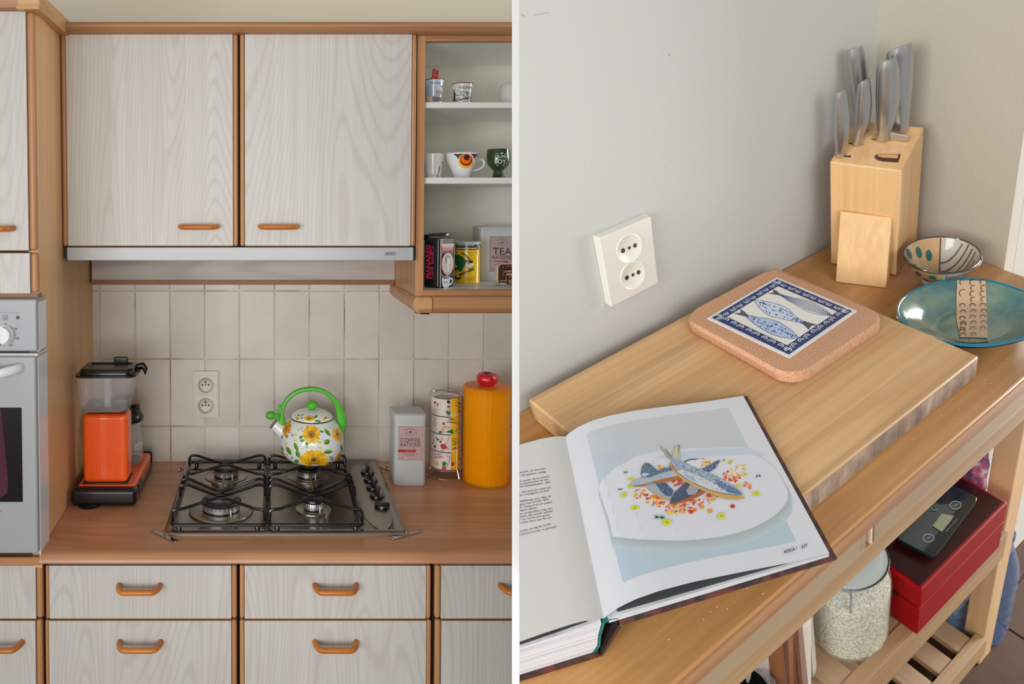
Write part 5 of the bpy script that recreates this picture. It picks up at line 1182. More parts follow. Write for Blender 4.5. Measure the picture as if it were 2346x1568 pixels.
M_ft = mat((78, 48, 28), 0.6, spec=0.2, bump=(8, 0.1, (62, 36, 20), 12), name='brown_floor_tile')
for i in range(-2, 4):
    for j in range(0, 4):
        x0, y0 = 0.62+i*0.30-0.12, 0.08+j*0.30-0.06
        if x0+0.3 < -0.3: continue
        RB(G().box(x0+0.003, x0+0.297, max(y0+0.003, 0.0), y0+0.297, -0.905, -0.9), 'floor_tile', M_ft, fl_)

# ---- wooden kitchen cart
Wt = [wood('birch_top', (196, 148, 94), (172, 120, 68), 0, 70, 3.5, 0.34, 0.3, 6, (7, 1.4), (160, 104, 56), plank=0.055, off=1, blot=(176, 112, 50)),
      wood('birch_edge', (186, 138, 94), (148, 104, 72), 0, 140, 3, 0.5, off=5), mat((166, 143, 115), 0.6, spec=0.2, bump=(30, 0.05, (156, 132, 104), 4), name='beige_drawer_front'),
      wood('birch_rail', (180, 145, 106), (158, 122, 84), 0, 90, 2, 0.5, off=8), wood('birch_leg', (214, 176, 132), (196, 154, 108), 2, 90, 2, 0.5, off=11), wood('birch_slat_shaded', (184, 152, 120), (166, 130, 98), 1, 90, 2, 0.5, off=12)]  # slat tones darkened for the shade deep under the top
cart = rthing('kitchen_cart', 'birch kitchen trolley table along the white wall', 'table', (0.0, 0.22, -0.9))
def slab(x0, x1, y0, y1, z0, z1): return G().box(x0, x1, y0, y1, z0, z1)
g = slab(-0.57, 0.437, 0.003, 0.4325, -0.025, 0.0); RB(g, 'worktop', [Wt[0]], cart, bevel=0.0035, seg=3)
g = slab(-0.5695, 0.4365, 0.4318, 0.4338, -0.0245, -0.0035); RB(g, 'front_edge', Wt[1], cart)
xg0, xg1 = R2(1983, 1215, 1, 0.427).x, R2(2003, 1210, 1, 0.427).x
for a, b in ((-0.565, xg0), (xg1, 0.43)):
    dr = RB(slab(a, b, 0.405, 0.428, -0.0615, -0.026), 'drawer_front', Wt[2], cart, bevel=0.0008)
    for zz in (-0.033, -0.050):
        xx = b-0.008 if a < -0.5 else a+0.004
        RB(slab(xx, xx+0.006, 0.4279, 0.4284, zz-0.006, zz), 'finger_joint', mat((158, 132, 104), 0.6), dr)
RB(slab(xg0+0.0005, xg1-0.0005, 0.35, 0.40, -0.062, -0.026), 'drawer_divider', mat((150, 122, 92), 0.6), cart)
RB(slab(xg1-0.0065, xg1-0.0035, 0.40, 0.4275, -0.0612, -0.027), 'divider_edge', mat((226, 200, 172), 0.5), cart)
RB(slab(-0.565, 0.43, 0.405, 0.427, -0.0945, -0.0635), 'front_rail', Wt[3], cart, bevel=0.001)
RB(slab(0.405, 0.43, 0.01, 0.404, -0.0945, -0.026), 'end_rail', Wt[3], cart)
RB(slab(-0.565, 0.40, 0.01, 0.03, -0.0945, -0.026), 'back_rail', Wt[3], cart)
for x, y in ((0.38, 0.325), (0.38, 0.02), (-0.54, 0.325), (-0.54, 0.02)):
    RB(slab(x, x+0.045, y, y+0.046, -0.9, -0.095), 'leg', Wt[4], cart, bevel=0.002)
for zs, nm in ((-0.4715, 'middle'), (-0.80, 'bottom')):
    dz = 0.072 if nm == 'middle' else 0.05
    RB(slab(-0.495, 0.38, 0.352, 0.378, zs-dz, zs), 'shelf_rail', Wt[3], cart, bevel=0.001)
    RB(slab(-0.495, 0.38, 0.02, 0.042, zs-dz, zs), 'shelf_rail', Wt[3], cart)
    for k in range(13):
        x0 = -0.48+k*0.0665+(0.02 if nm == 'middle' else 0.0)
        RB(slab(x0, x0+0.043, 0.042, 0.352, zs-0.018, zs-0.002), 'shelf_slat', Wt[5], cart, bevel=0.001)
RB(slab(0.425, 0.43, 0.02, 0.37, -0.33, -0.30), 'end_stretcher', Wt[3], cart)

# ---- wall socket
so = rthing('wall_socket', 'square-edged white double wall socket on the white wall above the cutting board', 'socket', (-0.062, 0.0, 0.087))
M_so = mat((222, 218, 208), 0.3)
g = G(); g.hexa([(-0.102, 0.0, 0.184), (-0.1045, 0.0, 0.0865), (-0.027, 0.0, 0.087), (-0.0205, 0.0, 0.1845), (-0.1015, 0.0155, 0.1848), (-0.1055, 0.0155, 0.088), (-0.029, 0.0155, 0.0895), (-0.0235, 0.0155, 0.1845)]); 
RB(g, 'plate', M_so, so, bevel=0.0012)
for cx_, cz_ in ((-0.0635, 0.1555), (-0.0655, 0.1175)):
    pts = []
    g = G().lathe([(0.0192, 0.0165), (0.0205, 0.0158), (0.0185, 0.0162), (0.0175, 0.0154), (0.0, 0.0153)], (cx_, 0.0008, cz_), 32, ax=1)
    # recessed-looking cup: a low collar with a dished floor
    g = G().lathe([(0.0196, 0.0157), (0.0196, 0.0169), (0.0184, 0.0172), (0.0172, 0.0160), (0.0, 0.0158)], (cx_, 0.0, cz_), 32, ax=1)
    s_ = RB(g, 'socket_cup', mat((228, 225, 214), 0.3), so)
    pr = rprint(lambda u, v, off, cx_=cx_, cz_=cz_: Vector((cx_+u, 0.0161+off, cz_+v)), base=0.0001)
    for dx, r in ((-0.0095, 0.0030), (0.0, 0.0021), (0.0088, 0.0027)): pr.ell(dx, 0.001, r, r*1.1, (38, 28, 14))
    pr.build('pin_holes', s_, clip=CLIP)

# ---- cutting board
ZB = 0.0335
board = RB(G().box(-0.2515, 0.1735, 0.0315, 0.3875, 0.0004, ZB), 'cutting_board', wood('bamboo_board', (210, 172, 124), (188, 146, 98), 0, 110, 2.0, 0.45, 0.25, 5, (16, 1.6), (176, 124, 70), plank=0.021, off=15, str2=0.8), bevel=0.003, seg=3,
           label='thick bamboo cutting board against the white wall', category='cutting board')

RB(G().box(-0.247, 0.169, 0.3874, 0.3880, 0.004, ZB-0.0035), 'end_grain', wood('bamboo_end_grain', (176, 152, 132), (124, 102, 88), 2, 90, 40, 0.7, plank=0.011, off=31, str2=2.0), board)
# ---- cork trivet with sardine tile
cork = rthing('cork_trivet', 'cork pot stand with a blue and white sardine tile, on the cutting board', 'trivet', (0.063, 0.155, ZB))
M_cork = mat((206, 158, 124), 0.9, bump=(600, 0.4, (176, 128, 92), 480), name='cork')
ring_ = lambda x0, x1, y0, y1, r, z, n=6: rrect(x0, x1, y0, y1, r, z, n)
g = G(); loft(g, [ring_(-0.025, 0.152, 0.052, 0.261, 0.03, ZB+0.0004), ring_(-0.028, 0.155, 0.049, 0.264, 0.032, ZB+0.003), ring_(-0.028, 0.155, 0.049, 0.264, 0.032, ZB+0.0125), ring_(-0.0245, 0.1515, 0.0525, 0.2605, 0.029, ZB+0.0165)])
RB(g, 'cork_base', M_cork, cork)
ZT = ZB+0.0175
tq = [(1618.5, 729), (1779.5, 634.5), (1964.5, 712.5), (1808.5, 820.5)]
c4 = [R2(u, v, 2, ZT) for u, v in tq]
g = G(); g.hexa([Vector((p.x, p.y, ZB+0.014)) for p in c4]+[Vector((p.x, p.y, ZT)) for p in c4]); tile_ = RB(g, 'tile_inlay', mat((216, 216, 214), 0.15, coat=0.5), cork, bevel=0.0008)
q = lambda x, y: (1560+x/5.1, 610+y/5.1)
pr = rprint(lambda u, v, off: R2(u, v, 2, ZT+off), base=0.0001, step=0.00004)
NV, BL, LB, GYB = (34, 50, 104), (66, 104, 158), (150, 172, 208), (74, 80, 92)
def bil(a, b):  # unit square on the tile: a from left corner to top corner, b from left corner to bottom corner
    P0, P1, P2, P3 = q(290, 600), q(1120, 120), q(2078, 525), q(1270, 1080)
    # perspective is mild; place by the real plane instead
    p = c4[0].lerp(c4[1], a).lerp(c4[3].lerp(c4[2], a), b); return p
prt = rprint(lambda a, b, off: Vector((bil(a, b).x, bil(a, b).y, ZT+off)), base=0.0001, step=0.00004)
prt.quad([(0.035, 0.035), (0.965, 0.035), (0.965, 0.965), (0.035, 0.965)], NV); prt.quad([(0.135, 0.135), (0.865, 0.135), (0.865, 0.865), (0.135, 0.865)], (222, 220, 214))
random.seed(5)
for side in range(4):
    for k in range(10):
        s = 0.075+k*0.094
        def tp(x, y, side=side): return [(x, y), (1-y, x), (1-x, 1-y), (y, 1-x)][side]
        w_ = 0.011; c_ = (206, 212, 222); yy = 0.085
        arc = [tp(s+0.026*math.cos(a)*(1 if k % 2 else -1), yy+0.026*math.sin(a)) for a in [i*0.7-0.5 for i in range(7)]]
        prt.line(arc, w_, c_); prt.ell(*tp(s, yy), 0.009, 0.009, c_, 8, up=False)
        if k % 2 == 0: prt.line([tp(s+0.03, yy-0.028), tp(s+0.05, yy), tp(s+0.035, yy+0.028)], 0.008, (170, 180, 200), up=False)
prt.build('tile_border', tile_, clip=CLIP)
def fish(pts_top, pts_bot, tail, base_, style):
    pr.poly([q(*p) for p in pts_top+pts_bot[::-1]], base_); pr.line([q(*p) for p in pts_top], 0.9, NV); pr.line([q(*p) for p in pts_bot], 0.9, NV)
    pr.poly([q(*p) for p in tail], GYB)
    n = 14
    tf = interp([(p[0], p[1]) for p in pts_top]); bf = interp([(p[0], p[1]) for p in pts_bot]); xa_, xb_ = pts_top[0][0], pts_top[-1][0]
    for k in range(1, n*2):
        x = xa_+(xb_-xa_)*k/(n*2); a, b = tf(x), bf(x); h = b-a
        if h < 12: continue
        if style == 0:
            for j in range(1, 6): pr.line([q(x-18, a+h*(j-0.6)/6), q(x+14, a+h*(j+0.3)/6)], 0.7, BL, up=False); pr.line([q(x-14, a+h*(j+0.3)/6), q(x+16, a+h*(j-0.6)/6)], 0.45, NV, up=False)
        else:
            for j in range(1, 4):
                if random.random() < 0.62: pr.ell(*q(x+random.uniform(-8, 8), a+h*(j-0.1)/3.6), random.uniform(1.2, 2.8), random.uniform(1, 2), random.choice([BL, NV, BL, LB]), 7, up=False)
fish([(1150, 325), (1215, 345), (1320, 370), (1450, 385), (1560, 420), (1660, 480), (1765, 578)], [(1150, 332), (1240, 395), (1340, 455), (1430, 510), (1540, 552), (1650, 575), (1765, 580)], [(1012, 318), (1080, 308), (1075, 268), (1120, 290), (1160, 325), (1165, 345), (1110, 335)], (186, 198, 220), 0)
fish([(860, 400), (940, 405), (1060, 425), (1180, 460), (1270, 510), (1340, 590), (1420, 640), (1480, 655)], [(860, 402), (900, 470), (970, 540), (1060, 590), (1160, 610), (1260, 635), (1380, 660), (1470, 690)], [(1430, 640), (1500, 660), (1600, 690), (1520, 700), (1495, 745), (1450, 700), (1415, 665)], (198, 208, 224), 1)
fish([(760, 570), (830, 580), (930, 605), (1050, 620), (1160, 660), (1280, 740), (1375, 830)], [(760, 590), (840, 660), (930, 725), (1050, 790), (1170, 830), (1290, 845), (1372, 838)], [(612, 552), (700, 545), (690, 502), (740, 530), (780, 570), (790, 600), (720, 580)], (170, 188, 216), 1)
for x, y in ((1060, 700), (1090, 760), (1250, 790), (860, 610), (960, 430), (1160, 520), (1110, 680)): pr.ell(*q(x, y), 3.2, 2.4, BL, 8)
for x, y in ((975, 660), (1010, 735), (1180, 745)): pr.arc(*q(x, y), 3.2, 2.4, 0, 6.28, 0.6, NV)
pr.text('PORTUGAL', *q(556, 605), 2.0, (60, 60, 64), width=30, ex=(0.9, 0.44), ey=(0.25, -0.95)); pr.line([q(1240, 938), q(1298, 905)], 0.6, (120, 80, 70)); pr.build('sardine_print', tile_, clip=CLIP)

# ---- knife block
Bp, Wd, Dd = Vector((0.315, 0.153, 0)), Vector((0.319, 0.948, 0)), Vector((0.948, -0.319, 0))
kb = rthing('knife_block', 'bamboo knife block with a leaning front foot, holding five steel knives', 'knife block', (0.33, 0.09, 0))
M_bam = wood('bamboo_block', (224, 184, 132), (206, 160, 106), 2, 90, 2.0, 0.4, off=20); M_bamt = wood('bamboo_end', (206, 166, 112), (190, 146, 92), 0, 70, 8, 0.5, off=21)
def KBp(a, b, z=None): p = Bp-Wd*(0.11*(1-a))+Dd*(0.10*b); return Vector((p.x, p.y, (0.170+0.030*b) if z is None else z))
g = G(); g.hexa([KBp(0, 0, 0.0006), KBp(1, 0, 0.0006), KBp(1, 1, 0.0006), KBp(0, 1, 0.0006), KBp(0, 0), KBp(1, 0), KBp(1, 1), KBp(0, 1)]); blk = RB(g, 'body', M_bam, kb, bevel=0.002)
def topm(u, v, off):
    z = 0.185
    for _ in range(12):
        p = R2(u, v, 2, z); b = (p-Bp).dot(Dd)/0.10; z = 0.17+0.03*b
    return Vector((p.x, p.y, z+off))
pr = rprint(topm, base=0.0002); q = lambda x, y: (1880+x/4.9, 80+y/4.9)
pr.poly([q(*p) for p in ((605, 1370), (620, 1355), (650, 1345), (890, 1345), (900, 1350), (870, 1440), (700, 1430), (640, 1415), (605, 1390))], (74, 40, 14)); pr.poly([q(*p) for p in ((640, 1350), (870, 1350), (862, 1395), (690, 1385), (650, 1372))], (206, 160, 104))
for s_ in (((155, 1358), (160, 1372), (345, 1385), (335, 1365)), ((310, 1222), (320, 1232), (480, 1240), (440, 1215)), ((480, 1060), (540, 1075), (530, 1045)), ((555, 1175), (600, 1185), (600, 1170)), ((800, 1070), (980, 1072), (965, 1050)), ((820, 1030), (985, 1080), (980, 1062))): pr.poly([q(*p) for p in s_], (44, 26, 14))
pr.build('slots', blk, clip=CLIP)
ftop = [KBp(0.15, -0.004, 0.098), KBp(0.85, -0.004, 0.098)]; fb0, fb1 = Vector((0.240, 0.094, 0.0006)), Vector((0.2745, 0.165, 0.0006))
ftop = [R2(1925, 485, 2, 0.097), R2(2043, 500, 2, 0.097)]
dn = Vector((0.014, -0.005, 0))
g = G(); g.hexa([fb0, fb1, fb1+dn, fb0+dn, ftop[0], ftop[1], ftop[1]+dn*0.3, ftop[0]+dn*0.3]); RB(g, 'foot', M_bam, kb, bevel=0.0012)
M_kn = mat((196, 196, 198), 0.30, 1.0, name='brushed_knife_steel')
def prj(p):
    w_ = TB(p)-cam0; z = w_.dot(fw); return PX+F*w_.x/z, PY-F*w_.dot(upv)/z
def knife(label, ub, vb, ut, vt, prof, th_=0.0085, slant=0.012, bolster=False, depth=None):
    b = topm(ub, vb, 0.0) if depth is None else depth
    lo, hi = 0.02, 0.3
    for _ in range(30):
        m_ = (lo+hi)/2
        if prj(b+Vector((0, 0, m_)))[1] < vt: hi = m_
        else: lo = m_
    t = b+Vector((0, 0, lo)); lo2, hi2 = -0.06, 0.06
    for _ in range(30):
        m_ = (lo2+hi2)/2
        if prj(t+Wd*m_)[0] > ut: hi2 = m_
        else: lo2 = m_
    t = t+Wd*lo2; ax_ = (t-b)
    th = rthing('kitchen_knife', label, 'knife', b, 'knives in the block')
    g = G(); n = 20; rings = []; N_ = 18
    for i in range(N_+1):
        s = i/N_; hw, cf = prof(s); c_ = b+ax_*s+Wd*cf
        k = 1.0 if s < 0.999 else 0.86
        rings.append([c_+Wd*(hw*k*math.copysign(abs(math.cos(a))**0.9, math.cos(a)))+Dd*(th_*1.25*k*(0.75+0.25*math.sin(math.pi*s))*math.copysign(abs(math.sin(a))**0.85, math.sin(a)))+Vector((0, 0, slant*0.35*math.cos(a)*max(0, (s-0.75)/0.25))) for a in [2*math.pi*j/n for j in range(n)]])
    loft(g, rings); RB(g, 'handle', M_kn, th)
    bl = G(); bl.hexa([b-Wd*0.010-Dd*0.0012, b+Wd*0.012-Dd*0.0012, b+Wd*0.012+Dd*0.0012, b-Wd*0.010+Dd*0.0012, *[x-Vector((0, 0, 0.09)) for x in (b-Wd*0.008-Dd*0.001, b+Wd*0.008-Dd*0.001, b+Wd*0.008+Dd*0.001, b-Wd*0.008+Dd*0.001)]]); RB(bl, 'blade', M_kn, th)
    if bolster:
        g = G(); a0, a1 = b+Wd*(-0.010)+Vector((0, 0, 0.002)), b+Wd*0.040+Vector((0, 0, -0.001))
        g.hexa([a0-Dd*0.003, a1-Dd*0.0015, a1+Dd*0.0015, a0+Dd*0.003, a0-Dd*0.006+Vector((0, 0, 0.012)), a1-Dd*0.0015+Vector((0, 0, 0.010)), a1+Dd*0.0015+Vector((0, 0, 0.010)), a0+Dd*0.006+Vector((0, 0, 0.012))]); RB(g, 'bolster', M_kn, th, bevel=0.001)
    return th
pf = lambda tab, lean: (lambda s: (interp(tab)(s), lean*math.sin(math.pi*s)))
knife('slim steel knife with the widest free top, at the back left of the block', 1975, 300, 1957, 112, pf([(0, .008), (.3, .012), (.6, .0148), (.85, .0148), (1, .0135)], 0.002))
knife('largest steel knife, at the back right of the block', 2060, 296, 2061, 108, pf([(0, .014), (.2, .0155), (.5, .0185), (.8, .0205), (1, .0195)], 0.0), slant=0.02)
knife('short steel knife in the middle of the left row of the block', 1964, 331, 1979, 184, pf([(0, .008), (.15, .0078), (.4, .0125), (.7, .0125), (1, .0088)], 0.0035), 0.007)
knife('shortest steel knife, nearest the front left corner of the block', 1925, 358, 1926, 210, pf([(0, .0085), (.12, .0082), (.4, .0128), (.7, .0125), (1, .0088)], 0.002), 0.007)
knife('broad steel knife with a flared bolster, front right in the block', 2023, 318, 2033, 138, pf([(0, .013), (.1, .010), (.3, .0148), (.55, .0182), (.8, .0172), (1, .0148)], 0.004), 0.010, 0.014, True)

# ---- striped glass bowl and teal dish
bc = R2(2158, 583, 2, 0.047); bc.z = 0; e1 = Vector((-0.80, 0.60, 0)); e2 = Vector((0.60, 0.80, 0))
bowl = rthing('patterned_bowl', 'small round bowl with green dots and brown stripes, behind the teal dish', 'bowl', (bc.x, bc.y, 0))
BR, BH = 0.0555, 0.047
bz = interp([(0, 0.008), (0.3, 0.009), (0.45, 0.014), (0.6, 0.0195), (0.75, 0.028), (0.88, 0.037), (1.0, BH)])
M_b1 = mat((196, 160, 116), 0.12, coat=0.6, alpha=0.92, name='beige_glass'); M_b2 = mat((196, 190, 176), 0.1, coat=0.6, alpha=0.75, name='clear_grey_glass')
for nm, sgn, mt in (('spotted_half', -1, M_b1), ('striped_half', 1, M_b2)):
    g = G()
    def fn(a, b, sgn=sgn):
        an = -math.pi/2+math.pi*b; r = BR*(0.001+0.999*a); x = e1*(r*math.sin(an))+e2*(sgn*r*math.cos(an)); return bc+x+Vector((0, 0, bz(a)))
    g.grid(fn, 12, 24); 
    def fo(a, b, sgn=sgn):
        an = -math.pi/2+math.pi*b; r = (BR+0.0022)*(0.001+0.999*a); x = e1*(r*math.sin(an))+e2*(sgn*r*math.cos(an)); return bc+x+Vector((0, 0, max(bz(a)-0.0035*(1-a)-0.002, 0.0005)))
    g.grid(fo, 12, 24)
    RB(g, nm, mt, bowl, fix=False)
G_r = G().tube([bc+e1*(BR+0.001)*math.cos(2*math.pi*i/48)+e2*(BR+0.001)*math.sin(2*math.pi*i/48)+Vector((0, 0, BH)) for i in range(48)], 0.0013, 6, True); RB(G_r, 'rim', mat((56, 52, 46), 0.2), bowl)
RB(G().lathe([(0, 0.0004), (0.026, 0.0004), (0.028, 0.004), (0.024, 0.008)], bc, 28), 'foot_ring', M_b2, bowl)
def bm_(x, y, off):   # x to the right (e2), y away from camera (-e1), unit radius
    r = min(1.0, math.hypot(x, y)); return bc+e2*(x*BR)-e1*(y*BR)+Vector((0, 0, bz(r)+off))
pr = rprint(bm_, base=0.0004, step=0.0001)
pr.line([(0, -0.98+0.0*i+1.96*i/16) for i in range(17)], 0.035, (84, 52, 40))
for k, y0 in enumerate((-0.75, -0.5, -0.25, 0.0, 0.25, 0.5)):
    pr.line([(x*0.9*math.sqrt(max(0.0, 1-(y0*0.55)**2)) , y0+0.55*x*x) for x in [i/12 for i in range(13)] if math.hypot(x*0.9, y0+0.55*x*x) < 0.99], 0.04, (92, 66, 46))
for x, y in ((-0.3, -0.25), (-0.65, 0.0), (-0.3, 0.62), (-0.58, 0.55), (-0.85, 0.25), (-0.92, -0.2), (-0.25, -0.8)): pr.ell(x, y, 0.085, 0.115, (18, 98, 92), 12)
pr.build('glaze_pattern', bowl, clip=CLIP)
def bo(u, v, off):
    a = u; zz = v; rr = 0
    tab = [(bz(k/12)-0.002, k/12) for k in range(13)]
    r = interp(tab)(v)*(BR+0.0034); return bc+e1*(r*math.cos(a))+e2*(r*math.sin(a))+Vector((0, 0, v-0.001))
pr = rprint(bo, base=0.0, step=0.0)
for a, z in ((-0.28, 0.036), (-0.75, 0.035), (-1.2, 0.036), (-0.6, 0.022), (-1.0, 0.023), (-0.1, 0.024)): pr.ell(a, z, 0.11, 0.0048, (18, 98, 92), 10)
for z in (0.042, 0.036, 0.029, 0.022): pr.line([(0.12+0.1*i, z-0.004+0.0008*i) for i in range(14)], 0.0022, (72, 50, 38))
pr.line([(0.1, 0.046), (0.11, 0.018)], 0.03, (60, 40, 34)); pr.build('outer_pattern', bowl, clip=CLIP)

pc = R2(2232, 714, 2, 0.029); pc.z = 0
_o = [(2057, 712), (2072, 683), (2118, 658), (2185, 642), (2250, 643), (2310, 657), (2360, 676), (2400, 700), (2408, 722), (2392, 748), (2350, 770), (2300, 783), (2250, 790), (2195, 788), (2145, 777), (2098, 758), (2068, 738)]
_pol = sorted((math.atan2(p.y-pc.y, p.x-pc.x), math.hypot(p.x-pc.x, p.y-pc.y)) for p in [R2(u, v, 2, 0.029) for u, v in _o])
_pol = [(_pol[-1][0]-2*math.pi, _pol[-1][1])]+_pol+[(_pol[0][0]+2*math.pi, _pol[0][1])]
_pi = interp(_pol)
dish = rthing('teal_dish', 'shallow rounded-square teal glass dish with a beige patterned band', 'dish', (pc.x, pc.y, 0))
def sq_r(t):
    t = (t+math.pi) % (2*math.pi)-math.pi
    return (_pi(t-0.12)+2*_pi(t)+_pi(t+0.12))/4 if abs(t) < 2.9 else _pi(t)
pz = interp([(0, 0.0065), (0.5, 0.007), (0.62, 0.010), (0.75, 0.017), (0.9, 0.025), (1.0, 0.0295)])
def teal():
    m = bpy.data.materials.new('mottled_teal_glass'); m.use_nodes = True; nt = m.node_tree; N = nt.nodes.new; L = nt.links.new; b = nt.nodes['Principled BSDF']
    a = N('ShaderNodeAttribute'); a.attribute_name = 'gp'; n = N('ShaderNodeTexNoise'); n.inputs['Scale'].default_value = 26; n.inputs['Detail'].default_value = 5; L(a.outputs['Vector'], n.inputs['Vector'])
    r = N('ShaderNodeValToRGB'); e = r.color_ramp.elements; e[0].position = 0.35; e[0].color = (*lin((62, 106, 108)), 1); e[1].position = 0.68; e[1].color = (*lin((118, 138, 116)), 1)
    L(n.outputs['Fac'], r.inputs['Fac']); L(r.outputs['Color'], b.inputs['Base Color']); b.inputs['Roughness'].default_value = 0.12; b.inputs['Coat Weight'].default_value = 0.5; return m
M_teal = teal()
g = G(); g.grid(lambda a, b: pc+Vector((math.cos(2*math.pi*b), math.sin(2*math.pi*b), 0))*(sq_r(2*math.pi*b)*(0.002+0.998*a))+Vector((0, 0, pz(a))), 14, 64)
g.grid(lambda a, b: pc+Vector((math.cos(2*math.pi*b), math.sin(2*math.pi*b), 0))*((sq_r(2*math.pi*b)+0.003)*(0.002+0.998*a))+Vector((0, 0, max(0.0006, pz(a)-0.006*(1 if a < 0.98 else 0.6)))), 14, 64)
RB(g, 'glass', M_teal, dish, fix=False)
RB(G().tube([pc+Vector((math.cos(t), math.sin(t), 0))*(sq_r(t)+0.001)+Vector((0, 0, 0.0285)) for t in [2*math.pi*i/72 for i in range(72)]], 0.0024, 8, True), 'rim', mat((20, 108, 136), 0.15, coat=0.4), dish)
def dm(u, v, off):
    z = 0.012
    for _ in range(14):
        p = R2(u, v, 2, z); d = Vector((p.x-pc.x, p.y-pc.y)); t = math.atan2(d.y, d.x); z = z*0.5+0.5*pz(min(1.0, d.length/sq_r(t)))
    return Vector((p.x, p.y, z+off))
pr = rprint(dm, base=0.0009, step=0.0001); q = lambda x, y: (2040+x/5.807, 530+y/5.807)
for k in range(12):
    a, b = k/12, (k+1)/12
    yl = lambda s: 660+s*760; xl2 = lambda s: 885-10*math.sin(math.pi*s)+(40*max(0, s-0.7)/0.3); xr2 = lambda s: 1262+30*s
    pr.strips([q(xl2(a), yl(a)), q(xr2(a), yl(a)+8), q(xr2(b), yl(b)+8), q(xl2(b), yl(b))], (196, 164, 132), 8, up=(k == 0), rough=0.15)
for c_ in range(3):
    for r_ in range(10):
        x = 960+c_*135+(6 if r_ % 2 else -4); y = (690, 835, 1000, 1085, 1170, 1260, 1340)[r_] if r_ < 7 and c_ == 0 else 690+c_*6+r_*78
        if y > 1400: continue
        rr = 52 if (c_ == 0 and r_ == 1) else 36
        pr.arc(*q(x, y), rr/5.8, (rr*0.95 if y < 950 else rr*0.7)/5.8, math.radians(120 if y < 1000 else 150), math.radians(300 if y < 1000 else 380), 1.7, (70, 42, 30), n=8)
pr.build('beige_band', dish, clip=CLIP)

# ---- open cookery book
B0 = Vector((-0.3685, 0.368, 0)); ex = Vector((0.893, 0.450, 0)); ey = Vector((0.419, -0.908, 0)); PW, PHt = 0.205, 0.251
def BK_(s, t, z): p = B0+ex*s+ey*t; return Vector((p.x, p.y, z))
book = rthing('open_book', 'open cookery book showing a sardine dish, lying over the cutting board corner', 'book', BK_(0.05, 0.12, 0.0))
zr_ = interp([(0, 0.0455), (0.006, 0.0495), (0.015, 0.0540), (0.03, 0.0580), (0.05, 0.0595), (0.08, 0.0580), (0.12, 0.0525), (0.16, 0.0465), (0.205, 0.0415)])
zl_ = interp([(-0.22, 0.0410), (-0.15, 0.0425), (-0.09, 0.0460), (-0.05, 0.0495), (-0.025, 0.0505), (-0.01, 0.0490), (0, 0.0455)])
M_cov = mat((48, 38, 38), 0.45, bump=(60, 0.3, (110, 56, 44), 90), name='marbled_dark_cover'); M_pg = mat((206, 207, 212), 0.3, name='glossy_page'); M_pgl = mat((204, 203, 199), 0.35); M_blk = mat((26, 30, 34), 0.4)
def stack_m():
    m = bpy.data.materials.new('page_edges'); m.use_nodes = True; nt = m.node_tree; N = nt.nodes.new; L = nt.links.new; b = nt.nodes['Principled BSDF']
    a = N('ShaderNodeAttribute'); a.attribute_name = 'gp'; mp = N('ShaderNodeMapping'); mp.inputs['Scale'].default_value = (3, 3, 900); n = N('ShaderNodeTexNoise'); n.inputs['Scale'].default_value = 1; n.inputs['Detail'].default_value = 4
    L(a.outputs['Vector'], mp.inputs[0]); L(mp.outputs[0], n.inputs['Vector']); r = N('ShaderNodeValToRGB'); e = r.color_ramp.elements; e[0].position = 0.3; e[0].color = (*lin((168, 168, 170)), 1); e[1].position = 0.65; e[1].color = (*lin((224, 224, 228)), 1)
    L(n.outputs['Fac'], r.inputs['Fac']); L(r.outputs['Color'], b.inputs['Base Color']); b.inputs['Roughness'].default_value = 0.7; return m
M_st = stack_m()
def prism_s(pts, t0, t1, mi=0):
    "section [(s,z)] extruded up the page"
    g = G(); n = len(pts); vs = [BK_(s, t0, z) for s, z in pts]+[BK_(s, t1, z) for s, z in pts]
    g.add(vs, [tuple(range(n))[::-1], tuple(range(n, 2*n))]+[(i, (i+1) % n, n+(i+1) % n, n+i) for i in range(n)], mi); return g
RB(prism_s([(0.012, 0.0340), (0.2105, 0.0340), (0.2105, 0.0375), (0.012, 0.0375)], -0.0035, 0.2545), 'cover', M_cov, book, label='front board resting on the cutting board')
RB(prism_s([(-0.24, 0.0005), (-0.013, 0.0005), (-0.013, 0.0045), (-0.24, 0.0045)], -0.0035, 0.2545), 'cover', M_cov, book, label='back board lying on the table')
RB(prism_s([(-0.0125, 0.0010), (-0.010, 0.0005), (0.0125, 0.0330), (0.0105, 0.0355)], -0.0035, 0.2545), 'spine', mat((58, 46, 44), 0.4), book)
zsr = lambda s: min(zr_(s)-0.0012, 0.0445-(0.0445-0.0405)*s/0.2)
sr = [0.0, 0.01, 0.03, 0.06, 0.1, 0.14, 0.18, 0.2045]
RB(prism_s([(s, 0.0375) for s in (0.003, 0.2045)]+[(s, zsr(s) if s > 0.004 else 0.043) for s in sr[::-1][:-1]]+[(0.003, 0.0425)], 0.0, PHt), 'page_block', M_st, book)
sl = [-0.22, -0.15, -0.1, -0.06, -0.03, -0.012, -0.003]
zsl = interp([(-0.22, 0.036), (-0.1, 0.0385), (-0.05, 0.0405), (-0.02, 0.0430), (-0.003, 0.0445)])
RB(prism_s([(-0.235, 0.0047), (-0.018, 0.0047), (-0.012, 0.012), (-0.0085, 0.026), (-0.003, 0.040)]+[(s, zsl(s)) for s in sl[::-1]], 0.0, PHt), 'page_block', M_st, book)
hb = [(-0.0175, 0.0047), (-0.0115, 0.012), (-0.008, 0.026), (-0.002, 0.0405), (0.004, 0.0425), (0.010, 0.0405)]
RB(prism_s(hb+[(s+0.0018, z-0.0012) for s, z in hb[::-1]], -0.0006, PHt), 'spine_lining', mat((22, 116, 104), 0.6), book)
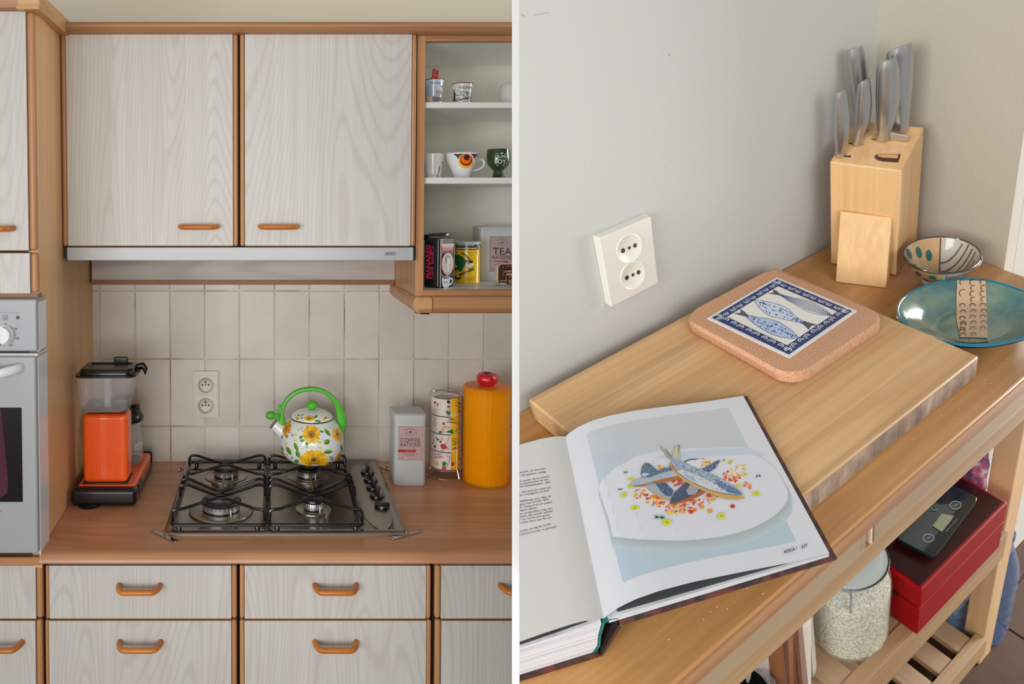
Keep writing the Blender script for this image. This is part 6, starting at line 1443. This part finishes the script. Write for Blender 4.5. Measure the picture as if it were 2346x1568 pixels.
def page(sgn, zf, s0, s1, mt, nm, drop=0.0):
    g = G(); n = 44
    g.grid(lambda a, b: BK_(s0+(s1-s0)*a, PHt*b, zf(s0+(s1-s0)*a)-drop), n, 2); g.grid(lambda a, b: BK_(s0+(s1-s0)*a, PHt*b, zf(s0+(s1-s0)*a)-drop-0.0003), n, 2)
    return RB(g, nm, mt, book, fix=False)
rp = page(1, zr_, 0.0, PW, M_pg, 'right_page'); lp_ = page(-1, zl_, -0.21, 0.0, M_pgl, 'left_page')
zdr = lambda s: max(zsr(max(s, 0.004)), min(zr_(s)-0.0009, zsr(max(s, 0.004))+0.010))
RB(prism_s([(s, zsr(s)+0.0001) for s in (0.012, 0.03, 0.06, 0.1, 0.14, 0.165)]+[(s, max(zr_(s)-0.0007, zsr(s)+0.0003)) for s in (0.165, 0.14, 0.12, 0.1, 0.08, 0.06, 0.04, 0.025, 0.012)], 0.003, PHt-0.003), 'dark_gap_fill', M_blk, book)  # black prism fills the gap between page and block
RB(prism_s([(s, zsl(s)+0.0001) for s in (-0.22, -0.15, -0.1, -0.06, -0.03, -0.014)]+[(s, zl_(s)-0.0006) for s in (-0.014, -0.03, -0.06, -0.1, -0.15, -0.22)], 0.003, PHt-0.003), 'dark_gap_fill', M_blk, book)
def pm(zf, lo, hi):
    def m(u, v, off):
        z = 0.045
        for _ in range(10):
            p = R2(u, v, 2, z); dx, dy = p.x-B0.x, p.y-B0.y; det = ex.x*ey.y-ex.y*ey.x; s = (dx*ey.y-dy*ey.x)/det; z = zf(max(lo, min(hi, s)))
        return Vector((p.x, p.y, z+off))
    return m
mR, mL = pm(zr_, 0, PW), pm(zl_, -0.22, 0)
def big(pr, pts, c, step=10, **k):
    "large outline cut into narrow strips so that it follows the curl of the page"
    us = [p[0] for p in pts]; lo, hi = min(us), max(us); pr.n += 1; x = lo
    while x < hi:
        x2 = min(hi, x+step); poly = pts
        for lim, sg in ((x, 1), (x2, -1)):
            out = []
            for i in range(len(poly)):
                a, b = poly[i-1], poly[i]; ia, ib = (a[0]-lim)*sg >= 0, (b[0]-lim)*sg >= 0
                if ia != ib: t = (lim-a[0])/(b[0]-a[0]); out.append((lim, a[1]+(b[1]-a[1])*t))
                if ib: out.append(b)
            poly = out
            if not poly: break
        if len(poly) >= 3:
            # close vertical sampling along the strip is not needed: the page is straight in that direction
            pr.poly(poly, c, up=False, **k)
        x = x2
# photograph printed on the right page, in page coordinates
ms = lambda s, t, off: BK_(s, t, zr_(s)+off)
pr = rprint(ms, base=0.00012, step=0.000008); PR = dict(rough=0.3)
s0, s1, t0, t1 = 0.0225, 0.1815, 0.022, 0.2335
def mixc(a, b, k): return tuple(int(a[i]*(1-k)+b[i]*k) for i in range(3))
for i in range(22):
    for j in range(16):
        a, b = i/22, j/16; c_ = mixc(mixc((172, 190, 200), (186, 193, 198), min(1, b*2.2)), (196, 196, 195), max(0, b*1.6-0.9)*0.9+0.0); c_ = mixc(c_, (172, 187, 204), max(0, 0.35-a)*1.2*(1 if b < .8 else .4))
        sa, sb = s0+(s1-s0)*i/22, s0+(s1-s0)*(i+1)/22; ta, tb = t0+(t1-t0)*j/16, t0+(t1-t0)*(j+1)/16
        pr.poly([(sa, ta), (sb, ta), (sb, tb), (sa, tb)], tuple(int(x/3)*3 for x in c_), up=False, **PR)
pr.n += 1
pr.build('photo_ground', rp, clip=CLIP)
pr = rprint(mR, base=0.00018, step=0.000008)
plate = [(1396, 1195), (1403, 1230), (1440, 1235), (1480, 1238), (1560, 1240), (1605, 1237), (1650, 1231), (1690, 1222), (1720, 1212), (1750, 1198), (1775, 1182), (1792, 1166), (1804, 1148), (1806, 1130), (1797, 1105), (1778, 1075), (1745, 1048), (1700, 1034), (1650, 1028), (1600, 1026), (1520, 1030), (1460, 1044), (1410, 1070), (1378, 1100), (1370, 1120)]
SH, BG = (160, 168, 168), (190, 203, 210)
for k in range(7):
    t_ = k/6; f_ = 1-t_
    pr.strips([(1600+(x-1600)*(1+0.05*f_*(1 if x > 1600 else -0.2 if y < 1180 else -0.03)), (y+26*f_ if y > 1140 else y+14*f_)) for x, y in plate], mixc((178, 192, 199), SH, t_), 9, **PR)
for k in range(5): t_ = k/4; pr.strips([(1600+(x-1600)*(1-0.012*t_), 1135+(y-1135)*(1-0.02*t_)) for x, y in plate], mixc((196, 198, 203), (206, 207, 214), t_), 9, **PR)
for k in range(4): t_ = k/3; w_ = 1-t_*0.6; pr.strips([(1500, 1046+6*w_), (1560, 1040-6*w_), (1640, 1034-9*w_), (1710, 1034-9*w_), (1755, 1046-4*w_), (1710, 1040+5*w_), (1640, 1040+7*w_), (1560, 1046+8*w_)], mixc((200, 204, 212), (184, 196, 208), t_), 9, **PR)
q = lambda x, y: (1380+x/5.865, 990+y/5.865)
random.seed(21)
VC = [(196, 40, 34), (222, 84, 30), (236, 150, 40), (240, 186, 60), (214, 200, 60), (228, 120, 40), (206, 50, 44)]
def cubes(cx_, cy_, rx_, ry_, n, cols=VC, s=(2.0, 4.6)):
    for i in range(n):
        a, r = random.uniform(0, 6.28), math.sqrt(random.random()); x, y = q(cx_+rx_*r*math.cos(a), cy_+ry_*r*math.sin(a)); k = random.uniform(*s); ro = random.uniform(0, 1.5)
        pr.poly([(x+k*math.cos(ro+j*math.pi/2)*(1 if j % 2 else 0.8), y+k*0.75*math.sin(ro+j*math.pi/2)) for j in range(4)], random.choice(cols), up=(i % 4 == 0), **PR)
def bp(pts, c_): pr.poly([q(*p) for p in pts], c_, **PR)
cubes(1380, 410, 70, 75, 22, VC[2:4]+[VC[5]]); cubes(1740, 600, 130, 90, 48); cubes(1880, 480, 90, 40, 10, VC[2:5]); cubes(1690, 400, 60, 30, 8, [(150, 180, 60), (206, 196, 60)]); cubes(800, 480, 50, 40, 9, VC[2:4])
cubes(500, 840, 110, 60, 24); cubes(720, 930, 130, 90, 48); cubes(1200, 960, 260, 70, 60); cubes(1480, 880, 110, 45, 22); cubes(960, 1040, 110, 70, 34, VC[1:4]+[VC[5]]); cubes(1160, 1060, 120, 40, 20); cubes(1010, 680, 90, 60, 20, [VC[0], VC[1]]); cubes(1950, 730, 55, 45, 9, VC[1:3]); cubes(960, 1100, 90, 30, 12, VC[3:5])
for x, y in ((1750, 1005), (1190, 1080)): bp([(x-32, y), (x-5, y-28), (x+35, y-10), (x+25, y+28), (x-15, y+25)], VC[0])
for x, y, a, b in ((1450, 1070, 6, 5), (1340, 1020, 6, 4)): pr.ell(*q(x, y), a, b, (232, 140, 50), 10, **PR)
for x, y, a, b, ro in ((865, 1225, 10.5, 7.2, -.1), (1600, 1140, 9.5, 7, 0), (2070, 840, 8.5, 5.2, 0), (435, 1032, 9.5, 5, -.15), (290, 858, 8, 5, -.6), (1915, 580, 5.5, 4.4, 0), (385, 645, 7.5, 3.5, -.1), (1820, 735, 8, 3, -.2), (375, 745, 6, 4, 0)): pr.ell(*q(x, y), a, b, (204, 206, 40), 16, rot=ro, **PR); pr.ell(*q(x+4, y), a*0.5, b*0.45, (172, 178, 24), 12, rot=ro, **PR)
# fillets
bp([(520, 590), (530, 500), (560, 440), (600, 428), (640, 440), (700, 490), (745, 530), (640, 600), (560, 640)], (86, 104, 124)); bp([(520, 590), (560, 560), (640, 570), (600, 640)], (176, 186, 198))
bp([(1100, 410), (1180, 378), (1280, 375), (1360, 380), (1320, 500), (1280, 500), (1150, 440)], (206, 208, 212)); bp([(1100, 405), (1180, 375), (1290, 373), (1270, 385), (1180, 392), (1120, 420)], (70, 90, 112))
bp([(1330, 520), (1440, 460), (1520, 410), (1590, 385), (1560, 440), (1520, 500), (1420, 560)], (74, 92, 120))
bp([(385, 720), (430, 660), (560, 620), (700, 550), (850, 490), (930, 470), (980, 520), (1060, 610), (900, 640), (700, 690), (560, 735), (440, 745)], (164, 174, 184)); bp([(560, 620), (700, 550), (850, 490), (930, 470), (975, 520), (800, 560), (640, 620)], (84, 104, 128)); bp([(400, 735), (560, 715), (800, 650), (1060, 590), (1080, 640), (900, 680), (700, 715), (560, 745), (440, 748)], (170, 104, 56))
bp([(575, 735), (700, 705), (860, 700), (960, 810), (940, 880), (890, 935), (780, 880), (640, 790)], (150, 164, 178)); bp([(720, 705), (860, 700), (960, 800), (930, 880), (860, 870), (780, 790)], (60, 86, 116)); bp([(600, 760), (700, 820), (880, 915), (920, 900), (890, 940), (760, 890), (640, 800)], (196, 150, 76))
bp([(910, 975), (930, 900), (980, 820), (1120, 690), (1220, 700), (1300, 770), (1340, 800), (1240, 870), (1060, 950)], (62, 78, 98)); bp([(1180, 720), (1300, 770), (1260, 850), (1160, 860), (1130, 800)], (150, 152, 158)); bp([(925, 985), (1060, 935), (1240, 855), (1350, 795), (1420, 800), (1300, 880), (1100, 960)], (160, 84, 44))
bp([(770, 175), (800, 215), (860, 260), (910, 340), (960, 360), (900, 372), (850, 310), (800, 250)], (160, 158, 136)); bp([(850, 235), (900, 290), (930, 350), (905, 350), (870, 290)], (120, 122, 108)); bp([(960, 250), (985, 215), (1035, 185), (1040, 240), (1035, 320), (1045, 365), (940, 365)], (184, 180, 150)); bp([(1015, 190), (1042, 182), (1040, 250), (1025, 330), (1018, 260)], (140, 138, 116))
body = [(925, 360), (1040, 368), (1090, 420), (1200, 470), (1350, 525), (1500, 590), (1650, 670), (1780, 750), (1870, 815), (1890, 850), (1820, 862), (1640, 840), (1480, 800), (1330, 740), (1180, 670), (1080, 600), (990, 530), (935, 440)]
bp([(905, 420), (950, 470), (1000, 555), (1110, 640), (1270, 725), (1440, 800), (1640, 850), (1800, 870), (1880, 860), (1925, 905), (1800, 920), (1640, 905), (1470, 850), (1280, 770), (1080, 660), (960, 545), (905, 450)], (196, 156, 84)); bp([(940, 440), (1000, 540), (1000, 560), (930, 490)], (176, 110, 50))
bp(body, (150, 170, 186)); bp([(1000, 540), (1090, 520), (1280, 600), (1500, 700), (1700, 810), (1640, 838), (1480, 800), (1330, 740), (1180, 670), (1080, 600)], (196, 198, 202)); bp([(1500, 640), (1650, 700), (1780, 765), (1885, 848), (1820, 858), (1680, 820), (1560, 740)], (92, 116, 152))
def inside(x, y, pg):
    c_ = False
    for i in range(len(pg)):
        (x1, y1), (x2, y2) = pg[i-1], pg[i]
        if (y1 > y) != (y2 > y) and x < (x2-x1)*(y-y1)/(y2-y1)+x1: c_ = not c_
    return c_
pr.n += 1
for i in range(1500):
    x, y = random.uniform(930, 1880), random.uniform(365, 860)
    if not inside(x, y, body): continue
    c_ = random.choice([(50, 76, 108), (34, 50, 74), (90, 120, 146), (224, 232, 238)]) if y < 0.42*x+120 or x > 1500 else random.choice([(200, 206, 212), (140, 158, 176), (226, 230, 236)])
    l = random.uniform(6, 20); a = random.uniform(-0.2, 1.1); pr.line([q(x, y), q(x+l*math.cos(a), y+l*math.sin(a))], random.uniform(0.5, 1.0), c_, up=False, **PR)
for i in range(110):
    x, y = random.choice([(random.uniform(760, 950), random.uniform(710, 870)), (random.uniform(960, 1280), random.uniform(710, 930)), (random.uniform(540, 700), random.uniform(450, 580)), (random.uniform(620, 940), random.uniform(520, 620)), (random.uniform(1380, 1540), random.uniform(430, 520))])
    pr.ell(*q(x, y), random.uniform(0.5, 1.2), random.uniform(0.4, 0.9), random.choice([(220, 226, 232), (190, 204, 216), (40, 54, 76)]), 6, up=False, **PR)
pr.n += 1
for cx_, cy_, k in ((765, 1160, 17), (2095, 605, 8), (240, 785, 6), (320, 560, 7)):
    for i in range(9):
        a = random.uniform(-0.7, 0.5)+(math.pi if i % 2 else 0); x, y = q(cx_, cy_); L_ = k*random.uniform(0.6, 1.0); pr.poly([(x, y), (x+L_*0.5*math.cos(a)-1.3*math.sin(a), y+L_*0.45*math.sin(a)+1.3), (x+L_*math.cos(a), y+L_*0.7*math.sin(a)), (x+L_*0.5*math.cos(a)+1.0, y+L_*0.45*math.sin(a)-1.2)], random.choice([(58, 130, 60), (76, 150, 70), (40, 104, 50)]), up=False, **PR)
pr.text('ROCA /', 1798, 1271, 6.8, (30, 30, 34), width=30, ex=(0.955, -0.30), ey=(-0.16, -0.98), bold=0.025, rough=0.4); pr.text('277', 1836.5, 1260, 6.8, (30, 30, 34), width=15, ex=(0.955, -0.34), ey=(-0.16, -0.98), bold=0.02, rough=0.4)
pr.build('dish_photo', rp, clip=CLIP)
pr = rprint(mL, base=0.0003, step=0.00001)
tl = [('achine, of met een', 107, 178, 78), ('t 32 plakken nodig.', 130, 187, 100), ('m water op te lossen,', 168, 210, 132), ('le bloedresten te ver-', 188, 207, 152), ('net keukenpapier. Zet', 206, 215, 172), ('r het zaad en snijd het', 245, 219, 210), ('en courgette en laat', 265, 208, 230), ('ddelhoog vuur. Bak de', 308, 222, 270), ('gine toe en bak alles', 330, 206, 290), ('in. Voeg zout en peper', 350, 232, 310), ('ngsel warm.', 370, 127, 350), ('en sardinefilet. Leg een', 395, 230, 353), ('npan, leg steeds enkele', 414, 234, 373), ('r tot het brood goud-', 436, 215, 398), ('e hitte door aan de sar-', 457, 230, 417), ('orden en leg de sardi-', 515, 222, 462), ('rvelolie erover en garneer', 538, 261, 480)]
for t_, ya_, xe_, ye_ in tl:
    u0_, v0_ = 1191.2, 1050+ya_/3.02; u1_, v1_ = 1190+xe_/3.02, 1050+ye_/3.02; dx, dy = u1_-u0_, v1_-v0_; l = math.hypot(dx, dy)
    pr.text(t_, u0_, v0_, 4.0, (48, 46, 46), width=l, ex=(dx/l, dy/l), ey=(-0.22, -0.97), rough=0.5)
pr.build('recipe_text', lp_, clip=CLIP)

# ---- lower shelf: red box, kitchen scale, jar of oats and what stands around
ZS = -0.471
rbx = rthing('red_box', 'glossy red lidded box on the cart\'s middle shelf', 'box', (0.22, 0.28, ZS))
M_red = mat((146, 6, 12), 0.45, spec=0.12, name='red_lacquer'); M_redt = mat((48, 10, 10), 0.25, spec=0.3, name='dark_reflection_red')
X0, X1, Y1 = 0.0985, 0.3395, 0.385
def bxp(x, y, z): return Vector((x, y+0.0*(x), z))
zl2 = -0.404; zt2 = -0.3575
g = G().box(X0, X1, 0.17, Y1, ZS+0.001, zl2-0.001); RB(g, 'base', M_red, rbx, bevel=0.002)
g = G().box(X0-0.0008, X1, 0.17, Y1+0.0008, zl2+0.001, zt2); ldx = RB(g, 'lid', M_red, rbx, bevel=0.004, seg=3)
g = G().box(X0+0.006, X1-0.006, 0.176, Y1-0.006, zt2-0.0005, zt2+0.0006); RB(g, 'lid_top', M_redt, ldx)  # thin darker sheet: the lid's dark reflection put into its colour
RB(G().box(X0-0.0016, X0-0.0009, 0.30, 0.345, zl2-0.004, zl2+0.005), 'clasp', mat((40, 34, 20), 0.3, 0.6), rbx)
sc_p = [R2(u, v, 2, zt2+0.008) for u, v in ((2133, 1272), (2168, 1252), (2240, 1147), (2192, 1118), (2100, 1165), (2055, 1235))]
scl = rthing('kitchen_scale', 'flat dark teal glass kitchen scale on the red box', 'scale', (0.21, 0.3, zt2))
c0_, c1_, c2_ = R2(2140, 1278, 2, zt2+0.012), R2(2243, 1140, 2, zt2+0.012), R2(2052, 1232, 2, zt2+0.012)
exs = (c1_-c0_); eys = (c2_-c0_); 
def scp(a, b, z): p = c0_+exs*a+eys*b; return Vector((p.x, p.y, z))
def rr2(r, z):
    o_ = []
    for ca, cb, a0 in ((1-r, r*1.3, -90), (1-r, 1-r, 0), (r, 1-r, 90), (r, r*1.3, 180)):
        for i in range(5): a = math.radians(a0+90*i/4); o_.append(scp(ca+r*math.cos(a), cb+r*1.3*math.sin(a), z))
    return o_
g = G(); loft(g, [rr2(0.09, zt2+0.006), rr2(0.09, zt2+0.012)]); RB(g, 'glass_plate', mat((22, 44, 50), 0.08, coat=0.5), scl, bevel=0.0006)
g = G(); loft(g, [[scp(a, b, z) for a, b in ((.1, .15), (.9, .15), (.9, .9), (.1, .9))] for z in (zt2+0.0008, zt2+0.006)]); RB(g, 'body', M_black, scl)
pr = rprint(lambda u, v, off: R2(u, v, 2, zt2+0.012+off), base=0.0003); GYs = (150, 158, 152)
q = lambda x, y: (1946+x/3.0275, 1050+y/3.0275)
for x, y in ((548, 555), (735, 327)): pr.arc(*q(x, y), 12.5, 9, 0, 6.28, 2.6, GYs, n=20); pr.line([q(x-12, y+8), q(x+12, y-8)], 2, GYs)
pr.arc(*q(590, 345), 7, 6, 0.3, 3.0, 2, GYs); pr.poly([q(*p) for p in ((575, 470), (640, 385), (725, 400), (700, 440), (640, 512))], (156, 160, 128)); pr.text('electronic', *q(672, 512), 4.5, GYs, width=40, ex=(0.68, -0.75), ey=(-0.7, -0.5)); pr.build('display', scl, clip=CLIP)

jc = Vector((0.034, 0.303, 0)); JR = 0.062; z0 = ZS+0.0008
jar = rthing('oat_jar', 'big glass clip jar of rolled oats on the middle shelf, beside the red box', 'jar', (jc.x, jc.y, ZS))
M_jg = mat((200, 214, 206), 0.03, alpha=0.22, spec=1.0, coat=0.3, name='jar_glass')
jp = [(0, 0), (JR*0.86, 0), (JR*0.96, 0.004), (JR, 0.012), (JR, 0.12), (JR*0.97, 0.135), (JR*0.86, 0.15), (JR*0.76, 0.158), (JR*0.76, 0.166), (JR*0.82, 0.169)]
RB(G().lathe([(r, z0+h) for r, h in jp], jc, 48), 'jar_body', M_jg, jar, fix=True)
def oats():
    m = bpy.data.materials.new('rolled_oats'); m.use_nodes = True; nt = m.node_tree; N = nt.nodes.new; L = nt.links.new; b = nt.nodes['Principled BSDF']; b.inputs['Roughness'].default_value = 0.9
    a = N('ShaderNodeAttribute'); a.attribute_name = 'gp'; v = N('ShaderNodeTexVoronoi'); v.inputs['Scale'].default_value = 230; L(a.outputs['Vector'], v.inputs['Vector'])
    r = N('ShaderNodeValToRGB'); e = r.color_ramp.elements; e[0].position = 0.1; e[0].color = (*lin((236, 230, 214)), 1); e[1].position = 0.8; e[1].color = (*lin((180, 164, 138)), 1)
    L(v.outputs['Distance'], r.inputs['Fac']); L(r.outputs['Color'], b.inputs['Base Color']); bp_ = N('ShaderNodeBump'); bp_.inputs['Strength'].default_value = 0.6; bp_.inputs['Distance'].default_value = 0.002; bp_.invert = True
    L(v.outputs['Distance'], bp_.inputs['Height']); L(bp_.outputs[0], b.inputs['Normal']); return m
fo_ = lambda t, r, h: 1+0.012*math.sin(17*t+h*300)
RB(G().lathe([(0, z0+0.006), (JR*0.84, z0+0.006), (JR*0.93, z0+0.012)]+[(JR*0.955, z0+0.012+0.108*k/20) for k in range(21)]+[(JR*0.92, z0+0.131), (JR*0.7, z0+0.137), (0, z0+0.14)], jc, 56, fr=fo_), 'oats', oats(), jar, kind='stuff')
zL = z0+0.169
RB(G().lathe([(0, zL+0.001), (JR*0.84, zL+0.001), (JR*0.86, zL+0.005), (JR*0.84, zL+0.009), (JR*0.7, zL+0.011), (JR*0.6, zL+0.014), (0, zL+0.014)], jc, 40), 'lid', mat((196, 206, 204), 0.08, alpha=0.7, coat=0.5), jar)
for zz, rr in ((zL-0.004, 0.80), (zL+0.0045, 0.885)): RB(G().tube([jc+Vector((JR*rr*math.cos(2*math.pi*i/36), JR*rr*math.sin(2*math.pi*i/36), zz)) for i in range(36)], 0.0016, 6, True), 'wire_ring', M_chrome, jar)
cdn = (Vector((-0.516, 0.761, 0))-jc).normalized(); sd = Vector((-cdn.y, cdn.x, 0)); cp_ = jc+cdn*JR*0.86-sd*0.0
RB(G().tube([cp_+Vector((0, 0, zL+0.006)), cp_+cdn*0.008+Vector((0, 0, zL-0.006)), cp_+cdn*0.012+Vector((0, 0, zL-0.028)), cp_+cdn*0.010+Vector((0, 0, zL-0.036)), cp_+cdn*0.006+Vector((0, 0, zL-0.020))], 0.0016, 6), 'clasp', M_chrome, jar)
# draped tea towel and pan at the left of the shelf
def cloth(name, label, cat, pts, z1, z0_, mats, amp=0.006, cols=None):
    g = G(); n = 60
    def fn(a, b):
        x = a*(len(pts)-1); i = min(int(x), len(pts)-2); p = Vector((*pts[i], 0)).lerp(Vector((*pts[i+1], 0)), x-i); t_ = (Vector((*pts[i+1], 0))-Vector((*pts[i], 0))).normalized(); nn = Vector((-t_.y, t_.x, 0))
        p += nn*amp*math.sin(a*22+b*1.5)*(0.6+0.4*b); return Vector((p.x, p.y, z1+(z0_-z1)*b))
    g.grid(fn, n, 12)
    o_ = RB(g, name, mats, label=label, category=cat, fix=False)
    if o_: m_ = o_.modifiers.new('thick', 'SOLIDIFY'); m_.thickness = 0.002
    return o_
def striped():
    m = bpy.data.materials.new('striped_towel'); m.use_nodes = True; nt = m.node_tree; N = nt.nodes.new; L = nt.links.new; b = nt.nodes['Principled BSDF']; b.inputs['Roughness'].default_value = 0.95
    a = N('ShaderNodeAttribute'); a.attribute_name = 'gp'; s_ = N('ShaderNodeSeparateXYZ'); L(a.outputs['Vector'], s_.inputs[0]); mu = N('ShaderNodeMath'); mu.operation = 'MULTIPLY_ADD'; mu.inputs[1].default_value = 9.6; mu.inputs[2].default_value = 1.44; L(s_.outputs[0], mu.inputs[0])
    r = N('ShaderNodeValToRGB'); r.color_ramp.interpolation = 'CONSTANT'; e = r.color_ramp.elements; e[0].position = 0; e[0].color = (*lin((176, 162, 158)), 1); e[1].position = 0.2; e[1].color = (*lin((126, 76, 42)), 1)
    for p, c_ in ((0.28, (96, 56, 34)), (0.34, (150, 96, 56)), (0.42, (112, 66, 38)), (0.5, (146, 120, 106)), (0.56, (206, 196, 182)), (0.72, (150, 134, 116)), (0.78, (214, 206, 194))): x = e.new(p); x.color = (*lin(c_), 1)
    L(mu.outputs[0], r.inputs['Fac']); L(r.outputs['Color'], b.inputs['Base Color']); return m
cloth('tea_towel', 'brown and cream striped tea towel on the middle shelf, left of the oat jar', 'towel', [(-0.150, 0.262), (-0.128, 0.300), (-0.100, 0.322), (-0.068, 0.318), (-0.046, 0.285)], -0.30, -0.468, striped())
pc_ = Vector((-0.205, 0.290, 0)); pan = rthing('frying_pan', 'dark pan with a steel rim at the bottom edge, left of the striped towel', 'pan', (pc_.x, pc_.y, ZS))
pq = R2(1735, 1590, 2, -0.40); pc_ = Vector((-0.205, 0.290, 0))
RB(G().lathe([(0, ZS+0.001), (0.05, ZS+0.001), (0.056, ZS+0.01), (0.06, -0.395), (0.0575, -0.395), (0.053, ZS+0.012), (0, ZS+0.008)], pc_, 40), 'pan_body', M_iron, pan)
RB(G().tube([pc_+Vector((0.0588*math.cos(2*math.pi*i/40), 0.0588*math.sin(2*math.pi*i/40), -0.394)) for i in range(40)], 0.002, 6, True), 'rim', mat((170, 182, 186), 0.25, 0.7), pan)
# bag behind the box, bottles on the floor
bgp = rthing('patterned_bag', 'purple and pink patterned cloth bag squeezed between the red box and the trolley leg', 'bag', (0.36, 0.24, ZS))
def bagm():
    m = bpy.data.materials.new('purple_patterned_cloth'); m.use_nodes = True; nt = m.node_tree; N = nt.nodes.new; L = nt.links.new; b = nt.nodes['Principled BSDF']; b.inputs['Roughness'].default_value = 0.8
    a = N('ShaderNodeAttribute'); a.attribute_name = 'gp'; v = N('ShaderNodeTexNoise'); v.inputs['Scale'].default_value = 38; v.inputs['Detail'].default_value = 2; L(a.outputs['Vector'], v.inputs['Vector'])
    r = N('ShaderNodeValToRGB'); e = r.color_ramp.elements; e[0].position = 0.35; e[0].color = (*lin((54, 40, 78)), 1); e[1].position = 0.68; e[1].color = (*lin((206, 196, 206)), 1); x = e.new(0.46); x.color = (*lin((118, 66, 104)), 1); x = e.new(0.56); x.color = (*lin((176, 96, 110)), 1)
    L(v.outputs['Fac'], r.inputs['Fac']); L(r.outputs['Color'], b.inputs['Base Color']); return m
g = G().lathe([(0, ZS+0.001), (0.07, ZS+0.001), (0.083, ZS+0.02), (0.088, ZS+0.09), (0.084, ZS+0.15), (0.078, ZS+0.18), (0.06, ZS+0.196), (0, ZS+0.19)], (0.360, 0.245, 0), 56, sx=0.2, sy=1.0, fr=lambda t, r, h: 1+0.05*math.sin(9*t+h*40)); RB(g, 'bag_body', bagm(), bgp)
M_pet = mat((96, 128, 168), 0.08, alpha=0.6, coat=0.4, name='blue_bottle_plastic')
for (u, v, lab) in ((2263, 1560, 'blue ribbed plastic bottle on the tiles, right of the cart leg'), (2165, 1560, 'blue ribbed plastic bottle on the tiles, seen left of the cart leg')):
    c_ = R2(u, v, 2, -0.9); c_ = Vector((c_.x+0.10, c_.y-0.06, 0)); bt = rthing('plastic_bottle', lab, 'bottle', (c_.x, c_.y, -0.9))
    prof = [(0, -0.8995), (0.033, -0.8995)]+[(0.036+0.0025*math.cos(k*2.1), -0.895+0.0115*k) for k in range(1, 20)]+[(0.034, -0.66), (0.022, -0.625), (0.013, -0.60), (0.013, -0.585)]
    RB(G().lathe(prof, c_, 28), 'body', M_pet, bt); RB(G().lathe([(0, -0.585), (0.0145, -0.585), (0.0145, -0.57), (0, -0.57)], c_, 16), 'cap', mat((40, 90, 160), 0.4), bt)

# crumbs on the table and small marks on the wall
random.seed(9); g = G()
for i in range(70):
    x, y = random.uniform(-0.35, 0.30), random.uniform(0.392, 0.425)
    if i > 45: x, y = random.uniform(-0.36, -0.2), random.uniform(0.37, 0.43)
    r = random.uniform(0.0002, 0.0006); g.add([(x-r, y-r, 0.0001), (x+r, y-r*0.6, 0.0001), (x, y+r, 0.0001), (x, y, 0.0001+r*1.2)], [(0, 1, 3), (1, 2, 3), (2, 0, 3), (0, 2, 1)])
o_ = RB(g, 'crumbs', mat((240, 226, 200), 0.7), label='tiny pale crumbs scattered along the front of the trolley top', category='crumbs', kind='stuff')
wl = bpy.data.objects['wall_left']
pr = rprint(lambda u, v, off: R2(u, v, 1, off), base=0.0002)
pr.line([(1223, 36), (1240, 32), (1261, 28)], 0.8, (130, 130, 128)); pr.line([(1192, 33), (1197, 34), (1204, 39)], 0.9, (120, 120, 116)); pr.line([(1532, 124), (1534, 128)], 2.2, (140, 140, 134)); pr.line([(1523, 389), (1527, 386), (1535, 382)], 2.4, (188, 186, 120))
for u, v in ((1440, 247), (1455, 275), (1468, 325), (1497, 303), (1583, 443), (1311, 422), (1339, 384), (1740, 372), (1692, 294)): pr.ell(u, v, 1.6, 1.0, (158, 158, 150), 7)
pr.build('wall_marks', wl, clip=CLIP)
